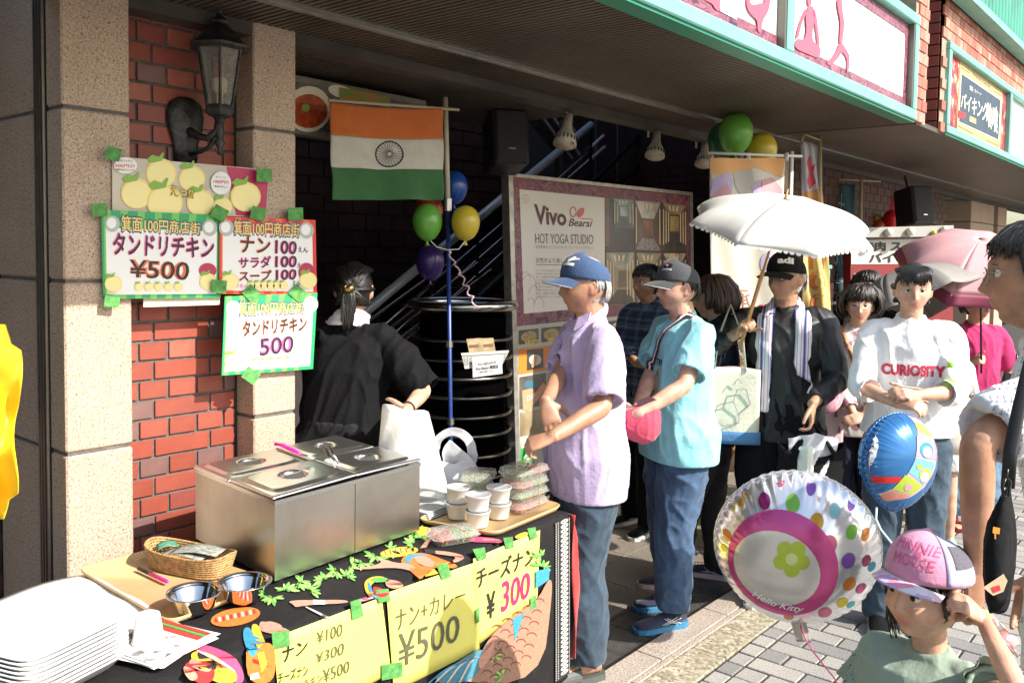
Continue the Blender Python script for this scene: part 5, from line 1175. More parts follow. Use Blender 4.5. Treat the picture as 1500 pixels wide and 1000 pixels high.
def remesh(mb,vox,name,m,parent,smooth_it=3,disp=None,ms=None,world=False):
 me=bpy.data.meshes.new('shape');me.from_pydata(mb.v,[],mb.f);o=bpy.data.objects.new('shape',me);COL.objects.link(o)
 bm=bmesh.new();bm.from_mesh(me);bmesh.ops.recalc_face_normals(bm,faces=bm.faces);bm.to_mesh(me);bm.free()
 md=o.modifiers.new('r','REMESH');md.mode='VOXEL';md.voxel_size=vox;md.adaptivity=0
 if smooth_it:s_=o.modifiers.new('s','SMOOTH');s_.iterations=smooth_it;s_.factor=.5
 dg=bpy.context.evaluated_depsgraph_get();dg.update();out=bpy.data.meshes.new_from_object(o.evaluated_get(dg));bpy.data.objects.remove(o);bpy.data.meshes.remove(me)
 out.name=name;out.materials.clear()
 for x in(ms or[m]):out.materials.append(x)
 out.polygons.foreach_set('use_smooth',[True]*len(out.polygons))
 if disp is not None:
  n=len(out.vertices);co=np.zeros(n*3);out.vertices.foreach_get('co',co);co=co.reshape(-1,3);no=np.zeros(n*3);out.vertex_normals.foreach_get('vector',no);no=no.reshape(-1,3)
  co=co+no*disp(co)[:,None];out.vertices.foreach_set('co',co.ravel());out.update()
 return link(name,out,parent)
def nz(P,s,seed=0.):
 """cheap smooth noise from warped sines"""
 x,y,z=P[:,0]*s+seed,P[:,1]*s+seed*1.7,P[:,2]*s-seed*.6
 a=np.sin(x*1.7+1.3*np.sin(y*1.1+z*.7)+.9*np.sin(z*1.9-x*.6));b=np.sin(y*2.1+1.1*np.sin(z*1.3-x*.9)+seed);c=np.sin(z*1.5+1.5*np.sin(x*1.2+y*1.4)-seed)
 return(a+b+c)/3
def folds(amp,seed,sc=14.,diag=.6,zsc=.45,z0=None):
 def f(P):
  Q=P.copy();Q[:,2]=P[:,2]*zsc+P[:,1]*diag*.5+P[:,0]*diag*.3
  a=nz(Q,sc,seed);b=nz(Q[:,[1,2,0]],sc*1.7,seed+3);r=np.clip(1-np.abs(a)*2.2,0,1)**1.5;r2=np.clip(1-np.abs(b)*2.4,0,1)**1.5
  k=1 if z0 is None else np.clip((P[:,2]-z0)/.06,.12,1);return k*amp*(r*1.5+r2*.9-.5+.55*nz(P,8,seed+7))
 return f
# ------------------------------------------------------------------ head
def head_mesh(sc,R3,c,fem=0.,chub=0.,child=0.):
 bm=bmesh.new();bmesh.ops.create_icosphere(bm,subdivisions=6,radius=1);P=np.array([v.co[:] for v in bm.verts]);F=[tuple(v.index for v in f.verts) for f in bm.faces];bm.free()
 x,y,z=P[:,0].copy(),P[:,1].copy(),P[:,2].copy();ss=lambda t,a,b_:np.clip((t-a)/(b_-a),0,1)**2*(3-2*np.clip((t-a)/(b_-a),0,1))
 X,Y,Zz=x*.096,y*.077,z*.118
 low=ss(-z,.0,1.0);Y*=1-(.36-.16*chub-.1*child)*low**1.2;X=np.where(x<0,X*(1-.42*ss(-z,.15,.9)),X*(1-.05*low));X=np.where((x<0)&(z>-.2),X*1.10,X)
 X+=.012*low*(x>-.2);Y*=1-.06*ss(z,.3,1.)
 X=np.where(x>0,X*(1-.06*ss(z,.2,.9)),X)
 fr=ss(x,.1,.5);g=lambda cy,cz,sy,sz:np.exp(-((Y-cy)/sy)**2-((Zz-cz)/sz)**2)*fr
 g2=lambda cy,cz,sy,sz:g(cy,cz,sy,sz)+g(-cy,cz,sy,sz)
 nk=.72 if child else 1.
 X+=nk*(.019*g(0,-.030,.0105,.011)+.012*g(0,-.016,.0085,.016)+.006*g(0,.000,.009,.016))+nk*.007*g2(.0115,-.034,.006,.007)
 X-=.0115*g2(.032,.009,.017,.011)*(1-.3*child);X+=.0055*g(0,.030,.05,.010)*(1-fem*.7)*(1-child);X+=(.005+.006*child+.004*chub)*g2(.040,-.028,.020,.020)
 X+=.0085*g(0,-.0555,.019,.0055)+.0075*g(0,-.0675,.015,.006)-.0045*g(0,-.0612,.022,.0028)-.004*g(0,-.078,.02,.006);X+=.009*g(0,-.096,.022,.013)
 Yc=Y+np.sign(y)*(.006*chub+.006*child)*np.exp(-((Zz+.045)/.03)**2)*(np.abs(y)>.2)
 V=np.c_[X,Yc,Zz]*sc;return(V@R3.T)+c,F
def ear(mb,sc,R3,c,s_):
 """a rim with a hollow and a lobe"""
 pts=[];
 for k in range(13):
  a=-2.3+4.6*k/12;pts.append((-.004-.015*math.cos(a)*1.0,s_*(.079+.006*math.cos(a)),-.006+.029*math.sin(a)*1.0))
 P=[np.array(p)*sc@R3.T+c for p in pts];limb(mb,P[::2],[.0052*sc]*len(P[::2]),8)
 P=[np.array(p)*sc@R3.T+c for p in((.006,s_*.073,.012),(.000,s_*.078,-.004),(.002,s_*.077,-.026),(.004,s_*.072,-.034))];limb(mb,P,[.006*sc,.009*sc,.0078*sc,.006*sc],8)
 q=np.array((-.006,s_*.074,-.004))*sc@R3.T+c;mb.ball(q,.016*sc,10,(.8,.35,1.3))
def rotm(yaw=0.,pitch=0.,roll=0.):
 cy_,sy_=math.cos(yaw),math.sin(yaw);cp_,sp_=math.cos(pitch),math.sin(pitch);cr,sr=math.cos(roll),math.sin(roll)
 return np.array([[cy_,-sy_,0],[sy_,cy_,0],[0,0,1]])@np.array([[cp_,0,sp_],[0,1,0],[-sp_,0,cp_]])@np.array([[1,0,0],[0,cr,-sr],[0,sr,cr]])
# ------------------------------------------------------------------ hand
def hand(mb,W,d,n,t,s_=1.,curl=(.35,.5,.45),spread=1.,thumb=(.55,.75,.35),curls=None):
 """W wrist, d towards the fingers, n palm side, t thumb side"""
 d=nrm(d);n=nrm(np.array(n)-d*np.dot(n,d));t=nrm(np.array(t)-d*np.dot(t,d)-n*np.dot(t,n))
 rings=[]
 for a,ru,rv_ in((-.02,.024,.019),(.0,.025,.018),(.03,.034,.0165),(.06,.040,.015),(.083,.040,.012),(.090,.036,.009)):
  c=W+d*a*s_;rings.append([c+t*ru*s_*math.cos(2*math.pi*j/16)+n*rv_*s_*math.sin(2*math.pi*j/16) for j in range(16)])
 loft(mb,rings)
 for k,(o,L,r) in enumerate(((.0305,.072,.0080),(.0102,.080,.0083),(-.0102,.075,.0080),(-.0295,.058,.0070))):
  b0=W+d*.080*s_+t*o*s_*1.0;cu=(curls[k] if curls else curl);dirv=nrm(d+t*o*1.2*spread);ang=0;P=[b0-dirv*.012*s_,b0]
  for q,fr in enumerate((.45,.30,.25)):
   ang+=cu[q];e=dirv*math.cos(ang)+n*math.sin(ang);P.append(P[-1]+e*L*fr*s_)
  limb(mb,P,[r*1.1*s_,r*1.08*s_,r*s_,r*.92*s_,r*.78*s_],10)
 b0=W+d*.018*s_+t*.022*s_+n*.004*s_;e1=nrm(d*thumb[0]+t*thumb[1]+n*thumb[2]);e2=nrm(e1*.8+d*.5+n*thumb[2]*.4);e3=nrm(e2*.9+d*.35-t*.25)
 P=[b0,b0+e1*.040*s_,b0+e1*.040*s_+e2*.032*s_,b0+e1*.040*s_+e2*.032*s_+e3*.024*s_];limb(mb,P,[.0145*s_,.0115*s_,.0098*s_,.008*s_],10)
# ------------------------------------------------------------------ skin, hair
def skin_mat(name,c,red=(.50,.16,.11)):
 if name in MATS:return MATS[name]
 m=mat(name,c,.48,noise=.22,nscale=22,sss=.12,bump=.10,bscale=160);nt=m.node_tree;b=nt.nodes['Principled BSDF'];at=nt.nodes.new('ShaderNodeAttribute');at.attribute_name='tint'
 mx=nt.nodes.new('ShaderNodeMix');mx.data_type='RGBA';s=b.inputs['Base Color'];nt.links.new(s.links[0].from_socket,mx.inputs[6]);mx.inputs[7].default_value=(*red,1);nt.links.new(at.outputs['Fac'],mx.inputs[0]);nt.links.new(mx.outputs[2],s);return m
def tint(o,sc,R3,c):
 me=o.data;n=len(me.vertices);co=np.zeros(n*3);me.vertices.foreach_get('co',co);V=((co.reshape(-1,3)-c)@R3)/sc;g=lambda cy,cz,sy,sz:np.exp(-((V[:,1]-cy)/sy)**2-((V[:,2]-cz)/sz)**2)*(V[:,0]>.04)
 t=.75*np.clip(g(0,-.0555,.022,.0062)*1.3+g(0,-.0675,.019,.0068)*1.3,0,1)+.22*(g(.042,-.03,.018,.018)+g(-.042,-.03,.018,.018))+.16*g(0,-.032,.016,.012)
 t+=.25*((np.abs(V[:,1])>.074)&(np.abs(V[:,2])<.045)&(V[:,0]<.03))
 a=me.attributes.new('tint','FLOAT','POINT');a.data.foreach_set('value',np.clip(t,0,1))
def hair_mat(name,c,r=.38):
 m=mat(name,c,r,noise=.5,nscale=8,stretch=(60,60,6),bump=.25,bscale=12,spec=.6);return m
def face_bits(parent,sc,R3,c,iris=(.03,.015,.01),brow=(.02,.015,.012),glasses=False,fem=0.,big=1.):
 T3=lambda p:np.array(p)*sc@R3.T+c
 for s_ in(1,-1):
  b=MB();b.ball((0,0,0),.0122*sc*big,16);b.v=[tuple(T3(np.array(p)/sc+np.array((.0745,s_*.0305,.0075)))) for p in b.v];e=b.build('eye',mat('eye_white',(.72,.68,.64),.2),parent,True)
  b=MB();pr=[(np.cos(a),np.sin(a)) for a in np.linspace(0,2*math.pi,15)[:-1]];cI=np.array((.0745,s_*.0305,.0075));dI=nrm((1,.12*0,-.02));
  vs=[T3(cI+dI*.0124*big+np.array((0,.0062*big*u,.0062*big*v))-dI*.0012*(1 if 1 else 0)) for u,v in pr]+[T3(cI+dI*.0130*big)];b.add(vs,[(i,(i+1)%14,14) for i in range(14)]);b.build('iris',mat('iris_dark',iris,.12),parent)
  # eyelids: two skin-coloured arcs are part of the lash line
  b=MB();P=[T3((.0745+.0135*big*math.cos(q)*1.0,s_*.0305+.0165*math.sin(q),.0075+.0062*big*math.cos(q*1.05))) for q in np.linspace(-1.15,1.15,9)];b.tube(P,[.0006*sc]+[.0016*sc]*7+[.0006*sc],5);b.build('eyelid',mat('lash_dark',(.04,.02,.015),.6),parent,True)
  b=MB();P=[T3((.089-.010*abs(q)**1.5,s_*(.032+.019*q),.0265+.002*(1-q*q)+.0015*fem)) for q in np.linspace(-1,1,8)];b.tube(P,[.0008*sc]+[.0028*sc*(1-.35*fem)]*5+[.0018*sc,.0006*sc],6,flat=.5);b.build('eyebrow',mat('brow_hair',brow,.7),parent,True)
 if glasses:
  b=MB()
  for s_ in(1,-1):
   P=[T3((.104-.006*abs(math.cos(a)),s_*.033+.024*math.cos(a),.004+.017*math.sin(a))) for a in np.linspace(0,2*math.pi,20)];b.tube(P,.0011*sc,5,cap=False)
   b.tube([T3((.099,s_*.057,.010)),T3((.05,s_*.077,.012)),T3((-.005,s_*.080,.010)),T3((-.016,s_*.079,-.004))],.0012*sc,5)
  b.tube([T3((.104,.010,.008)),T3((.106,0,.010)),T3((.104,-.010,.008))],.0011*sc,5);b.build('glasses',mat('glasses_frame',(.35,.34,.33),.3,.9),parent,True)
def strands(mb,sc,R3,c,n,start,end,bulge=1.0,r=.006,seed=1,wob=.004,steps=7):
 """locks lying over the skull from start(u) to end(u); both give directions on the head (x, y, z) times radius"""
 rr=random.Random(seed)
 for i in range(n):
  u=(i+rr.random())/n;a,e=np.array(start(u,rr)),np.array(end(u,rr));P=[]
  la,le=np.linalg.norm(a),np.linalg.norm(e)
  for k in range(steps):
   t=k/(steps-1);d=nrm(nrm(a)*(1-t)+nrm(e)*t);L=la*(1-t)+le*t;p=d*L*(1+(bulge-1)*math.sin(math.pi*t));p=p+np.array((rr.gauss(0,wob),rr.gauss(0,wob),rr.gauss(0,wob*.5)))*(.3+.7*t);P.append(p*sc@R3.T+c)
  w_=r*rr.uniform(.7,1.25)*sc;mb.tube(P,[w_*.8]+[w_]*(steps-3)+[w_*.7,w_*.15],6,flat=.55)
def skull_cap(mb,sc,R3,c,k=1.06,hairline=lambda x,y,z:True,zs=1.):
 """shell over the skull; points past the hairline sink into the head"""
 nu,nv=40,30;vs=[]
 for j in range(nv+1):
  th=math.pi*j/nv
  for i in range(nu):
   a=2*math.pi*i/nu;x,y,z=math.sin(th)*math.cos(a),math.sin(th)*math.sin(a),math.cos(th);kk=k if hairline(x,y,z) else .86
   X=x*.096*(1.08 if x<0 else .97)*kk;low=max(0,-z);p=np.array((X*(1-.35*low if x<0 else 1),y*.077*kk*(1-.22*low),z*.118*kk*zs+.002));vs.append(p*sc@R3.T+c)
 mb.add(vs,[(j*nu+i,j*nu+(i+1)%nu,(j+1)*nu+(i+1)%nu,(j+1)*nu+i) for j in range(nv) for i in range(nu)])
def line_short(x,y,z):
 if x>.25:return z>.52-.15*abs(y)
 if x>-.05:return z>(.05 if abs(y)>.5 else .3)
 return z>-.62
def line_bob(x,y,z):
 if x>.35:return z>.38
 if x>.05:return z>.0
 return z>-.85
def hair(parent,sc,R3,c,style,m,seed=1):
 b=MB()
 if style in('short','under_cap'):
  skull_cap(b,sc,R3,c,1.035 if style=='under_cap' else 1.07,line_short)
  if style=='short':strands(b,sc,R3,c,150,lambda u,r:np.array((.02*math.cos(u*6.283),.03*math.sin(u*6.283),.122)),lambda u,r:(lambda a:np.array(((.098 if math.cos(a)>0 else .108)*math.cos(a),.083*math.sin(a),(.050+r.uniform(-.014,.01)) if math.cos(a)>.35 else((-.005 if math.cos(a)>-.1 else-.06)+r.uniform(-.018,.012)))))(u*6.283),1.03,.0065,seed,.003)
  else:strands(b,sc,R3,c,110,lambda u,r:(lambda a:np.array((.093*math.cos(a),.079*math.sin(a),.045)))((.28+.44*u)*6.283),lambda u,r:(lambda a:np.array((.097*math.cos(a),.0795*math.sin(a),(-.012 if abs(u-.5)>.33 else-.055)+r.uniform(-.014,.008))))((.28+.44*u)*6.283),1.0,.0045,seed,.0012)
 elif style in('bob','long_side'):
  skull_cap(b,sc,R3,c,1.09,line_bob)
  strands(b,sc,R3,c,210,lambda u,r:np.array((.02*math.cos(u*6.283),.02+.03*math.sin(u*6.283),.128)),lambda u,r:(lambda a:np.array(((.094 if math.cos(a)>0 else .115)*math.cos(a),.094*math.sin(a),(.035+r.uniform(-.01,.012)) if math.cos(a)>.45 else(-.045-.035*(math.cos(a)<0)+r.uniform(-.02,.015)))))(u*6.283),1.06,.0085,seed)
 elif style in('ponytail','tied','bun'):
  skull_cap(b,sc,R3,c,1.075,lambda x,y,z:(z>.45 if x>.3 else(z>.02 if x>0 else z>-.6)))
  kn=np.array((-.118,0,.005)) if style!='bun' else np.array((-.10,0,.06))
  strands(b,sc,R3,c,170,lambda u,r:(lambda a:np.array((.074*math.cos(a) if math.cos(a)>0 else .04*math.cos(a),.078*math.sin(a),.085 if math.cos(a)>.3 else(.0+.02*math.cos(a)) if math.cos(a)>-.3 else-.065))*np.array((1,1,1.)))(u*6.283),lambda u,r:kn+np.array((0,r.uniform(-.012,.012),r.uniform(-.015,.015))),1.045,.006,seed,.002)
  if style=='ponytail':
   rr=random.Random(seed)
   for i in range(60):
    a=rr.uniform(0,6.28);q=rr.uniform(0,.020);o=np.array((0,math.cos(a)*q,math.sin(a)*q));L=rr.uniform(.15,.20)
    P=[kn+o*.5,kn+o*1.0+np.array((-.018,0,-.012)),kn+o*1.5+np.array((-.022,0,-.35*L)),kn+o*1.5+np.array((-.018,rr.uniform(-.01,.01),-.7*L)),kn+o*.6+np.array((-.008,rr.uniform(-.01,.01),-L))]
    b.tube([p*sc@R3.T+c for p in P],[.006*sc,.0065*sc,.0065*sc,.005*sc,.001*sc],5)
  if style=='bun':b.ball(kn*sc@R3.T+c,.03*sc,16)
 elif style=='fringe':
  skull_cap(b,sc,R3,c,1.04,lambda x,y,z:(z>.15 if x>.4 else z>-.3))
  strands(b,sc,R3,c,80,lambda u,r:np.array((.066,-.062+.124*u,.060)),lambda u,r:np.array((.094-.25*abs(u-.5)**2,-.072+.144*u,.030+r.uniform(-.010,.010)-.03*abs(u-.5)*2)),1.03,.0045,seed,.002)
  rr=random.Random(seed)
  for s_ in(1,-1):
   for i in range(26 if s_<0 else 16):
    y=s_*(.078+rr.uniform(-.004,.010));x=rr.uniform(-.03,.045);L=(rr.uniform(.09,.19) if x>.01 else rr.uniform(.05,.15)) if s_<0 else rr.uniform(.01,.04)
    P=[np.array((x,s_*.070,.035)),np.array((x+.004,y*1.0,-.01)),np.array((x-.004+rr.gauss(0,.006),y*1.05,-.01-L*.55)),np.array((x-.012+rr.gauss(0,.012),y*.96+rr.gauss(0,.006),-.01-L))]
    b.tube([p*sc@R3.T+c for p in P],[.004*sc,.004*sc,.0028*sc,.0006*sc],5)
 return b.build('hair',m,parent,True)
# ------------------------------------------------------------------ caps and shoes
def cap(parent,sc,R3,c,m,mbrim,label,logo=None,brim_len=.078,trim=None,name='cap',zoff=0.,visor_up=0.,group=None,wmat_=None):
 """a baseball cap worn on a head; a thing of its own would not move apart from the wearer, so it is a part"""
 T3=lambda p:np.array(p)*sc@R3.T+c
 b=MB();nu,nv=48,16;vs=[]
 for j in range(nv+1):
  th=(math.pi/2)*j/nv*1.0
  for i in range(nu):
   a=2*math.pi*i/nu;r=math.sin(th)**.86;z=math.cos(th)**.9 if j<nv else 0;seam=1-.010*(abs(math.sin(a*3))**.25<.35);back=1.10 if math.cos(a)<0 else 1.04
   vs.append(T3((r*.100*back*math.cos(a)*seam,r*.088*math.sin(a)*seam,zoff+.028+.012*math.cos(a)*1+.098*z*(1+.05*math.cos(a)))))
 b.add(vs,[(j*nu+i,j*nu+(i+1)%nu,(j+1)*nu+(i+1)%nu,(j+1)*nu+i) for j in range(nv) for i in range(nu)])
 C_=b.build(name,m,parent,True,solid=.002)
 if label:C_['label']=label
 b=MB()
 def br(u,v,th=0):
  a=(u-.5)*2*1.15;w_=.086*math.sin(a)/math.sin(1.15);x0=.100*math.cos(a*.92)*1.02;x=x0+v*brim_len*(math.cos(a*1.15)**.55 if abs(a*1.15)<1.57 else 0);return T3((x,w_*(1+.04*v),zoff+.040-.020*v-.022*(abs(u-.5)*2)**2+visor_up*v))
 b.grid(br,24,8);B_=b.build('brim',mbrim,C_,True,solid=.003)
 if trim:b=MB();b.tube([br(i/24,1.0) for i in range(25)],.0018*sc,6);b.build('trim',trim,C_,True)
 b=MB();b.ball(T3((0,0,zoff+.127)),.007*sc,10,(1,1,.6));b.build('button',m,C_,True)
 return C_
def shoe(parent,A,yaw,s_,m,msole,kind='sneaker',line=None,lace=None):
 """A: ankle point on the ground"""
 R3=rotm(yaw);T3=lambda p:np.array(p)*s_@R3.T+np.array((A[0],A[1],0));b=MB();rings=[]
 spec=[(-.075,.022,.010,.06),(-.070,.030,.030,.075),(-.04,.036,.040,.085),(.0,.037,.036,.085),(.04,.038,.030,.075),(.09,.043,.024,.062),(.14,.046,.020,.050),(.175,.040,.016,.042),(.192,.024,.010,.032)]
 for x,w_,h2,top in spec:
  ring=[]
  for j in range(16):
   a=2*math.pi*j/16;z=.022+(top-.022)*(.5+.5*math.sin(a));ring.append(T3((x,w_*math.cos(a)*(1 if math.sin(a)<.2 else 1-.35*math.sin(a)),z)))
  rings.append(ring)
 loft(b,rings);o=b.build('shoe',m,parent,True)
 b=MB();ou=[]
 for x,w_ in((-.085,.0),(-.080,.025),(-.05,.038),(.0,.037),(.06,.043),(.12,.050),(.165,.046),(.192,.030),(.202,.0)):ou.append((x,w_))
 ou=ou+[(x,-w_) for x,w_ in ou[-2:0:-1]];n=len(ou);vs=[T3((x*1.0,y,.0)) for x,y in ou]+[T3((x*1.02,y*1.03,.022+(.008 if x<-.02 else 0))) for x,y in ou]
 b.add(vs,[tuple(range(n-1,-1,-1)),tuple(range(n,2*n))]+[(i,(i+1)%n,n+(i+1)%n,n+i) for i in range(n)]);b.build('sole',msole,o)
 if line:
  b=MB()
  for s2 in(1,-1):
   for k in(0,1):b.tube([T3((-.03+.02*k,s2*.038,.03)),T3((.01+.02*k,s2*.0395,.045)),T3((.045+.015*k,s2*.034,.062))],.0022,5)
   b.tube([T3((-.03,s2*.038,.055)),T3((.02,s2*.0395,.042)),T3((.06,s2*.041,.032))],.0022,5);b.tube([T3((-.01,s2*.037,.062)),T3((.03,s2*.039,.048)),T3((.075,s2*.042,.035))],.0022,5)
  b.build('stripes',line,o,True)
 if lace:
  b=MB()
  for k in range(5):x=.045+.018*k;b.tube([T3((x,.020,.074-.10*(x-.04)*1.0)),T3((x+.006,0,.080-.10*(x-.04))),T3((x,-.020,.074-.10*(x-.04)))],.0022,5)
  b.build('laces',lace,o,True)
 return o
# ------------------------------------------------------------------ the figure
def person(loc,yaw,h,label,skin,look=(0.,0.,0.),hands=((.16,.22,.86),(.16,-.22,.86)),hand_o=None,poles=None,build=1.,fem=0.,top=None,pants=None,shoes=None,hair_=None,face=True,vox=.0055,lean=0.,feet=None,group=None,glasses=False,chub=0.,child=0.,head_s=None,arms=True,belly=0.,legs_bare=False,bend=0.,body_h=None,armk=1.):
 s_=(body_h or h)/1.70;P0=empty('person',(loc[0],loc[1],loc[2] if len(loc)>2 else 0),yaw,label=label,cat='person',group=group)
 hs=head_s if head_s else s_*.98
 sh_w=(.178-.018*fem)*s_*(1+.35*(build-1));LX=lambda z:lean*max(0,z-.9*s_) 
 neck=np.array((LX(1.44*s_)-.005,0,1.44*s_));R3=rotm(*look)
 hc=np.array((LX(1.585*s_)+.018*s_,0,h-.118*hs*1.0))
 ft=feet or((.0,.10*s_,0.),(.0,-.10*s_,0.));b=MB()
 # neck and trunk
 limb(b,[(LX(1.36*s_)-.012*s_,0,1.34*s_),(LX(1.46*s_)-.008*s_,0,1.46*s_),tuple(hc+np.array((-.012*hs,0,-.055*hs)))],[.062*s_*(1-.1*fem),(.056-.008*fem)*s_*(1+.12*chub),(.054-.006*fem)*s_],16)
 tr=[]
 for z,rx,ry in((.84,.09,.15),(.95,.095,.15),(1.06,.09,.135),(1.2,.095,.145),(1.32,.09,.155),(1.40,.065,.13),(1.435,.045,.07)):tr.append(ering((LX(z*s_),0,z*s_),rx*s_*build*.9,ry*s_*build*.93))
 loft(b,tr)
 V,F=head_mesh(hs,R3,hc,fem,chub,child);b.add(V,F)
 for sd in(1,-1):ear(b,hs,R3,hc,sd)
 arm=[];l1,l2=.285*s_,.255*s_
 for i,sd in enumerate((1,-1)):
  S=np.array((LX(1.385*s_)-.01*s_,sd*sh_w,1.385*s_));W=np.array(hands[i],float)*s_;pole=np.array(poles[i] if poles else(-.6,sd*.5,-.6));E,W=ik(S,W,l1,l2,pole);arm.append((S,E,W));t_=(1-.12*fem)*(1+.25*(build-1))*armk
  limb(b,[S+np.array((0,-sd*.03,0)),S+np.array((0,sd*.006,-.012)),S*.5+E*.5,E,E*.65+W*.35,W],[.045*s_*t_,.047*s_*t_,.042*s_*t_,.036*s_*t_,.037*s_*t_,.0235*s_*t_],16)
  fo=nrm(W-E);ho=(hand_o[i] if hand_o else None) or{}
  d=ho.get('d',fo);n_=ho.get('n',(0,-sd,0));tt=ho.get('t',(1,0,.3));kw={k:v for k,v in ho.items() if k in('curl','thumb','curls','spread')}
  hand(b,W,d,n_,tt,s_*(.98-.08*fem),**kw)
 hip=[np.array((0,sd*.088*s_,.90*s_)) for sd in(1,-1)]
 if legs_bare:
  for i,sd in enumerate((1,-1)):
   A=np.array((ft[i][0],ft[i][1],.07*s_));Kn=(hip[i]+A)/2+np.array((.02,0,.0));limb(b,[hip[i],Kn+np.array((0,0,.03)),Kn*.6+A*.4,A+np.array((0,0,.05)),A],[.085*s_,.055*s_,.053*s_,.034*s_,.035*s_],14)
 body=remesh(b,vox,'body',skin,P0,2);tint(body,hs,R3,hc)
 info=dict(P=P0,body=body,hc=hc,hs=hs,R3=R3,s=s_,arm=arm,LX=LX)
 if face:face_bits(P0,hs,R3,hc,glasses=glasses,fem=fem,big=1.22 if child else 1.)
 if hair_:info['hair']=hair(P0,hs,R3,hc,hair_[0],hair_[1],hair_[2] if len(hair_)>2 else 1)
 if top:
  b=MB();z0=top.get('hem',.86)*s_;f=top.get('fit',1.12)*build;fl=top.get('flare',1.0);rings=[]
  for z,rx,ry in((z0/s_,.118*fl,.172*fl),(.92,.116*fl,.168*fl),(1.02,.108,.154),(1.14,.110,.152),(1.25,.112,.162),(1.33,.104,.168),(1.385,.084,.158),(1.42,.066,.118),(1.447,.058,.072),(1.462,.0555,.062)):
   if z<z0/s_:continue
   bl=belly*math.exp(-((z-1.05)/.14)**2);rings.append(ering((LX(z*s_)+bl*.6-.004*s_,0,z*s_),(rx*f+bl)*s_ if z<1.40 else rx*s_*(1+.1*(build-1)),(ry*f+bl*.4)*s_ if z<1.40 else ry*s_*(1+.1*(build-1)),28,0 if z<1.44 else-.35,2.25 if z<1.40 else 2.))
  loft(b,rings,hollow_lo=.03)
  sl_=top.get('sleeve',.55);loose=top.get('loose',1.)
  for i,sd in enumerate((1,-1)):
   S,E,W=arm[i];ins=S+np.array((0,-sd*.07*s_,.012*s_));r0=.059*s_*(1+.5*(build-1))
   if sl_<=1:Ee=S+(E-S)*sl_;path=[ins,S+np.array((0,sd*.004,-.004)),S+(E-S)*sl_*.6,Ee];rad=[r0*.9,r0*1.0,r0*.98*loose,r0*1.0*loose]
   else:
    k=sl_-1;Ee=E+(W-E)*k;path=[ins,S+np.array((0,sd*.004,-.004)),S*.5+E*.5,E,E*(1-k*.5)+W*k*.5,Ee];rad=[r0*.9,r0*.98,r0*.90*loose,r0*.80*loose,r0*.72*loose,top.get('cuff',.036)*s_*1.05]
   limb(b,path,rad,20,lo=0,hi=.025,round_=True)
  if top.get('collar'):
   rg=[]
   for z,r in((1.440,.062),(1.462,.066),(1.478,.064),(1.482,.060)):rg.append(ering((LX(z*s_)-.006*s_,0,z*s_),r*s_*1.02,r*s_*.98,28,-.55))
   loft(b,rg,0,.02)
  sh=remesh(b,top.get('vox',.0075),top.get('name','shirt'),top['mat'],P0,2,folds(top.get('fold',.0055)*s_,top.get('seed',1.),top.get('fsc',13.)/s_,z0=z0));info['top']=sh
 if pants:
  b=MB();f=pants.get('fit',1.1)*build;w_=pants.get('wide',1.);rings=[]
  for z,rx,ry in((.80,.105,.165),(.88,.112,.165),(.96,.106,.155),(1.04,.098,.142)):rings.append(ering((0,0,z*s_),rx*s_*f,ry*s_*f,24,0,2.2))
  loft(b,rings);end=pants.get('end',.05)
  for i,sd in enumerate((1,-1)):
   A=np.array((ft[i][0]-.008,ft[i][1],end*s_));Kn=(hip[i]*.48+np.array((ft[i][0],ft[i][1],.07*s_))*.52)+np.array((.022*s_,0,0))
   if end<.3:path,rad=[hip[i]+np.array((0,0,-.04*s_)),hip[i]*.5+Kn*.5,Kn,Kn*.4+A*.6,A],[.098*s_*f,.090*s_*f*w_,.070*s_*f*w_,.066*s_*f*w_*pants.get('flare',1),.062*s_*f*w_*pants.get('flare',1)]
   else:path,rad=[hip[i]+np.array((0,0,-.04*s_)),Kn*.4+hip[i]*.6,Kn+np.array((0,0,(end-.45)*s_))],[.1*s_*f,.095*s_*f,.09*s_*f]
   limb(b,path,rad,20,hi=.02)
  info['pants']=remesh(b,.008,pants.get('name','trousers'),pants['mat'],P0,2,folds(pants.get('fold',.005)*s_,pants.get('seed',5.),15./s_,.9,.8))
 if shoes:
  for i in(0,1):shoe(P0,ft[i],ft[i][2],s_*.98,**shoes)
 return info
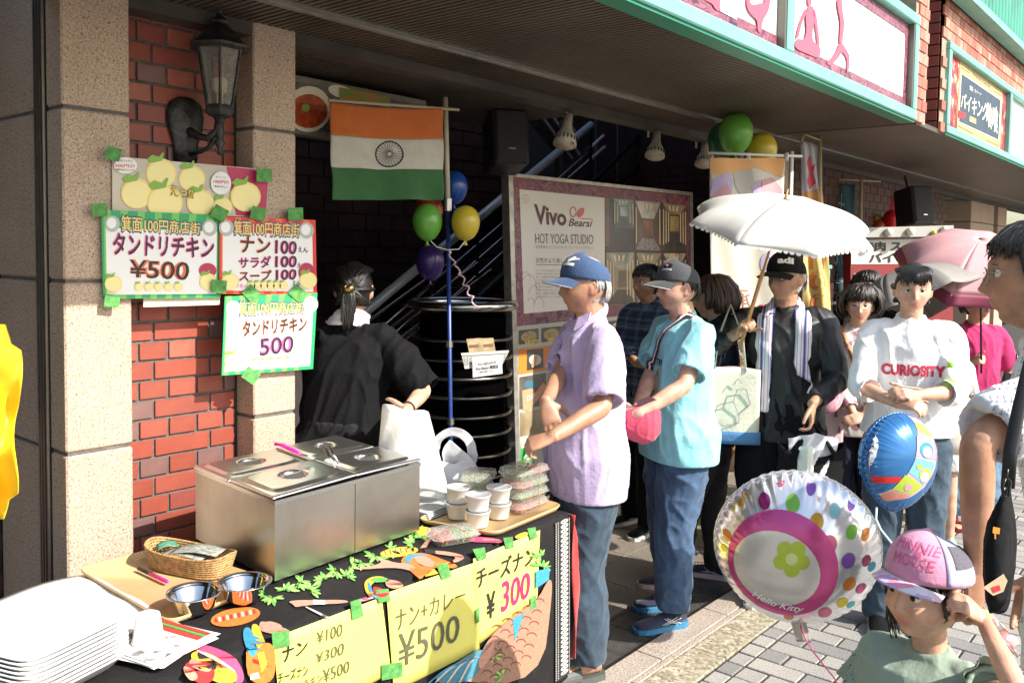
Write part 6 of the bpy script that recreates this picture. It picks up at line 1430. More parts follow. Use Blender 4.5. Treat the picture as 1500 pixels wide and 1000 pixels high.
def decal(o,info_P,origin,dirv,right,up,shapes,m,name,off=.0025,size=1.,mb=None,sub=.012):
 """lays flat shapes on a surface by projecting them along dirv, in the person's own frame. shapes: (points2d, faces)"""
 bvh=info_P.get('bvh_'+o.name)
 if bvh is None:
  me=o.data;bvh=BVHTree.FromPolygons([v.co for v in me.vertices],[p.vertices for p in me.polygons]);info_P['bvh_'+o.name]=bvh
 bm=bmesh.new();vs=[bm.verts.new((x*size,y*size,0)) for x,y in shapes[0]]
 for f in shapes[1]:
  try:bm.faces.new([vs[i] for i in f])
  except ValueError:pass
 bmesh.ops.triangulate(bm,faces=bm.faces)
 for _ in range(4):
  le=[e for e in bm.edges if e.calc_length()>sub]
  if not le:break
  bmesh.ops.subdivide_edges(bm,edges=le,cuts=1);bmesh.ops.triangulate(bm,faces=[f for f in bm.faces if len(f.verts)>3])
 origin,dirv,right,up=[Vector([float(q) for q in t]) for t in(origin,dirv,right,up)];dirv.normalize();right.normalize();up.normalize();bad=set();bm.verts.index_update();out=[]
 for v in bm.verts:
  p=origin+right*v.co.x+up*v.co.y;hit=bvh.ray_cast(p,dirv,1.)
  if hit[0] is None:bad.add(v.index);out.append(p)
  else:out.append(hit[0]-dirv*off)
 b=mb or MB();b.add([tuple(p) for p in out],[tuple(v.index for v in f.verts) for f in bm.faces if not any(v.index in bad for v in f.verts)]);bm.free()
 if mb is None and b.v:return b.build(name,m,o)
def txt_shape(body,w_,h_,bold=.0,shear=0.):
 uv,f=text_mesh(body,bold,shear);return[((u-.5)*w_,(v-.5)*h_) for u,v in uv],f
def pl_shape(pts):return list(pts),[tuple(t) for t in tessellate_polygon([[Vector((x,y,0)) for x,y in pts]])]
SK1=skin_mat('skin_tan',(.42,.22,.135));SK2=skin_mat('skin_fair',(.56,.32,.22));SK3=skin_mat('skin_light',(.60,.36,.25));SK4=skin_mat('skin_child',(.62,.35,.23),(.60,.16,.12))
H_BL=hair_mat('hair_black',(.010,.008,.007));H_BR=hair_mat('hair_brown',(.045,.018,.010));H_GR=hair_mat('hair_grey',(.42,.41,.39),.5)
def fabric(name,c,noise=.10,bump=.25,rough=.85,nscale=12,sheen=.2):return mat('fabric_'+name,c,rough,noise=noise,nscale=nscale,bump=bump,bscale=70,sheen=sheen,spec=.15 if max(c)<.03 else .4)
def WL(px,py,d,loc,yaw,h):return to_local(at_d(px,py,d),loc,yaw)/(h/1.70)
def to_local(w_,loc,yaw):
 d=np.array(w_,float)-np.array((loc[0],loc[1],0));c,s=math.cos(-yaw),math.sin(-yaw);return np.array((d[0]*c-d[1]*s,d[0]*s+d[1]*c,d[2]))
def dir_local(v,yaw):c,s=math.cos(-yaw),math.sin(-yaw);v=np.array(v,float);return(v[0]*c-v[1]*s,v[0]*s+v[1]*c,v[2])
CR,CU,CF=rt,upv,-bk
F_blk=fabric('black',(.007,.007,.008),sheen=0);F_lil=fabric('lilac',(.50,.40,.62));F_teal=fabric('aqua',(.26,.62,.66));F_white=fabric('white',(.74,.74,.74));F_mag=fabric('magenta',(.48,.02,.13));F_navy=fabric('navy',(.010,.013,.026),sheen=0);F_char=fabric('charcoal',(.022,.022,.024),sheen=0);F_sage=fabric('sage',(.26,.33,.26));F_denim=fabric('denim',(.045,.09,.17),.25,.2,nscale=25);F_dden=fabric('dark_denim',(.030,.055,.085),.25,.2,nscale=25);F_lden=fabric('light_denim',(.10,.18,.28),.3,.2,nscale=20);F_cream=fabric('cream_print',(.62,.56,.52),.25,nscale=25)
M_solew=mat('sole_white',(.70,.69,.66),.6);M_soleb=mat('sole_blue',(.04,.18,.33),.6)
def yaw_to(a,b_):return math.atan2(b_[1]-a[1],b_[0]-a[0])
# ---- man in the lilac shirt
lL=(2.87,2.0)
L=person(lL,R(143),1.665,'older man in a lilac short-sleeved shirt and navy cap, hands crossed beside the stall',SK1,look=(.05,.02,0),build=1.06,belly=.025,chub=.5,
 hands=(WL(808,640,3.05,lL,R(143),1.665),WL(798,590,3.22,lL,R(143),1.665)),poles=((-.7,.3,-.7),(-.5,-.8,-.4)),
 hand_o=({'n':dir_local(CF*.3-CU*.6-CR*.2,R(143)),'t':dir_local(CU+CR*.2,R(143)),'d':dir_local(CR*-.9-CU*.3,R(143)),'curl':(.9,1.0,.6),'thumb':(.8,.4,.4)},{'n':dir_local(-CF*.9+CR*.2,R(143)) if 0 else dir_local(CF*.9-CU*.1,R(143)),'t':dir_local(CR*.9+CU*.2,R(143)),'d':dir_local(-CU*.9+CR*.25-CF*.3,R(143)),'curl':(.35,.5,.4)}),
 top=dict(mat=F_lil,hem=.74,sleeve=.92,loose=1.28,fit=1.12,flare=1.10,collar=True,fold=.0065,seed=2.),pants=dict(mat=F_dden,wide=1.15,fit=1.05,flare=1.12,end=.085,fold=.006),feet=((.03,.10,.15),(-.02,-.12,-.15)),hair_=('under_cap',H_GR,4),shoes=None)
F_cap1=fabric('cap_navy',(.03,.065,.15));F_cap2=fabric('cap_dark',(.045,.05,.055));F_capb=fabric('cap_black',(.010,.010,.010),sheen=0)
cpo=cap(L['P'],L['hs'],L['R3'],L['hc'],F_cap1,F_cap1,None,trim=mat('trim_grey',(.5,.5,.5),.6),brim_len=.082)
sgn=pl_shape([(-.03,-.012),(-.012,-.004),(.0,.004),(.012,.016),(.02,.012),(.012,.004),(.03,.010),(.034,.006),(.012,-.004),(.002,-.012),(-.002,-.020),(-.006,-.018),(-.004,-.008)])
def cap_decal(I,co_,ang,z,shapes,m,name='badge',size=1.,off=.003):
 d=np.array((-math.cos(ang),-math.sin(ang),-.35));d=nrm(d);r_=nrm(np.cross(-d,(0,0,1.)))*-1;u_=nrm(np.cross(r_,d))*1.0
 if u_[2]<0:u_=-u_
 o_=np.array((0,0,z))*I['hs']-d*.2;T=lambda v:np.array(v)@I['R3'].T;return decal(co_,I,T(o_)+I['hc'],T(d),T(r_),T(u_),shapes,m,name,off,size)
M_wthread=mat('white_thread',(.72,.72,.70),.7)
cap_decal(L,cpo,.35,.085,sgn,M_wthread,'emblem',1.0);cap_decal(L,cpo,.35,.062,pl_shape([(-.028,-.006),(.028,-.006),(.028,.006),(-.028,.006)]),M_wthread,'badge',1.)
# shirt front: placket, buttons, pocket
M_lil2=fabric('lilac_seam',(.44,.34,.56));M_btn=mat('button_pearl',(.66,.62,.60),.3)
def front(I,y,z):return(.6,y*I['s'],z*I['s'])
decal(L['top'],L,front(L,0,1.05),(-1,0,0),(0,1,0),(0,0,1),pl_shape([(-.017,-.28),(.017,-.28),(.017,.30),(-.017,.30)]),M_lil2,'placket',.002)
for z in(.86,.96,1.06,1.16,1.26,1.36):decal(L['top'],L,front(L,0,z),(-1,0,0),(0,1,0),(0,0,1),pl_shape(ell(0,0,.0058,.0058,10)),M_btn,'button',.004)
decal(L['top'],L,front(L,.085,1.22),(-1,0,0),(0,1,0),(0,0,1),pl_shape([(-.055,.06),(.055,.06),(.055,-.055),(0,-.07),(-.055,-.055)]),M_lil2,'pocket',.003)
for sd,f_ in((1,L['arm'][0]),):
 pass
def collar_wings(I,m,s_=1.):
 b=MB();k=I['s']
 for sd in(1,-1):
  z=1.462*k;x0=I['LX'](z)+.045*k
  P=[(x0+.012,sd*.010,z-.030*k),(x0+.006,sd*.030,z-.004*k),(x0-.035*k,sd*.066*k,z+.018*k),(x0-.02*k,sd*.085*k,z-.012*k),(x0+.035*k,sd*.066*k,z-.052*k)];b.prism(P,(.003,0,.004))
 b.build('collar',m,I['P'])
collar_wings(L,M_lil2)
# sandals
for i,(fx_,fy_,fy2) in enumerate(((.03,.10,.15),(-.02,-.12,-.15))):
 R3=rotm(fy2);T3=lambda p:np.array(p)@R3.T+np.array((fx_,fy_,0));b=MB();rings=[]
 for x,w_,t in((-.075,.025,.05),(-.03,.034,.075),(.03,.038,.07),(.09,.044,.052),(.13,.045,.04)):rings.append([T3((x,w_*math.cos(2*math.pi*j/14),.022+t*.5+(t*.5)*math.sin(2*math.pi*j/14))) for j in range(14)])
 loft(b,rings)
 for k in range(5):y=-.032+.016*k*1.0;x1=.175-.05*abs(k-3)/3 if i==0 else .175-.05*abs(k-1)/3;limb(b,[T3((.11,y,.040)),T3((.145,y,.040)),T3((x1+.012,y,.032))],[.010,.0095,.0085 if k not in((3,4)[i:i+1]) else .012],8)
 remesh(b,.004,'foot',SK1,L['P'],2)
 b=MB();ou=[(-.095,0),(-.085,.032),(-.03,.042),(.05,.046),(.13,.056),(.185,.046),(.208,.0)];ou=ou+[(x,-w_) for x,w_ in ou[-2:0:-1]];n=len(ou);b.add([T3((x,y,.001)) for x,y in ou]+[T3((x,y,.024)) for x,y in ou],[tuple(range(n-1,-1,-1)),tuple(range(n,2*n))]+[(q,(q+1)%n,n+(q+1)%n,n+q) for q in range(n)])
 b.grid(lambda u,v:T3((.025+.10*v,.053*math.cos(math.pi*u),.022+.060*math.sin(math.pi*u)*(1-.30*v))),14,6);b.build('sandal',mat('grey_rubber',(.075,.085,.078),.55),L['P'],False,solid=.004)
# ---- man in the aqua T-shirt
lT=(3.56,1.97)
Tm=person(lT,R(146),1.645,'man in an aqua T-shirt and dark grey cap, second in the queue',SK2,look=(.02,.04,0),build=1.08,chub=.7,belly=.015,
 hands=(WL(935,606,3.62,lT,R(146),1.645),WL(925,622,3.78,lT,R(146),1.645)),poles=((-.6,.6,-.6),(-.6,-.6,-.4)),hand_o=({'n':(-.2,-.8,-.2),'t':(.2,0,.9),'d':(.7,-.5,-.3),'curl':(.6,.8,.6)},{'n':(0,.7,-.3),'t':(.3,0,.9),'d':(.75,.45,-.2),'curl':(.6,.8,.6)}),
 top=dict(mat=F_teal,hem=.78,sleeve=.80,loose=1.30,fit=1.12,flare=1.16,fold=.0062,seed=5.),pants=dict(mat=F_denim,wide=1.12,fit=1.06,end=.085,fold=.0068),feet=((.06,.10,.1),(-.04,-.10,-.1)),hair_=('under_cap',H_BL,6),
 shoes=dict(m=fabric('shoe_navy',(.02,.025,.055)),msole=M_soleb,line=mat('shoe_silver',(.55,.55,.55),.5)))
cpo=cap(Tm['P'],Tm['hs'],Tm['R3'],Tm['hc'],F_cap2,F_cap2,None,trim=mat('trim_white',(.72,.72,.72),.6),brim_len=.08)
cap_decal(Tm,cpo,.5,.080,pl_shape(ell(0,0,.02,.013,12)),F_capb,'patch');cap_decal(Tm,cpo,.5,.080,pl_shape(ell(-.004,.002,.007,.006,8)),mat('pink_thread',(.6,.12,.2),.6),'emblem',off=.0045);cap_decal(Tm,cpo,.5,.058,txt_shape('puma',.045,.012),M_wthread,'lettering')
decal(Tm['top'],Tm,front(Tm,.02,1.24),(-1,0,0),(0,1,0),(0,0,1),txt_shape('FOR TRY',.14,.030,.03),mat('navy_ink',(.03,.05,.12),.6),'lettering');decal(Tm['top'],Tm,front(Tm,.02,1.15),(-1,0,0),(0,1,0),(0,0,1),pl_shape([(-.06,-.07),(-.03,.06),(0,.02),(.03,.065),(.05,-.02),(.075,-.07),(.03,-.05),(0,-.09)]),mat('olive_ink',(.16,.15,.08),.7,col2=(.5,.4,.25),nscale=60),'print')
def strap(I,pts,w_,m,name='strap',stripe=None,parent=None):
 """a band laid over the figure: pts in its own frame, pushed out to the clothes"""
 o=I['top'];me=o.data;bvh=BVHTree.FromPolygons([v.co for v in me.vertices],[p.vertices for p in me.polygons]);Q=[]
 for p in pts:
  c,n_,i_,d_=bvh.find_nearest(Vector([float(x) for x in p]));Q.append((np.array(c)+np.array(n_)*.006,np.array(n_)))
 b=MB();vs=[]
 for i in range(len(Q)):
  t=nrm(Q[min(i+1,len(Q)-1)][0]-Q[max(i-1,0)][0]);sd=nrm(np.cross(Q[i][1],t));vs+=[Q[i][0]-sd*w_/2,Q[i][0]+sd*w_/2]
 b.add(vs,[(2*i,2*i+1,2*i+3,2*i+2) for i in range(len(Q)-1)]);s0=b.build(name,m,parent or I['P'],True,solid=.002)
 if stripe:
  b=MB();vs=[]
  for i in range(len(Q)):
   t=nrm(Q[min(i+1,len(Q)-1)][0]-Q[max(i-1,0)][0]);sd=nrm(np.cross(Q[i][1],t))
   vs+=[Q[i][0]+Q[i][1]*.003+sd*w_*(stripe[0]-.12),Q[i][0]+Q[i][1]*.003+sd*w_*(stripe[0]+.12)]
  b.add(vs,[(2*i,2*i+1,2*i+3,2*i+2) for i in range(len(Q)-1)]);b.build('stripe',stripe[1],s0,True,solid=.001)
 return s0
def curve3(P,n=16):
 P=[np.array(p,float) for p in P];out=[]
 for i in range(len(P)-1):
  p0,p1,p2,p3=P[max(i-1,0)],P[i],P[i+1],P[min(i+2,len(P)-1)]
  for k in range(n):
   t=k/n;out.append(.5*((2*p1)+(-p0+p2)*t+(2*p0-5*p1+4*p2-p3)*t*t+(-p0+3*p1-3*p2+p3)*t**3))
 return out+[P[-1]]
M_brs=fabric('strap_maroon',(.06,.015,.02))
k=Tm['s'];bgp=empty('pouch',(0,0,0),label='pink pouch with a dark zip opening, held in front of the man in aqua',cat='pouch');bgp.matrix_basis=Tm['P'].matrix_basis.copy()
strap(Tm,curve3([(-.10*k,.09*k,1.36*k),(.0,.075*k,1.47*k),(.08*k,.045*k,1.38*k),(.17*k,.0,1.22*k),(.20*k,-.02*k,1.08*k),(.19*k,-.0*k,1.0*k)]),.036,M_brs,stripe=(0,M_wthread),parent=bgp)
b=MB();rings=[]
for px,w_,y0,y1 in((911,.015,606,628),(918,.05,596,641),(940,.06,590,650),(958,.05,588,646),(968,.02,596,634)):rings.append([at_d(px,(y0+y1)/2-(y1-y0)/2*math.sin(a),3.66+w_*math.cos(a)) for a in np.linspace(0,2*math.pi,24,endpoint=False)])
im=np.array(bgp.matrix_basis.inverted());loft(b,rings);b.v=[tuple((im@np.array((*p,1)))[:3]) for p in b.v];remesh(b,.005,'pouch_body',fabric('pouch_pink',(.48,.055,.10)),bgp,3,folds(.004,8.,22.))
b=MB();b.grid(lambda u,v:at_d(930+38*u,590-9*math.sin(u*3.1)+14*v*math.sin(u*3.1),3.615+.01*u),12,4);b.build('opening',fabric('pouch_lining',(.06,.02,.03)),bgp,True,world=True)
# ---- stall woman, seen from behind
lV=(2.28,2.80)
Vw=person(lV,R(28),1.625,'stall woman in a black T-shirt with a ponytail, seen from behind',SK3,face=False,look=(.22,.10,0),build=1.04,fem=.8,chub=.6,lean=.16,
 hands=((.38,.06,.99),WL(594,602,3.30,lV,R(28),1.625)),poles=((-.5,.7,-.5),(-.45,-.75,-.9)),hand_o=({'curl':(.6,.8,.5)},{'n':(0,.8,-.3),'t':(.3,0,.8),'d':(.75,.55,-.2),'curl':(.6,.8,.6)}),
 top=dict(mat=F_blk,hem=.72,sleeve=1.0,loose=1.35,fit=1.12,flare=1.25,fold=.0085,seed=9.),pants=dict(mat=F_char,wide=1.1,end=.05),feet=((0,.1,0),(0,-.1,0)),hair_=('ponytail',H_BL,3),shoes=dict(m=F_blk,msole=M_soleb))
kn=np.array((-.135,0,-.0))*Vw['hs']@Vw['R3'].T+Vw['hc'];b=MB();b.lathe((0,0,0),[(.018,-.012),(.020,0),(.018,.012)],16,cap=False);o=b.build('hair_clip',mat('gold_clip',(.35,.22,.08),.3,.9),Vw['P'],True,solid=.003);o.location=[float(x) for x in kn];o.rotation_euler=(0,-.5,-.55)
def towel_neck(I,m,lf,rf,w_=.07,name='towel',trim=None,r_=.075,zz_=1.475):
 k=I['s'];b=MB();pts=[]
 for a in np.linspace(-math.pi*.5,-math.pi*1.5,17):pts.append(np.array((I['LX'](zz_*k)-.012+r_*k*math.cos(a)*1.0,r_*k*math.sin(a)*1.0,zz_*k-.02*k*(1-abs(math.cos(a))))))
 A=[np.array(p,float)*k for p in rf][::-1];B_=[np.array(p,float)*k for p in lf];path=curve3(A+pts[::4]+B_,8);vs=[]
 n=len(path);o=I['top'];me=o.data;bvh=BVHTree.FromPolygons([v.co for v in me.vertices],[p.vertices for p in me.polygons])
 for i,p in enumerate(path):
  t=nrm(path[min(i+1,n-1)]-path[max(i-1,0)]);c,n_,_,_=bvh.find_nearest(Vector([float(x) for x in p]));n_=np.array(n_);q=np.array(c)+n_*.010 if p[2]<1.40*k else p;sd=nrm(np.cross(n_,t));ww_=w_*k
  for j in range(7):e=(j/6-.5);vs.append(q+sd*ww_*e+n_*(.004*math.sin(j*2.4+i*.35)-.010*abs(e)*1.0+.006))
 b.add(vs,[(i*7+j,i*7+j+1,(i+1)*7+j+1,(i+1)*7+j) for i in range(n-1) for j in range(6)]);tw_=b.build(name,m,I['P'],True,solid=.006);return tw_,path
F_towel=mat('towel_white',(.74,.66,.68),.95,noise=.1,nscale=40,bump=.5,bscale=350,sheen=.5)
towel_neck(Vw,F_towel,[(.11,.07,1.36),(.19,.09,1.2),(.21,.09,1.05)],[(.12,-.075,1.36),(.20,-.10,1.2),(.22,-.10,1.02)])
b=MB();b.grid(lambda u,v:(-.115*1.0-.04*v*0,(u-.5)*.16,.90+.0*v),2,2)
# striped apron strings showing at the open side of the shirt
M_apr=ramp_mat('striped_apron','wave',18,[(.45,(.018,.018,.018)),(.52,(.30,.24,.08))],rough=.9,bump=0,distortion=1.5,axis='Z')
for sh_,nm in((pl_shape([(-.085,-.16),(.03,-.16),(.06,.02),(.0,.09),(-.05,.06),(-.09,-.05)]),'striped_undershirt'),):decal(Vw['top'],Vw,(-.02,-.8,.96),(.28,1,0),(1,-.28,0),(0,0,1),sh_,M_apr,nm,.004)
E0,W0=Vw['arm'][1][1],Vw['arm'][1][2];fd=nrm(W0-E0);b=MB();cc=W0-fd*.03;u_=nrm(np.cross(fd,(0,0,1)));v_=np.cross(fd,u_);b.tube([cc+u_*.027*math.cos(a)+v_*.027*math.sin(a) for a in np.linspace(0,2*math.pi,18)],.003,6,cap=False);b.build('bracelet',mat('brown_bead',(.04,.02,.015),.4),Vw['P'],True)
# paper bag in her hands
pbag=empty('paper_bag',tuple(at_d(600,640,3.35)),label='white paper bag held open by the stall woman',cat='bag');q0=at_d(566,600,3.33)
b=MB()
def pbf(u,v):
 a=2*math.pi*u;cxp=594+10*v;x=(34+20*v)*math.cos(a);p=at_d(cxp+x,598+118*v+6*math.cos(a),3.32+.06*math.sin(a));return p+np.array((1,1,0))*.004*math.sin(u*37+v*9)+np.array((0,0,1))*.005*math.sin(u*23)*(1-v)
b.grid(pbf,40,14);b.build('bag_body',mat('white_kraft',(.80,.78,.72),.7,noise=.04,bump=.25,bscale=30),pbag,True,world=True,solid=.0008)
# ---- helper inside the doorway with a red head scarf
Hp=person((2.42,3.50),R(20),1.56,'person in a red head scarf inside the doorway behind the stall woman',SK1,look=(0,.1,0),hands=((.3,.1,1.),(.3,-.1,1.)),top=dict(mat=fabric('dark_brown',(.03,.02,.02)),hem=.8,sleeve=1.6),pants=dict(mat=F_char),shoes=dict(m=F_blk,msole=M_soleb),vox=.008,face=False,build=1.05)
b=MB();skull_cap(b,Hp['hs']*1.13,Hp['R3'],Hp['hc'],1.1,lambda x,y,z:z>-.25 or x<-.2);b.build('head_scarf',fabric('red_scarf',(.50,.03,.03)),Hp['P'],True)
# ---- man in the plaid shirt, half hidden
m_pl=mat('plaid',(.05,.08,.14),.9)
def plaid(m):
 nt=m.node_tree;b=nt.nodes['Principled BSDF'];tc=nt.nodes.new('ShaderNodeTexCoord');sx_=nt.nodes.new('ShaderNodeSeparateXYZ');nt.links.new(tc.outputs['Object'],sx_.inputs[0]);outs=[]
 for ch,f_ in(('Z',18),('Y',18),('Z',36),('X',18)):
  a=nt.nodes.new('ShaderNodeMath');a.operation='MULTIPLY';a.inputs[1].default_value=f_*6.283/2;nt.links.new(sx_.outputs[ch],a.inputs[0]);s=nt.nodes.new('ShaderNodeMath');s.operation='SINE';nt.links.new(a.outputs[0],s.inputs[0]);g_=nt.nodes.new('ShaderNodeMapRange');g_.inputs[1].default_value=.45;g_.inputs[2].default_value=.7;g_.inputs[4].default_value=.33;nt.links.new(s.outputs[0],g_.inputs[0]);outs.append(g_.outputs[0])
 s1_=nt.nodes.new('ShaderNodeMath');s1_.operation='ADD';nt.links.new(outs[0],s1_.inputs[0]);nt.links.new(outs[1],s1_.inputs[1]);s2_=nt.nodes.new('ShaderNodeMath');s2_.operation='ADD';nt.links.new(s1_.outputs[0],s2_.inputs[0]);nt.links.new(outs[2],s2_.inputs[1])
 mx=nt.nodes.new('ShaderNodeMix');mx.data_type='RGBA';mx.inputs[6].default_value=(.022,.035,.075,1);mx.inputs[7].default_value=(.13,.20,.30,1);nt.links.new(s2_.outputs[0],mx.inputs[0]);nt.links.new(mx.outputs[2],b.inputs['Base Color'])
plaid(m_pl)
Pl_=person((4.62,2.78),R(165),1.62,'person in a navy plaid shirt with folded arms behind the man in aqua',SK1,look=(0,.05,0),hands=((.20,-.14,1.14),(.22,.14,1.10)),poles=((-.1,1,-.6),(-.1,-1,-.6)),hand_o=({'d':(.2,-1,.15),'n':(-.8,0,-.2),'t':(0,0,1),'curl':(.15,.2,.2)},{'d':(.1,1,.15),'n':(-.8,0,-.2),'t':(0,0,1),'curl':(.15,.2,.2)}),
 top=dict(mat=m_pl,hem=.80,sleeve=1.75,loose=1.2,cuff=.045,fold=.006,collar=True),pants=dict(mat=F_blk,wide=1.1),shoes=dict(m=F_blk,msole=M_solew,line=mat('stripe_white',(.7,.7,.7),.5)),feet=((.06,.11,.2),(-.02,-.12,0)),hair_=('short',H_BL,2),build=1.05)
# ---- woman with short brown hair
Nw=person((4.03,2.03),R(110),1.575,'woman with short brown hair in a navy jacket, back turned, behind the man in aqua',SK2,look=(.2,.1,0),fem=.8,hands=((.14,.24,.86),(.05,-.25,.86)),top=dict(mat=F_navy,hem=.80,sleeve=1.8,loose=1.1,collar=True),pants=dict(mat=F_char,wide=.95),shoes=dict(m=fabric('shoe_navy',(.02,.025,.055)),msole=mat('sole_pinkish',(.62,.45,.45),.6),line=mat('shoe_silver',(.55,.55,.55),.5),lace=mat('pink_lace',(.6,.03,.12),.6)),feet=((.16,.12,.1),(-.02,-.12,-.1)),hair_=('bob',H_BR,8),build=.98)
tb2=empty('tote_bag',tuple(at_d(1066,592,4.2)-np.array((0,0,.82))),R(122),label='cream tote bag with a blue band and grey line drawing beside the brown-haired woman',cat='bag')
b=MB();c0=(0,0,.74);b.grid(lambda u,v:((u-.5)*.30*(1-.06*(1-v)),.008*math.sin(u*5+v*3),.66+v*.33+.01*math.sin(u*4)),14,12);b.build('bag_body',fabric('canvas',(.62,.58,.46),.1),tb2,True,solid=.05)
b=MB();b.grid(lambda u,v:((u-.5)*.30,.008*math.sin(u*5),.635+v*.06),10,3);b.grid(lambda u,v:(.10+u*.055,.008*math.sin(u*5+v*3),.66+v*.335),3,12);b.build('blue_band',fabric('bag_blue',(.07,.18,.36)),tb2,True,solid=.054)
b=MB()
for pts in(((-.08,.9),(-.1,.83),(-.05,.78),(-.02,.84),(-.04,.90),(-.08,.9)),((-.02,.84),(.05,.82),(.07,.76),(.02,.72),(-.05,.74),(-.05,.78)),((-.06,.93),(-.04,.95),(-.02,.92))):b.tube([(x,y_,z) for y_ in(-.032,) for x,z in pts],.0022,5);b.tube([(x,.036,z) for x,z in pts],.0022,5)
b.build('line_drawing',mat('grey_line',(.2,.2,.22),.7),tb2)
for sd in(-1,1):b=MB();b.tube([(-.08,sd*.02,.98),(-.06,sd*.02-.01,1.15),(.0,sd*.01+.01,1.30),(.05,sd*.02,1.15),(.07,sd*.02,.98)],.008,6,flat=.4);b.build('handle',fabric('canvas',(.62,.58,.46)),tb2,True)
# ---- man in black under the white parasol
Am=person((4.10,1.70),R(200),1.69,'older man all in black with a striped towel round his neck, holding a white parasol',SK1,look=(-.6,.03,0),hands=(WL(1190,592,3.95,(4.10,1.70),R(200),1.69),(.23,-.20,1.33)),poles=((-.6,.6,-.4),(-.3,-.8,-.6)),
 hand_o=({'n':(0,-1,.1),'t':(1,0,0),'d':(.15,0,-1),'curl':(.3,.9,.6)},{'n':(.5,.8,0),'t':(.1,.3,.9),'d':(.55,.3,.55),'curls':[(1.0,1.2,.8)]*4,'thumb':(.2,.5,.8)}),
 top=dict(mat=mat('fabric_tracksuit',(.008,.008,.009),.5,noise=.2,bump=.1,bscale=200),hem=.80,sleeve=1.85,loose=1.12,fold=.007,seed=12.),pants=dict(mat=F_blk,wide=1.2,fit=1.15),shoes=dict(m=F_blk,msole=M_solew),hair_=('under_cap',H_GR,9),build=1.04)
cpo=cap(Am['P'],Am['hs'],Am['R3'],Am['hc'],F_capb,F_capb,None,brim_len=.08)
cap_decal(Am,cpo,.6,.064,txt_shape('adi',.074,.034,.05),M_wthread,'lettering')
F_tw2=ramp_mat('striped_towel','wave',6.5,[(.0,(.05,.05,.22)),(.30,(.62,.64,.70)),(.55,(.66,.68,.72)),(.75,(.42,.03,.08)),(.86,(.65,.66,.7))],rough=.95,bump=.1,axis='Y',distortion=.3)
towel_neck(Am,F_tw2,[(.10,.085,1.38),(.16,.10,1.2),(.17,.11,1.06)],[(.10,-.085,1.36),(.17,-.10,1.15),(.18,-.11,.95)],w_=.075)
decal(Am['top'],Am,(.0,.8,1.28),(0,-1,0),(-1,0,0),(0,0,1),txt_shape('adidas',.035,.010,.03),mat('yellow_thread',(.6,.4,.05),.6),'lettering')
# parasol
def canopy(P,c,axis,r,dep,n,m,name='canopy',sag=.15,scallop=.0,mrib=None,band=None):
 """n panels stretched between ribs, each sagging inwards, edge curved"""
 ax=nrm(axis);u=nrm(np.cross(ax,(0,1,.1)));v=np.cross(ax,u);segs=8
 def pt(a,t):
  ph=(a*n/(2*math.pi))%1;e=abs(ph-.5)*2;s_=1-sag*(1-e*e)*t;rr=r*math.sin(t*1.25)/math.sin(1.25)*s_;h=dep*(1-math.cos(t*1.25))/(1-math.cos(1.25));return np.array(c)-ax*(h+.012*r*(1-e*e)*t)+(u*math.cos(a)+v*math.sin(a))*rr+ax*0.
 b=MB();b.grid(lambda p,q:pt(p*2*math.pi,.02+q*.98 if not band else .02+q*(band[0]-.02)),n*segs,14);o=b.build(name,m,P,True,world=True,solid=.0008)
 if band:b=MB();b.grid(lambda p,q:pt(p*2*math.pi,band[0]+q*(1-band[0])),n*segs,4);b.build('border_band',band[1],P,True,world=True,solid=.0009)
 if scallop:
  b=MB();N=n*12
  for i in range(N):a=2*math.pi*(i+.5)/N;p=pt(a,1.0);q1,q2=pt(2*math.pi*i/N,1),pt(2*math.pi*(i+1)/N,1);dn=-ax*scallop*.7+nrm(p-np.array(c))*scallop*.5;b.add([q1,q1*.8+q2*.2+dn*.8,p+dn,q2*.8+q1*.2+dn*.8,q2],[(0,1,2,3,4)])
  b.build('lace_edge',m,P,False,world=True)
 for i in range(n):
  a=2*math.pi*i/n;b=MB();b.tube([pt(a,t)-ax*.004 for t in np.linspace(.03,1.01,9)],.0016,5);b.build('rib',mrib or M_steel,P,True,world=True)
  b=MB();b.tube([pt(a,.5)-ax*.004,np.array(c)-ax*(dep*1.25)],.0014,4);b.build('stretcher',mrib or M_steel,P,True,world=True)
 return o
M_par=mat('white_parasol_cloth',(.86,.86,.84),.8,noise=.03,bump=.1,bscale=200,trans=.0)
nt=M_par.node_tree;bs_=nt.nodes['Principled BSDF'];tl=nt.nodes.new('ShaderNodeBsdfTranslucent');tl.inputs[0].default_value=(.8,.78,.7,1);ms_=nt.nodes.new('ShaderNodeMixShader');ms_.inputs[0].default_value=.45;nt.links.new(bs_.outputs[0],ms_.inputs[1]);nt.links.new(tl.outputs[0],ms_.inputs[2]);nt.links.new(ms_.outputs[0],nt.nodes['Material Output'].inputs[0])
AmM=np.array(Am['P'].matrix_basis);gW=Am['arm'][1][2];gh=(AmM@np.array((*(gW+np.array((.055,.045,.05))),1)))[:3]
top_=at_d(1150,292,4.05);prs=empty('parasol',tuple(gh),label='white parasol with a scalloped lace edge, held open by the man in black',cat='parasol')
axp=nrm(top_-gh);b=MB();b.tube([gh-axp*.12,gh+axp*.25],.0095,10);b.tube([gh+axp*.25,top_],.006,8);b.build('wooden_handle',mat('cane_wood',(.45,.22,.07),.4,noise=.2),prs,True,world=True)
canopy(prs,top_,nrm(ez+.33*nrm(np.array((bk[0],bk[1],0)))+.05*nrm(np.array((rt[0],rt[1],0)))),.435,.13,8,M_par,scallop=.014);b=MB();b.tube([top_-axp*.01,top_+axp*.05],[.008,.004],8);b.build('tip',mat('cane_wood',(.45,.22,.07),.4),prs,True,world=True)
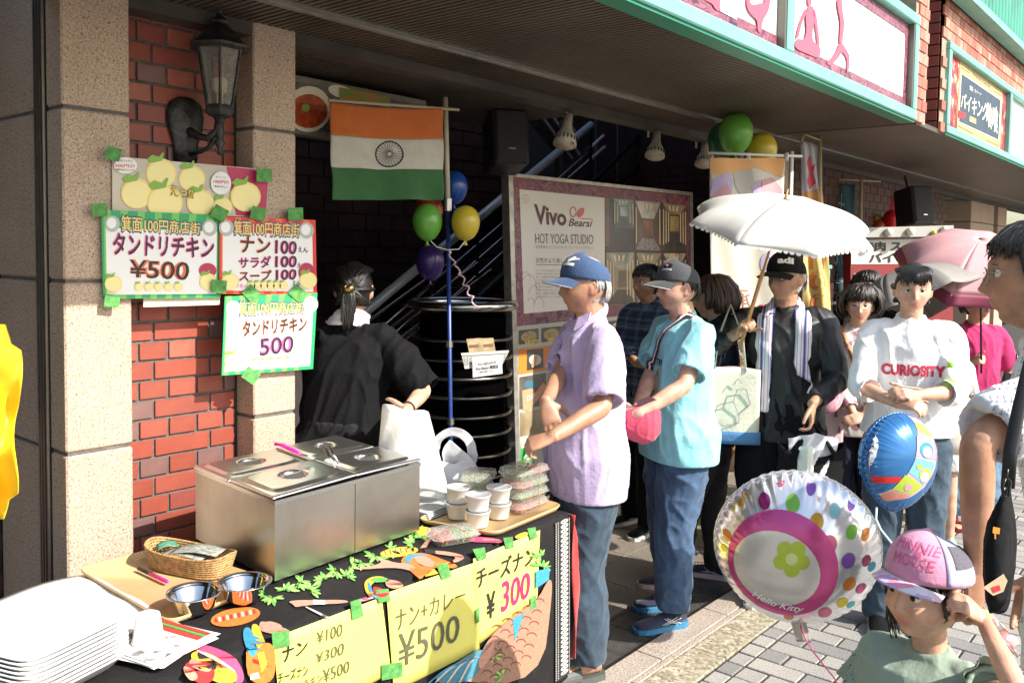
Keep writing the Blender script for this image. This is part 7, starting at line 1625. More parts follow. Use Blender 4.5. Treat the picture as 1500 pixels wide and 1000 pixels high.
# shopping bag
hb=(AmM@np.array((*(Am['arm'][0][2]),1)))[:3]-np.array((0,0,.09));sb=empty('shopping_bag',tuple(hb),label='black cloth shopping bag hanging from the left hand of the man in black',cat='bag')
cam_r=nrm(np.array((rt[0],rt[1],0)));cam_b=nrm(np.array((bk[0],bk[1],0)))
b=MB()
def sbf(u,v):a=2*math.pi*u;return hb+cam_r*(.15+.02*v)*math.cos(a)*(1-.1*v)+cam_b*(.05)*math.sin(a)+ez*(-.11-.36*v+.03*math.cos(a*2)*(1-v))+cam_r*.008*math.sin(v*9+u*12)
b.grid(sbf,36,14);b.build('bag_body',F_blk,sb,True,world=True,solid=.002)
for sx_ in(-1,1):
 for sb_ in(-1,1):b=MB();b.tube([hb+cam_r*.012*sx_,hb+cam_r*.05*sx_-ez*.05+cam_b*.02*sb_,hb+cam_r*.10*sx_-ez*.14+cam_b*.04*sb_],[.010,.020,.035],8,flat=.3);b.build('handle',F_blk,sb,True,world=True)
b=MB();b.grid(lambda u,v:hb+cam_r*((u-.5)*.22)+cam_b*(.02+.03*math.sin(u*3.1))+ez*(-.03-.18*v-.03*abs(u-.5)*2)+cam_b*.01*math.sin(u*20+v*7),20,8);b.build('plastic_bag',M_pbag,sb,True,world=True)
b=MB();b.box(-.09,.09,-.03,.03,-.22,-.09,bev=.01);o=b.build('white_box',mat('pale_box',(.66,.72,.62),.6),sb);
# ---- woman with glasses
F_flor=ramp_mat('flower_blouse','voronoi',26,[(.3,(.62,.58,.55)),(.62,(.68,.62,.60)),(.8,(.36,.18,.22))],rough=.9,bump=0)
Gw=person((4.86,1.60),R(205),1.53,'woman with glasses in a pale flowered cardigan, a brown strap across her chest',SK3,look=(-.1,.1,0),fem=.9,glasses=True,hands=((.25,.02,.95),(.25,-.03,.93)),hand_o=({'d':(.4,-.9,-.2),'n':(-.7,0,-.5),'t':(.3,0,.8),'curl':(.3,.4,.3)},{'d':(.3,.9,-.2),'n':(-.7,0,-.5),'t':(.3,0,.8),'curl':(.3,.4,.3)}),top=dict(mat=F_flor,hem=.80,sleeve=1.7,loose=1.1,cuff=.04),pants=dict(mat=F_navy),shoes=dict(m=mat('black_leather',(.015,.015,.015),.3),msole=F_blk),hair_=('bob',hair_mat('hair_darkbrown',(.022,.012,.009)),5))
strap(Gw,curve3([(-.05,-.10,1.27),(.02,-.09,1.33),(.12,-.06,1.20),(.16,.02,1.05),(.15,.10,.92)]),.022,mat('brown_strap',(.32,.13,.05),.5),'bag_strap')
GM=np.array(Gw['P'].matrix_basis);hbp=(GM@np.array((.16,.14,.80,1)))[:3];hbag=empty('handbag',tuple(hbp),label='brown patterned shoulder bag at the hip of the woman with glasses',cat='handbag');b=MB();rings=[]
for z,rx,ry in((-.14,.10,.04),(-.12,.13,.05),(0,.125,.045),(.08,.10,.03),(.10,.09,.02)):rings.append([hbp+cam_r*rx*math.cos(a)+cam_b*(ry*math.sin(a)+.06)+ez*z for a in np.linspace(0,2*math.pi,20,endpoint=False)])
loft(b,rings);b.build('bag_body',ramp_mat('monogram','voronoi',45,[(.35,(.10,.055,.03)),(.55,(.26,.17,.10)),(.8,(.32,.22,.14))],rough=.5,bump=.1),hbag,True,world=True)
eb=empty('eco_bag',tuple(hbp),label='pale pink cloth bag with small tower prints, beside the woman with glasses',cat='bag');b=MB();hb2=(GM@np.array((.10,-.20,.80,1)))[:3];b.grid(lambda u,v:hb2+cam_r*((u-.5)*.24)+cam_b*(.03+.02*math.sin(u*3.1))+ez*(.14-.36*v+.015*math.sin(u*9)*(1-v)),14,12);b.build('bag_body',fabric('bag_pink',(.48,.36,.38)),eb,True,world=True,solid=.02)
b=MB()
for i in range(3):
 for j in range(3):p=hb2+cam_r*((i-1)*.07+.02*(j%2))+cam_b*.066+ez*(.05-.09*j);b.add([p-cam_r*.010-ez*.02,p+cam_r*.010-ez*.02,p+cam_r*.002+ez*.02,p-cam_r*.002+ez*.02],[(0,1,2,3)])
b.build('tower_print',mat('dark_print',(.12,.07,.10),.7),eb,world=True)
# ---- woman in the white top
Ww=person((4.16,1.14),R(203),1.655,'woman in a white top printed CURIOSITY with a green bottle under her arm',SK2,look=(-.02,.12,0),fem=.85,hands=((.30,-.015,1.14),(.33,-.075,1.10)),poles=((-.3,.8,-.7),(-.3,-.8,-.7)),hand_o=({'d':(.55,-.6,.2),'n':(-.5,-.4,-.6),'t':(.5,.2,.7),'curl':(.7,.8,.5)},{'d':(.5,.6,.1),'n':(-.3,.4,-.8),'t':(.5,0,.8),'curl':(.8,.8,.5)}),
 top=dict(mat=F_white,hem=.92,sleeve=1.30,loose=1.22,cuff=.058,fit=1.12,flare=1.10,fold=.0068,seed=14.),pants=dict(mat=F_dden,wide=.98),shoes=dict(m=F_blk,msole=M_solew),hair_=('tied',H_BL,11))
decal(Ww['top'],Ww,front(Ww,.0,1.225),(-1,0,0),(0,1,0),(0,0,1),txt_shape('CURIOSITY',.255,.050,.045),mat('crimson_print',(.50,.02,.06),.7),'lettering',.004)
rr=random.Random(5);b=MB();T3=lambda p:np.array(p)*Ww['hs']@Ww['R3'].T+Ww['hc']
for i in range(46):y=-.062+.124*i/45;P=[T3((.045,y*.8,.112)),T3((.094-abs(y)*.3,y*1.0,.085)),T3((.100-abs(y)*.45,y*1.05+rr.gauss(0,.003),.040+rr.uniform(-.010,.012)+abs(y)*.0))];b.tube(P,[.006,.006,.0012],5)
b.build('fringe',H_BL,Ww['P'],True)
WM=np.array(Ww['P'].matrix_basis);toW=lambda I,p:(np.array(I['P'].matrix_basis)@np.array((*p,1)))[:3]
bt=toW(Ww,(.155,.135,1.10));bo=empty('drink_bottle',tuple(bt),label='small green and white drink bottle clamped under the arm of the woman in white',cat='bottle');b=MB();b.lathe((0,0,0),[(.001,0),(.026,.002),(.030,.012),(.030,.060)],20);b.build('label_sleeve',mat('bottle_green',(.28,.55,.08),.3),bo,True);b=MB();b.lathe((0,0,0),[(.0295,.060),(.029,.085),(.022,.105),(.013,.118)],20);b.build('shoulder',mat('bottle_white',(.70,.74,.62),.3),bo,True);b=MB();b.lathe((0,0,0),[(.015,.116),(.0155,.140),(.001,.141)],16);b.build('cap',mat('bottle_cap',(.30,.60,.05),.35),bo,True);bo.rotation_euler=(0,.22,0)
nt2=toW(Ww,(.40,-.05,1.155));o=MB().box(-.045,.045,-.02,.02,-.003,.003,bev=.001).build('folded_paper',mat('cream_slip',(.66,.62,.46),.7));o.location=[float(x) for x in nt2];o.rotation_euler=(.2,-.1,R(110));tag(o,'folded cream slip pinched in the fingers of the woman in white','paper')
# ---- person under the grey umbrella
Ug=person((5.55,1.78),R(200),1.60,'dark-haired person in black under the grey umbrella behind the woman in white',SK2,hands=((.2,.2,.9),(.22,-.12,1.25)),hand_o=(None,{'n':(.3,.9,0),'t':(0,0,1),'d':(.7,.3,.3),'curls':[(1.1,1.2,.8)]*4}),top=dict(mat=F_blk,hem=.8,sleeve=1.7),pants=dict(mat=F_navy),shoes=dict(m=F_blk,msole=M_soleb),hair_=('short',H_BL,12),vox=.007)
ug=toW(Ug,Ug['arm'][1][2]+np.array((.06,.03,.03)));gu=empty('umbrella',tuple(ug),label='grey umbrella seen from below behind the woman in white',cat='umbrella');tpu=at_d(1306,402,5.35);b=MB();axu=nrm(tpu-ug);b.tube([ug-axu*.12,tpu],.006,8);b.build('shaft',M_dsteel,gu,True,world=True)
M_gum=mat('grey_umbrella_cloth',(.22,.205,.185),.7,noise=.06);canopy(gu,tpu,nrm(np.array((.08,.48,.82))),.47,.26,8,M_gum,mrib=M_dsteel)
# ---- woman in magenta with the pink parasol
Mg=person((6.05,1.28),R(215),1.50,'woman in a magenta blouse and jeans with a dark quilted bag, under the pink parasol',SK2,look=(.3,.1,0),fem=.9,hands=((.22,.17,.98),(.20,-.10,1.20)),hand_o=(None,{'n':(.3,.9,0),'t':(0,0,1),'d':(.7,.3,.3),'curls':[(1.1,1.2,.8)]*4}),top=dict(mat=F_mag,hem=.78,sleeve=.9,loose=1.25,fit=1.12,flare=1.1),pants=dict(mat=F_lden,wide=1.25,flare=1.25,end=.10),feet=((.05,.10,.1),(-.02,-.10,0)),hair_=('short',H_BL,13))
b=MB();T3=lambda p:np.array(p)*Mg['hs']@Mg['R3'].T+Mg['hc'];b.grid(lambda u,v:T3(((.08+.10*v)*math.cos(u*6.283),(.075+.10*v)*math.sin(u*6.283),.055-.03*v)),32,4);b.grid(lambda u,v:T3((.102*math.cos(u*6.283)*math.cos(v*1.5),.086*math.sin(u*6.283)*math.cos(v*1.5),.05+.09*math.sin(v*1.5))),32,8);b.build('hat',F_blk,Mg['P'],True,solid=.003)
M_rsd=mat('red_leather',(.30,.015,.02),.35)
for i,(fx_,fy_,a_) in enumerate(((.05,.10,.1),(-.02,-.10,0))):
 R3_=rotm(a_);T3=lambda p:np.array(p)@R3_.T*.92+np.array((fx_,fy_,0));b=MB();rings=[]
 for x,w_,z,t in((-.075,.024,.055,.05),(-.03,.03,.05,.06),(.03,.034,.035,.05),(.10,.042,.020,.030),(.16,.036,.018,.022),(.185,.02,.018,.012)):rings.append([T3((x,w_*math.cos(2*math.pi*j/14),z+t*.5+(t*.5)*math.sin(2*math.pi*j/14))) for j in range(14)])
 loft(b,rings);limb(b,[T3((-.03,0,.08)),T3((-.035,0,.16))],[.03,.032],12);remesh(b,.005,'foot',SK2,Mg['P'],2)
 b=MB();b.grid(lambda u,v:T3((-.085+.28*v,(u-.5)*(.06+.03*math.sin(v*3.1)),.048*(1-min(1,v*1.7))+.012)),4,12);b.grid(lambda u,v:T3((.085+.06*v,.046*math.cos(math.pi*u),.018+.042*math.sin(math.pi*u))),10,3);b.grid(lambda u,v:T3((.02+.03*v,.040*math.cos(math.pi*u),.035+.062*math.sin(math.pi*u))),10,3);o=b.build('sandal',M_rsd,Mg['P'],False,solid=.006)
 b=MB();b.lathe(T3((-.055,0,0)),[(.018,0),(.024,.05)],12);b.build('heel',M_rsd,o)
mb_=toW(Mg,(.18,.20,.98));qb=empty('handbag',tuple(mb_),label='dark glossy gathered handbag on the arm of the woman in magenta',cat='handbag');b=MB();rings=[]
for z,rx,ry in((-.22,.12,.04),(-.20,.15,.06),(-.08,.16,.06),(.0,.15,.045),(.02,.14,.03)):rings.append([mb_+cam_r*rx*math.cos(a)*(1+.03*math.sin(a*9))+cam_b*(ry*math.sin(a)+.07)+ez*(z+.008*math.sin(a*7)) for a in np.linspace(0,2*math.pi,44,endpoint=False)])
loft(b,rings);b.build('bag_body',mat('gloss_brown',(.022,.015,.013),.22,noise=.4,bump=.5,bscale=30),qb,True,world=True)
for sx_ in(-.05,.05):b=MB();b.tube([mb_+cam_r*(sx_-.03)+cam_b*.09,mb_+cam_r*(sx_-.02)+ez*.14+cam_b*.07,mb_+cam_r*(sx_+.02)+ez*.14+cam_b*.07,mb_+cam_r*(sx_+.03)+cam_b*.09],.006,6);b.build('handle',mat('gloss_brown',(.022,.015,.013)),qb,True,world=True)
pg_=toW(Mg,Mg['arm'][1][2]+np.array((.06,.03,.04)));pp=empty('parasol',tuple(pg_),label='pink parasol with a dark rose border, held by the woman in magenta',cat='parasol');tpp=at_d(1436,350,5.2);b=MB();axq=nrm(tpp-pg_);b.tube([pg_-axq*.1,tpp],.006,8);b.build('shaft',M_dsteel,pp,True,world=True)
M_pkp=mat('pink_parasol_cloth',(.56,.30,.31),.6,noise=.05);M_pkb=mat('rose_border',(.26,.045,.09),.6)
canopy(pp,tpp,nrm(np.array((-.38,-.25,.9))),.47,.24,8,M_pkp,band=(.84,M_pkb))
# ---- child with bare legs behind the woman in white
Bc=person((5.55,1.36),R(200),1.30,'child with bare legs and mint green trainers behind the woman in white',SK2,hands=((.15,.22,.9),(.25,-.12,1.1)),top=dict(mat=F_cream,hem=.70,sleeve=.8),pants=dict(mat=mat('striped_shorts',(.5,.5,.5),.9),end=.55),shoes=dict(m=fabric('mint',(.25,.55,.47)),msole=M_solew,lace=M_wthread),hair_=('short',H_BL,15),vox=.007,legs_bare=True,feet=((.05,.09,.1),(-.02,-.12,.1)))
# ---- man with glasses, close at the right edge
rl,ry_=(2.27,.215),R(101);k=1.765/1.70
wm=at_d(1430,832,1.71);Sh=np.array((.17*(1.385*k-.9*k)-.01,.175*k,1.385*k));pole_m=to_local(at_d(1440,700,1.68),rl,ry_)-(Sh+to_local(wm,rl,ry_))/2;F_anch=fabric('anchor_shirt',(.66,.66,.69),.03,.08)
Rm=person(rl,ry_,1.765,'man with glasses in a white anchor-print shirt at the right edge holding a girl\'s hand',SK1,look=(.04,.04,0),glasses=True,hands=(to_local(wm,rl,ry_)/k,(.1,-.26,.82)),poles=(pole_m,(-.6,-.5,-.3)),vox=.0045,lean=.17,armk=.84,
 hand_o=({'d':dir_local(CR*-.38-CU*.85,ry_),'n':dir_local(CR*-.15-CF,ry_),'t':dir_local(CR*-.85+CU*.4,ry_),'curls':[(.9,1.1,.6),(.95,1.1,.6),(1.0,1.1,.6),(1.05,1.1,.6)],'thumb':(.5,.4,.9)},None),
 top=dict(mat=F_anch,hem=.70,sleeve=.88,loose=1.08,fit=1.05,flare=1.1,collar=True,vox=.0065,fold=.006,seed=21.),pants=dict(mat=F_blk),shoes=dict(m=F_blk,msole=M_soleb),hair_=('short',H_BL,17),build=.98)
# anchors printed over the shirt
def anchor():
 b=[];f=[]
 def add(pts):i=len(b);b.extend(pts);f.extend([tuple(i+j for j in t) for t in tessellate_polygon([[Vector((x,y,0)) for x,y in pts]])])
 add([(-.0008,-.006),(.0008,-.006),(.0008,.006),(-.0008,.006)]);add([(-.003,.0035),(.003,.0035),(.003,.0045),(-.003,.0045)]);add([(-.0055,-.002),(-.004,-.0065),(0,-.0085),(.004,-.0065),(.0055,-.002),(.004,-.004),(.0,-.0065),(-.004,-.004)]);add(ell(0,.0075,.0018,.0018,8));return b,f
ab=MB();anc=anchor();rr=random.Random(4)
side=np.array(dir_local(CF,ry_));rloc=np.array(dir_local(CR,ry_))
for i in range(16):
 for j in range(24):
  px,py=1452+i*10+(j%2)*5,470+j*19
  o_=to_local(at_d(px,py,1.2),rl,ry_);a=rr.uniform(-.4,.4);rr_=rloc*math.cos(a)+np.array((0,0,1))*math.sin(a);uu_=np.array((0,0,1))*math.cos(a)-rloc*math.sin(a)
  decal(Rm['top'],Rm,o_,to_local(at_d(px,py,2.2),rl,ry_)-o_,rr_,uu_,anc,None,'x',.0015,.8,mb=ab,sub=.05)
tag(ab.build('anchor_print',mat('anchor_ink',(.22,.22,.28),.8),Rm['P']),kind='stuff')
# black shoulder bag at his side
sbag=empty('shoulder_bag',tuple(at_d(1452,810,1.54)),label='black shoulder bag with an orange tab and tan patch beside the man with glasses',cat='bag')
b=MB();rings=[]
for px0,px1,py,th in((1474,1482,712,.01),(1458,1484,740,.03),(1442,1486,790,.045),(1438,1486,840,.05),(1440,1480,880,.045),(1450,1474,896,.02)):
 c,hw=(px0+px1)/2,(px1-px0)/2;rings.append([at_d(c+hw*math.cos(a),py,1.54+th*math.sin(a)) for a in np.linspace(0,2*math.pi,22,endpoint=False)])
loft(b,rings);remesh(b,.004,'bag_body',fabric('bag_black',(.010,.010,.011),sheen=0),sbag,3,folds(.003,4.,24.)).matrix_parent_inverse=sbag.matrix_basis.inverted()
b=MB();b.tube([at_d(1476,714,1.50),at_d(1480,660,1.50),at_d(1492,600,1.53),at_d(1512,520,1.54),at_d(1530,470,1.60)],.011,8,flat=.25);b.build('strap',mat('strap_black',(.012,.012,.012),.6),sbag,True,world=True)
b=MB();b.tube([at_d(1473,700,1.48),at_d(1468,712,1.48),at_d(1470,728,1.48),at_d(1478,726,1.48),at_d(1480,706,1.48),at_d(1474,698,1.48),at_d(1476,686,1.48)],.0028,6);b.build('carabiner',mat('black_hook',(.02,.02,.02),.3,.6),sbag,True,world=True)
PBg=Pl(at_d(1452,800,1.487),-CF);flat(PBg,[(1455,771),(1465,773),(1464,782),(1459,781),(1459,789),(1457,789),(1457,781),(1454,780)],mat('orange_tab',(.75,.22,.02),.6),.0,sbag,'tab')
flat(PBg,[(1440,860),(1452,852),(1470,840),(1476,850),(1470,866),(1455,872)],mat('tan_patch',(.50,.36,.22),.6,noise=.2),.003,sbag,'patch');flat(PBg,[(1452,860),(1464,856),(1466,864),(1456,868)],mat('red_print',(.62,.03,.04),.5),.004,sbag,'patch_print')
b=MB();b.grid(lambda u,v:at_d(1436+52*u+4*math.sin(v*9),884+52*u+26*v,1.70+.01*math.sin(u*9+v*5)),14,8);o=b.build('flower_cloth',ramp_mat('flower_cloth','voronoi',60,[(.3,(.66,.58,.55)),(.55,(.50,.12,.16)),(.7,(.66,.60,.50)),(.85,(.45,.30,.12))],bump=0,rough=.9),None,True,solid=.003,local=tuple(at_d(1460,915,1.7)));o.location=[float(x) for x in at_d(1460,915,1.7)];tag(o,'small flower-printed cloth below the black shoulder bag','cloth')
# ---- the little girl
kl,ky=(1.84,.448),R(166);ks=1.065/1.70
wk=at_d(1440,906,1.625)
Kd=person(kl,ky,1.125,'little girl in a sage green top and pink cap, looking left, one hand held up',SK4,look=(-.20,.04,-.04),body_h=1.065,head_s=.80,child=1.,chub=.55,fem=1.,vox=.0036,build=1.12,hands=(to_local(wk,kl,ky)/ks,(.10,-.24,.82)),poles=((.35,.6,-1.2),(-.6,-.5,-.3)),
 hand_o=({'d':dir_local(CR*-.75+CU*.62-CF*.1,ky),'n':dir_local(CF*.6+CR*-.5-CU*.4,ky),'t':dir_local(CU*.6+CR*.6-CF*.3,ky),'curls':[(.7,1.0,.7)]*4,'thumb':(.6,.5,.5)},None),
 top=dict(mat=F_sage,hem=.80,sleeve=.28,loose=1.15,fit=1.26,flare=1.2,vox=.0045,fold=.0035,seed=31.,fsc=11.),pants=dict(mat=F_cream,wide=1.1),shoes=dict(m=F_mag,msole=M_solew),hair_=('fringe',hair_mat('hair_softblack',(.016,.010,.008)),23))
# ruffled sleeves with eyelets
for i,sd in((0,1),(1,-1)):
 S,E,W=Kd['arm'][i];ax_=nrm(E-S);u_=nrm(np.cross(ax_,(0,0,1) if abs(ax_[2])<.8 else(1,0,0)));v_=np.cross(ax_,u_);b=MB()
 b.grid(lambda u,v:S+np.array((0,sd*.0,.0))+ax_*(.0+.085*v)+(u_*math.cos(u*6.283)+v_*math.sin(u*6.283))*((.036+.026*v)*(1+.10*v*math.sin(u*6.283*9))),72,8);rf=b.build('ruffle',F_sage,Kd['P'],True,solid=.0015)
 b=MB()
 for q in range(60):
  u,v=random.random(),random.uniform(.3,.95);c=S+ax_*(.085*v)+(u_*math.cos(u*6.283)+v_*math.sin(u*6.283))*((.036+.026*v)*(1+.10*v*math.sin(u*6.283*9))+.0015);b.ball(c,.0016,6)
 tag(b.build('eyelets',mat('eyelet_dark',(.10,.12,.09),.9),rf,True),kind='stuff')
F_pkc=fabric('cap_pink',(.66,.28,.42));F_mesh=mat('cap_mesh',(.42,.38,.52),.8,noise=.1,bump=.5,bscale=500);F_brf=ramp_mat('cap_flowers','voronoi',42,[(.15,(.70,.68,.74)),(.42,(.72,.22,.36)),(.55,(.70,.68,.74)),(.72,(.34,.20,.55)),(.85,(.72,.70,.72)),(.95,(.75,.42,.08))],bump=0,rough=.8)
cpk=cap(Kd['P'],Kd['hs']*1.03,Kd['R3'],Kd['hc'],F_pkc,F_brf,None,brim_len=.040,zoff=.010,visor_up=.010)
# rear half of the cap in lavender with a mesh window
b=MB();T3=lambda p:np.array(p)*Kd['hs']*1.03@Kd['R3'].T+Kd['hc']
def capsurf(a,th,off=0.):
 r=math.sin(th)**.86;z=max(math.cos(th),0)**.9;back=1.10 if math.cos(a)<0 else 1.04;return T3(((r*.100*back+off)*math.cos(a),(r*.088+off)*math.sin(a),.010+.028+.012*math.cos(a)+(.098+off)*z*(1+.05*math.cos(a))))
F_lav=fabric('cap_lavender',(.44,.40,.60))
b.grid(lambda u,v:capsurf(R(68)+u*R(224),.12+v*1.43,.0022),40,14);b.build('rear_panel',F_lav,cpk,True,solid=.001)
b=MB();b.grid(lambda u,v:capsurf(R(82)+u*R(62),.55+v*.62,.004),16,10);b.build('mesh_window',mat('mesh_grey',(.17,.16,.20),.8,bump=.8,bscale=600),cpk,True)
b=MB();b.grid(lambda u,v:capsurf(R(216)+u*R(62),.55+v*.62,.004),16,10);b.build('mesh_window',mat('mesh_grey',(.17,.16,.20),.8),cpk,True)
M_pth=mat('rose_thread',(.60,.10,.22),.7)
def kd_decal(ang,z,sh,m,nm,sz=1.):cap_decal(Kd,cpk,ang,z,sh,m,nm,sz,.003)
kd_decal(.30,.104,txt_shape('MINNIE',.078,.020,.0),M_pth,'lettering');kd_decal(.30,.066,txt_shape('MOUSE',.074,.022,.0),M_pth,'lettering');kd_decal(.30,.085,pl_shape([(0,0),(-.013,.008),(-.012,-.008),(0,0),(.013,-.008),(.012,.008)]),M_pth,'bow_print')
# ---- foil balloons
M_foil=mat('silver_foil',(.84,.83,.84),.20,.72,noise=.03)
def foil(c,nrm_,up_,r,T_,nm,label,m,wr=.010,egg=.0,point=0.):
 n_=nrm(nrm_);u2=nrm(np.array(up_)-n_*np.dot(up_,n_));u1=np.cross(u2,n_);c=np.array(c);B=empty('foil_balloon',tuple(c),label=label,cat='balloon')
 def rad(a):return r*(1+egg*(-math.sin(a))+point*max(0,-math.sin(a))**14)
 def surf(a,q,side=1,off=0.):
  R_=rad(a);h=T_*(max(0,1-q**2.05))**.52;rip=wr*q**7*math.sin(a*46+2*math.sin(a*9))*(1+.4*math.sin(a*7));rip2=wr*.45*q**3*math.sin(a*17+1.5)*math.sin(a*5);return c+(u1*math.cos(a)+u2*math.sin(a))*(R_*q*(1-.012*q**9*(1+math.sin(a*46))))+n_*side*(h+rip*(1-q**30)+rip2*(1-q**30)+off)
 b=MB();NU,NV=230,34
 qv=[math.sin(math.pi/2*j/NV) for j in range(NV+1)];vs=[];
 prof=[(qv[j],1) for j in range(1,NV+1)]+[(qv[j],-1) for j in range(NV-1,0,-1)]
 vs=[surf(0,0,1)]+[surf(2*math.pi*i/NU,q,s_) for q,s_ in prof for i in range(NU)]+[surf(0,0,-1)];fs=[(0,1+i,1+(i+1)%NU) for i in range(NU)];m_=len(prof)
 fs+=[(1+j*NU+i,1+(j+1)*NU+i,1+(j+1)*NU+(i+1)%NU,1+j*NU+(i+1)%NU) for j in range(m_-1) for i in range(NU)]+[(1+(m_-1)*NU+(i+1)%NU,1+(m_-1)*NU+i,len(vs)-1) for i in range(NU)]
 b.add(vs,fs);body=b.build('foil_skin',m,B,True,world=True)
 b=MB();b.grid(lambda u,v:(lambda a,q:c+(u1*math.cos(a)+u2*math.sin(a))*(rad(a)*(.985+.03*q))+n_*.0012*math.sin(a*60))(2*math.pi*u,v),230,1);b.build('seam',m,B,True,world=True,solid=.0006)
 def loc(px,py,d_off=0.):
  P_=Pl(c+n_*d_off,n_).pt(px,py);v=P_-c;return np.dot(v,u1),np.dot(v,u2)
 def lay(x,y,off,side=1):
  a=math.atan2(y,x);q=min(math.hypot(x,y)/rad(a),.965);return surf(a,q,side,off)
 def pr(pts,m,off,name='print',local=False,side=1,sub=.012,mb=None):
  P2=pts if local else[loc(px,py,T_*.75) for px,py in pts];bm=bmesh.new();vs=[bm.verts.new((x,y,0)) for x,y in P2]
  for t in tessellate_polygon([[Vector((x,y,0)) for x,y in P2]]):
   try:bm.faces.new([vs[i] for i in t])
   except ValueError:pass
  for _ in range(6):
   le=[e for e in bm.edges if e.calc_length()>sub]
   if not le:break
   bmesh.ops.subdivide_edges(bm,edges=le,cuts=1);bmesh.ops.triangulate(bm,faces=[f for f in bm.faces if len(f.verts)>3])
  bm.verts.index_update();bb=mb or MB();bb.add([lay(v.co.x,v.co.y,off,side) for v in bm.verts],[tuple(v.index for v in f.verts) for f in bm.faces]);bm.free()
  if mb is None:return bb.build(name,m,B,True,world=True)
 return B,pr,loc,lay,(u1,u2,n_,c,rad)
nA=nrm(bk*1.0-rt*.30-upv*.22)
cA=at_d(1166,800,2.45)
FA,prA,locA,layA,fA=foil(cA,nA,upv,.222,.150,'x','large silver foil balloon with polka dots and a pink disc reading Hello Kitty',M_foil,wr=.0024)
def zA(*p):return[(1030+a/2.6325,580+b_/2.6325) for a,b_ in p]
FM=lambda n,c:mat('foil_'+n,c,.22,.35,noise=.05)
ddots=[((1.5,.14),'magenta'),]
cols={'plum':(.20,.02,.12),'gold':(.55,.30,.03),'yellow':(.65,.50,.04),'green':(.22,.50,.07),'rose':(.60,.14,.25),'teal':(.02,.25,.33),'blue':(.03,.14,.35),'violet':(.24,.10,.40),'aqua':(.25,.55,.62),'orange':(.62,.22,.04),'wine':(.30,.04,.12)}
fm_b={}
dots=[(115,370,17,'plum'),(158,407,19,'gold'),(98,458,20,'yellow'),(140,440,15,'gold'),(207,337,20,'blue'),(235,423,24,'plum'),(298,362,19,'rose'),(346,424,28,'green'),(268,300,16,'blue'),(360,315,18,'orange'),(436,322,17,'blue'),(420,385,20,'violet'),(438,482,28,'gold'),(512,458,22,'aqua'),(484,560,32,'rose'),(576,535,24,'green'),(582,456,17,'violet'),(634,560,20,'orange'),(560,628,28,'violet'),(634,650,20,'wine'),(564,720,27,'orange'),(612,755,22,'wine'),(538,798,24,'yellow'),(470,835,28,'rose'),(574,822,18,'teal'),(658,683,18,'teal'),(88,560,20,'orange'),(75,610,14,'yellow'),(330,856,20,'orange')]
for x,y,r_,cn in dots:prA([(a,b_) for a,b_ in zA(*ell(x,y,r_*1.0,r_*1.02,14))],FM(cn,cols[cn]),.0012,'polka_dot')
disc=zA(*ell(306,643,216,200,40,.35));prA(disc,FM('pink',(.62,.08,.26)),.0020,'pink_disc')
prA(zA(*ell(283,650,168,140,36,.25)),FM('cream',(.72,.66,.60)),.0032,'cream_oval')
for a in range(5):prA(zA(*ell(340+42*math.cos(a*1.256+.3),600+40*math.sin(a*1.256+.3),30,28,14)),FM('lime',(.45,.55,.06)),.0046,'lime_petal')
prA(zA(*ell(340,600,24,22,14)),FM('lime_pale',(.66,.70,.30)),.0058,'petal_centre')
uv,f_=text_mesh('Hello Kitty',.012,.35);b=MB();qd=[np.array(p) for p in zA((196,722),(390,778),(382,814),(186,764))];pts=[]
for u,v in uv:v2=v-.25*math.sin(u*math.pi);p=(qd[3]*(1-u)+qd[2]*u)*(1-v2)+(qd[0]*(1-u)+qd[1]*u)*v2;x,y=locA(p[0],p[1],.094);pts.append(layA(x,y,.0040))
b.add(pts,f_);b.build('lettering',mat('foil_white',(.80,.80,.80),.4),FA,world=True)
b=MB();tA=at_d(1180,905,2.42);b.grid(lambda u,v:at_d(1168+(u-.5)*22+v*10,905+34*v,2.43+.004*math.sin(u*9)),6,8);b.build('filling_tail',mat('foil_tail',(.55,.50,.44),.3,.5),FA,True,world=True,solid=.0015)
b=MB();b.tube([at_d(1172,915,2.40),at_d(1180,935,2.39),at_d(1190,952,2.38),at_d(1207,974,2.36),at_d(1222,992,2.34),at_d(1232,1015,2.32)],.0035,6,flat=.3);b.build('ribbon',mat('hot_pink_ribbon',(.72,.05,.22),.35),FA,True,world=True)
# blue patterned balloon
cB=at_d(1316,668,3.35);nB=nrm(bk*1.0+rt*.42+upv*.02)
FB,prB,locB,layB,fB=foil(cB,nB,upv*1.0+rt*.18,.178,.095,'y','blue and white foil balloon with a red band and bright patchwork squares',mat('foil_blue',(.02,.26,.58),.25,.3,noise=.05),wr=.0035,egg=.07,point=.10)
zB=lambda*p:zA(*p)
prB(zB((600,180),(640,110),(690,80),(705,90),(700,180),(680,270),(640,340),(612,320),(592,270),(592,220)),FM('white',(.74,.72,.72)),.0012,'white_patch')
prB(zB((608,318),(650,318),(752,308),(756,325),(735,335),(640,350),(612,340)),FM('red',(.60,.03,.03)),.0026,'red_band');prB(zB((612,335),(625,345),(650,378),(645,384),(625,365)),FM('ochre',(.65,.38,.04)),.0028,'yellow_spot')
prB(zB((832,52),(870,90),(900,150),(905,210),(890,280),(850,350),(800,390),(730,415),(690,425),(700,400),(760,330),(800,230),(825,130)),FM('rosepatch',(.60,.42,.42)),.0012,'patch_field')
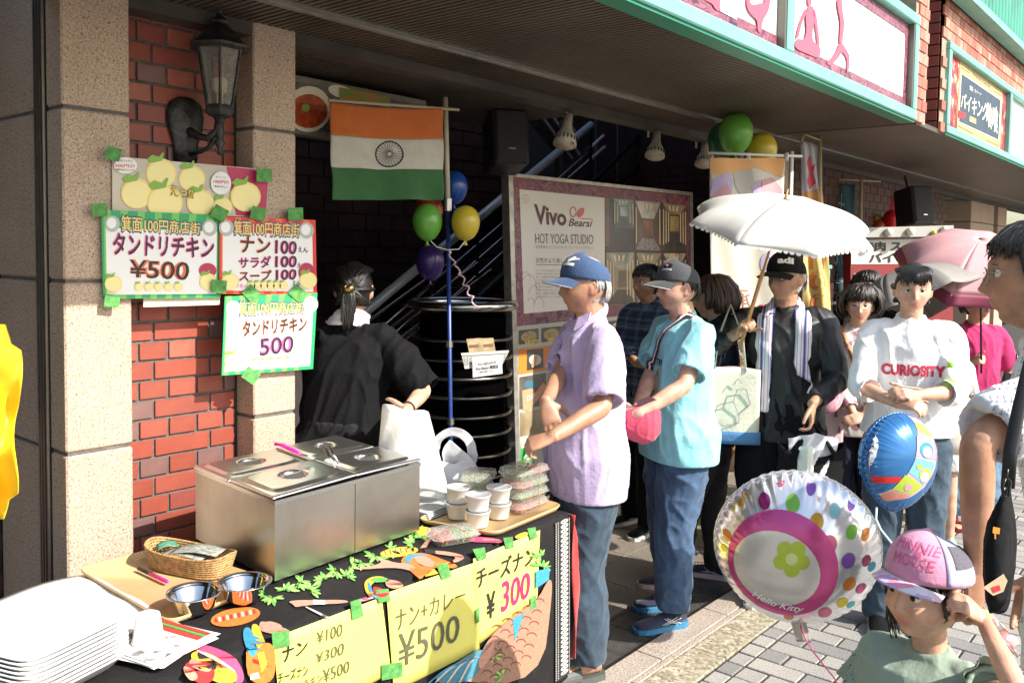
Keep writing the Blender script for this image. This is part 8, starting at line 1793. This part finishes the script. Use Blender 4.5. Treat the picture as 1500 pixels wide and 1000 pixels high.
for pts,cn in(([(828,100),(868,110),(895,150),(892,160),(826,140)],(.55,.58,.10)),([(815,150),(895,170),(905,215),(890,245),(800,225)],(.50,.36,.55)),([(800,232),(885,255),(870,300),(840,340),(775,290)],(.20,.48,.58)),([(765,300),(820,335),(835,345),(800,378),(735,360)],(.42,.55,.06)),([(735,368),(800,385),(740,412),(700,420)],(.66,.26,.20)),([(895,175),(908,200),(898,245),(888,240)],(.62,.28,.14))):prB(zB(*pts),FM('p%d'%int(cn[0]*100+cn[2]*10),cn),.0026,'patch')
for x,y,r_,cn in((845,205,30,(.04,.25,.50)),(847,212,21,(.72,.70,.70)),(840,300,26,(.70,.58,.08)),(838,308,19,(.72,.68,.62)),(835,155,14,(.72,.7,.7)),(782,350,14,(.65,.35,.42)),(812,268,10,(.70,.30,.05))):prB(zB(*ell(x,y,r_,r_,16)),FM('d%d'%int(cn[0]*100+cn[2]*10),cn),.0040+.0003*(r_<25),'round_print')
b=MB();b.tube([at_d(1284,742,3.3),at_d(1283,760,3.28),at_d(1290,775,3.26),at_d(1302,790,3.24),at_d(1320,812,3.2)],.004,6,flat=.4);b.build('ribbon',mat('pale_ribbon',(.50,.66,.70),.5),FB,True,world=True)
cC=at_d(1214,575,4.4);FC,prC,locC,layC,fC=foil(cC,nrm(bk+rt*.9),upv,.105,.06,'z','small pink and white foil balloon peeping out beside the man in black',mat('foil_pinkmix',(.7,.5,.55),.25,.2,col2=(.65,.08,.22),nscale=14),wr=.002)
cD=at_d(1402,622,4.55);FD,prD,locD,layD,fD=foil(cD,nrm(bk+rt*.3),upv,.155,.08,'w','small white foil balloon with coloured patches behind the woman in white',mat('foil_whitemix',(.72,.70,.66),.25,.2,col2=(.60,.50,.38),nscale=12),wr=.003)
for x,y,cn in((.03,.05,'orange'),(.07,-.04,'yellow'),(.05,.01,'plum'),(.0,-.08,'rose'),(.09,.03,'aqua')):prD(ell(x,y,.022,.018,10),FM(cn,cols[cn]),.0012,'patch',True)
# ---- tall event banners
def banner(name,quad,d0,d1,m,label,parts=(),wave=.02,group='tall event banners'):
 q=[at_d(*quad[0],d0),at_d(*quad[1],d1),at_d(*quad[2],d1),at_d(*quad[3],d0)];n_=nrm(np.cross(q[1]-q[0],q[3]-q[0]));n_=n_ if np.dot(n_,CP-q[0])>0 else-n_
 B=empty(name,tuple(q[3]),label=label,cat='banner',group=group)
 def S(u,v,off=0.):return(q[0]*(1-u)+q[1]*u)*(1-v)+(q[3]*(1-u)+q[2]*u)*v+n_*(wave*math.sin(u*6+v*5)*(.25+v)+wave*.5*math.sin(u*13-v*9)+off)
 b=MB();b.grid(lambda u,v:S(u,v),24,40);b.build('cloth',m,B,True,world=True,solid=.001)
 def put(pts,m2,off,nm='print'):
  bm=bmesh.new();vs=[bm.verts.new((x,y,0)) for x,y in pts]
  for t in tessellate_polygon([[Vector((x,y,0)) for x,y in pts]]):
   try:bm.faces.new([vs[i] for i in t])
   except ValueError:pass
  for _ in range(4):
   le=[e for e in bm.edges if e.calc_length()>.08]
   if not le:break
   bmesh.ops.subdivide_edges(bm,edges=le,cuts=1);bmesh.ops.triangulate(bm,faces=[f for f in bm.faces if len(f.verts)>3])
  bm.verts.index_update();b=MB();b.add([S(v.co.x,v.co.y,off) for v in bm.verts],[tuple(v.index for v in f.verts) for f in bm.faces]);bm.free();b.build(nm,m2,B,True,world=True)
 def txt(s,box,m2,off,mirror=True,bold=.03,vert=True):
  u0,v0,u1,v1=box;n=len(s) if vert else 1
  for i,ch in enumerate(s if vert else[s]):
   uv,f=text_mesh(ch,bold);a,c=v0+(v1-v0)*i/n,v0+(v1-v0)*(i+.86)/n;b=MB();b.add([S(u0+(u1-u0)*((1-x) if mirror else x),c-(c-a)*y,off) for x,y in uv],f);b.build('lettering',m2,B,world=True)
 return B,put,txt,q,n_
M_ban=mat('banner_white',(.72,.69,.60),.8,noise=.04,bump=.1,bscale=60);nt=M_ban.node_tree
def translucent(m,c,k=.35):
 nt=m.node_tree;bs_=nt.nodes['Principled BSDF'];tl=nt.nodes.new('ShaderNodeBsdfTranslucent');tl.inputs[0].default_value=(*c,1);mx=nt.nodes.new('ShaderNodeMixShader');mx.inputs[0].default_value=k;nt.links.new(bs_.outputs[0],mx.inputs[1]);nt.links.new(tl.outputs[0],mx.inputs[2]);nt.links.new(mx.outputs[0],nt.nodes['Material Output'].inputs[0])
translucent(M_ban,(.75,.70,.6))
mOr=mat('banner_orange',(.66,.34,.13),.8);mVi=mat('banner_violet',(.42,.34,.50),.8);mRo=mat('banner_rose',(.50,.26,.28),.8);mBr=mat('banner_brown',(.30,.16,.10),.8);mGy=mat('banner_grey',(.40,.38,.33),.8);mRd=mat('banner_red',(.62,.08,.12),.8)
Bn,put,txt,q,n_=banner('tall_banner',[(1040,232),(1150,232),(1135,690),(1040,690)],4.95,5.05,M_ban,'tall white banner with an orange top, standing behind the white parasol')
put([(0,.0),(1,.0),(.97,.06),(.8,.045),(.6,.03),(.3,.055),(0,.05)],mOr,.003);put([(.03,.07),(.25,.04),(.3,.075),(.28,.11),(.1,.13),(0,.12)],mVi,.004);put([(.02,.12),(.20,.08),(.28,.12),(.2,.17),(.03,.19)],mRo,.005);put([(.30,.04),(.55,.035),(.6,.10),(.45,.13),(.33,.09)],mGy,.0045);put([(.68,.07),(.85,.06),(.98,.10),(1,.18),(.8,.19),(.70,.13)],mRo,.004);put([(.55,.09),(.65,.07),(.75,.15),(.68,.19)],mVi,.0055)
put([(.35,.14),(.95,.16),(.9,.22),(.4,.20)],mGy,.003);txt('承ります',(.36,.42,.58,.70),mBr,.004,bold=.0);txt('D',(.70,.30,.86,.38),mVi,.004,bold=.06);txt('無料',(.68,.46,.92,.60),mRd,.004,bold=.04)
put([(.0,.70),(.75,.72),(.9,.80),(.85,1),(0,1)],mat('banner_food',(.55,.26,.14),.8,col2=(.68,.50,.38),nscale=9),.003)
b=MB();b.tube([at_d(1037,224,4.95),at_d(1175,229,5.06)],.008,8);b.tube([at_d(1160,222,5.06),at_d(1148,690,5.06)],.012,8)
for px in(1042,1096,1152):b.tube([at_d(px,224,5.0),at_d(px,236,5.0)],.014,6,flat=.3)
b.build('pole',mat('pole_white',(.62,.60,.54),.4),Bn,True,world=True)
B2,put,txt,q,n_=banner('tall_banner',[(1173,206),(1199,212),(1222,500),(1178,500)],6.1,6.1,mat('banner_pale',(.56,.56,.60),.8),'narrow white and orange banner right of the tall white one')
put([(0,.26),(1,.22),(1,.34),(0,.36)],mOr,.004);put([(0,.36),(1,.34),(1,1),(0,1)],mat('banner_yellow',(.72,.52,.18),.8),.004)
put([(.3,.10),(.5,.06),(.55,.12),(.75,.10),(.6,.15),(.7,.20),(.4,.24),(.25,.2),(.4,.15)],mRd,.005);txt('100円',(.25,.54,.80,.98),mat('banner_deep_orange',(.66,.20,.06),.8),.007,bold=.04)
b=MB();b.tube([at_d(1201,200,6.1),at_d(1203,640,6.1)],.014,8);b.tube([at_d(1176,196,6.0),at_d(1203,206,6.1)],.006,6);b.tube([at_d(1178,198,6.0),at_d(1174,207,6.0)],.006,6);b.build('pole',mat('pole_cream',(.46,.38,.22),.5),B2,True,world=True)
B3,put,txt,q,n_=banner('tall_banner',[(1207,268),(1253,270),(1245,520),(1206,520)],8.2,8.2,mat('banner_teal',(.025,.075,.09),.8,noise=.2),'dark teal banner with pale writing, far back beside the restaurant sign')
txt('ぜんざい',(.30,.04,.66,.98),mat('banner_faint',(.22,.28,.28),.8),.006,bold=-.005)
b=MB();b.tube([at_d(1262,262,8.2),at_d(1257,520,8.2)],.014,8);b.tube([at_d(1205,262,8.2),at_d(1290,266,8.2)],.008,6);b.build('pole',mat('pole_cream',(.46,.38,.22),.5),B3,True,world=True)
B4,put,txt,q,n_=banner('hanging_banner',[(1253,290),(1311,287),(1311,338),(1253,338)],9.4,9.4,mat('banner_crimson',(.34,.025,.035),.8),'red banner with a white oval hanging above the restaurant sign')
put([(.10,1),(.15,.6),(.35,.42),(.55,.45),(.68,.7),(.7,1)],mat('banner_palegreen',(.42,.44,.36),.8),.005);put([(.28,.62),(.42,.62),(.42,.8),(.28,.8)],M_ink,.008)
# ---- restaurant sign board with bulbs
rs=empty('restaurant_sign',tuple(at_d(1300,480,7.4)-ez*.9),label='red and white restaurant sign board with round bulbs along its top',cat='sign board')
PR=Pl(at_d(1310,400,7.4),nrm(np.array((bk[0],bk[1],0))+.15*np.array((rt[0],rt[1],0))))
def sl_(pts,off,th,m,nm):b=MB();slab_on(PR,pts,off,th,b);return b.build(nm,m,rs,world=True)
sl_([(1246,352),(1396,350),(1396,640),(1246,640)],0,.12,mat('sign_red',(.22,.02,.025),.5,noise=.1),'cabinet');sl_([(1247,352),(1396,349),(1396,386),(1247,387)],.004,.004,mat('sign_offwhite',(.60,.58,.52),.5),'white_panel')
sl_([(1246,334),(1397,330),(1397,346),(1246,348)],.10,.2,mat('lamp_box',(.36,.36,.34),.4),'lamp_box')
for px,py in((1262,342),(1302,340),(1334,339),(1384,337),(1368,341)):
 b=MB();b.ball(PR.pt(px,py,.12),.035 if px!=1368 else .022,14);b.build('bulb',mat('frosted_bulb',(.72,.68,.58),.3) if px!=1368 else Ly,rs,True,world=True)
text_on(PR,'焼肉 スイーツ',[(1263,355),(1375,352),(1375,366),(1263,368)],M_ink,.010,rs,bold=.045);text_on(PR,'バイキング',[(1274,371),(1370,369),(1370,384),(1274,385)],M_ink,.010,rs,bold=.045)
text_on(PR,'男性',[(1250,400),(1275,400),(1275,413),(1250,413)],mat('sign_offwhite',(.60,.58,.52),.5),.008,rs,bold=.04);text_on(PR,'中学生',[(1250,460),(1288,460),(1288,472),(1250,472)],mat('sign_offwhite',(.60,.58,.52),.5),.008,rs,bold=.04)
b=MB();
for px in(1256,1388):p=at_d(px,600,7.4);b.tube([(p[0],p[1],0),(p[0],p[1],1.0)],.03,6)
b.build('stand',M_dsteel,rs)
# metal rack behind the man in black
rk=empty('wire_rack',tuple(at_d(1228,600,6.8)-ez*.5),label='grey metal rack shelves between the orange banner and the woman with glasses',cat='rack');b=MB()
for py in(445,468,490,512,535,558):b.tube([at_d(1206,py,6.8),at_d(1250,py-4,6.8)],.012,6)
for px in(1208,1248):b.tube([at_d(px,440,6.8),at_d(px,700,6.8)],.014,6)
b.build('wire_shelves',M_alu,rk,True,world=True)
gb=empty('green_crate',tuple(at_d(1197,425,6.6)),label='mint green box seen under the white parasol beside the orange banner',cat='box');b=MB();b.box(-.10,.10,-.06,.06,-.20,.16,bev=.01);b.build('box_shell',mat('mint_box',(.12,.42,.33),.5),gb);b=MB();b.box(-.11,.11,-.07,.07,.16,.19,bev=.006);b.build('lid',mat('mint_box',(.12,.42,.33),.5),gb)
# ---- potted flowers behind the queue
def flowers(c,label,n,cols_,hgt,wid,seed):
 P=empty('flower_plant',(c[0],c[1],0),label=label,cat='plant',group='flower pots by the queue');rr=random.Random(seed)
 b=MB();b.lathe((0,0,0),[(.001,0),(.10,0),(.13,.20),(.135,.22),(.12,.22),(.11,.19),(.001,.19)],20,cap=False);b.build('pot',mat('pot_green',(.13,.24,.05),.5,noise=.2),P,True)
 b=MB()
 for i in range(520):
  a,r_,z=rr.uniform(0,6.28),rr.uniform(0,1)**.6*wid,rr.uniform(.18,hgt);p=np.array((r_*math.cos(a),r_*math.sin(a),z));d=nrm(np.array((rr.gauss(0,1),rr.gauss(0,1),rr.gauss(.3,.7))));sd=nrm(np.cross(d,(rr.gauss(0,1),rr.gauss(0,1),1)));L_=rr.uniform(.025,.055);nn=np.cross(d,sd)
  b.add([p,p+d*L_*.45+sd*L_*.30,p+d*L_,p+d*L_*.45-sd*L_*.30,p+d*L_*.5+nn*L_*.06],[(0,1,4),(1,2,4),(2,3,4),(3,0,4)])
 tag(b.build('leaves',mat('plant_leaf',(.05,.12,.02),.5,noise=.5,nscale=20),P),kind='stuff')
 b=MB()
 for i in range(26):a=rr.uniform(0,6.28);b.tube([(0,0,.19),(wid*.4*math.cos(a),wid*.4*math.sin(a),hgt*.6),(wid*.8*math.cos(a),wid*.8*math.sin(a),hgt*rr.uniform(.7,1))],.003,4)
 tag(b.build('stems',mat('plant_stem',(.08,.14,.03),.6),P),kind='stuff')
 for ci,cc in enumerate(cols_):
  b=MB()
  for i in range(n):
   a,r_=rr.uniform(0,6.28),rr.uniform(.2,1)*wid;p=np.array((r_*math.cos(a),r_*math.sin(a),rr.uniform(hgt*.55,hgt*1.08)))
   for k_ in range(9):d=np.array((rr.gauss(0,1),rr.gauss(0,1),rr.gauss(0,1)));d=nrm(d)*rr.uniform(.008,.022);b.ball(p+d,rr.uniform(.007,.012),6,(1,1,.6))
  tag(b.build('blossoms',mat('petal_%d_%d'%(ci,int(cc[0]*100)),cc,.6),P,True),kind='stuff')
flowers((4.95,2.62),'pot of red and white flowers behind the brown-haired woman',8,[(.60,.02,.05),(.70,.68,.66)],.50,.20,1)
flowers((4.62,1.88),'pot of pink geraniums in front of the woman with glasses',9,[(.72,.05,.22),(.62,.25,.42)],.62,.15,2)
flowers((5.15,1.95),'leafy yellow-green potted plant behind the shopping bag',5,[(.60,.03,.08)],.80,.16,3)
b=MB();b.tube([at_d(1048,712,4.9),at_d(1092,618,5.0)],.022,6,flat=.5);c_=at_d(1070,665,4.95);o=b.build('wooden_slat',mat('raw_wood',(.42,.22,.08),.6,noise=.3,stretch=(1,1,6)),None,local=tuple(c_));o.location=[float(x) for x in c_];tag(o,'wooden slat leaning against the tall white banner among the flowers','slat')
# pieces that can be told apart become parts of their own
SPLIT=('side_panel','yoga_silhouettes','speech_bubble','leaf_print','fruit_print','fruit_rim','stand','tower_print','wheel','coin','coin_face','heart_logo','handle_pair','back_plate','foot','wall_front')
def split_loose(o):
 me=o.data;par=list(range(len(me.vertices)))
 def find(a):
  while par[a]!=a:par[a]=par[par[a]];a=par[a]
  return a
 for e in me.edges:
  a,c=find(e.vertices[0]),find(e.vertices[1])
  if a!=c:par[a]=c
 gr_={}
 for p in me.polygons:gr_.setdefault(find(p.vertices[0]),[]).append(tuple(p.vertices))
 if len(gr_)<2 or len(gr_)>60:return
 first=True
 for fs in gr_.values():
  ids=sorted({i for f in fs for i in f});mp={i:k for k,i in enumerate(ids)};m2=bpy.data.meshes.new(me.name);m2.from_pydata([tuple(me.vertices[i].co) for i in ids],[],[tuple(mp[i] for i in f) for f in fs]);m2.materials.append(me.materials[0])
  if me.polygons[0].use_smooth:m2.polygons.foreach_set('use_smooth',[True]*len(m2.polygons))
  if first:o.data=m2;first=False
  else:
   c=o.copy();c.data=m2;COL.objects.link(c)
for o in list(bpy.data.objects):
 if o.type=='MESH' and o.name.split('.')[0] in SPLIT and o.get('kind')!='stuff':split_loose(o)
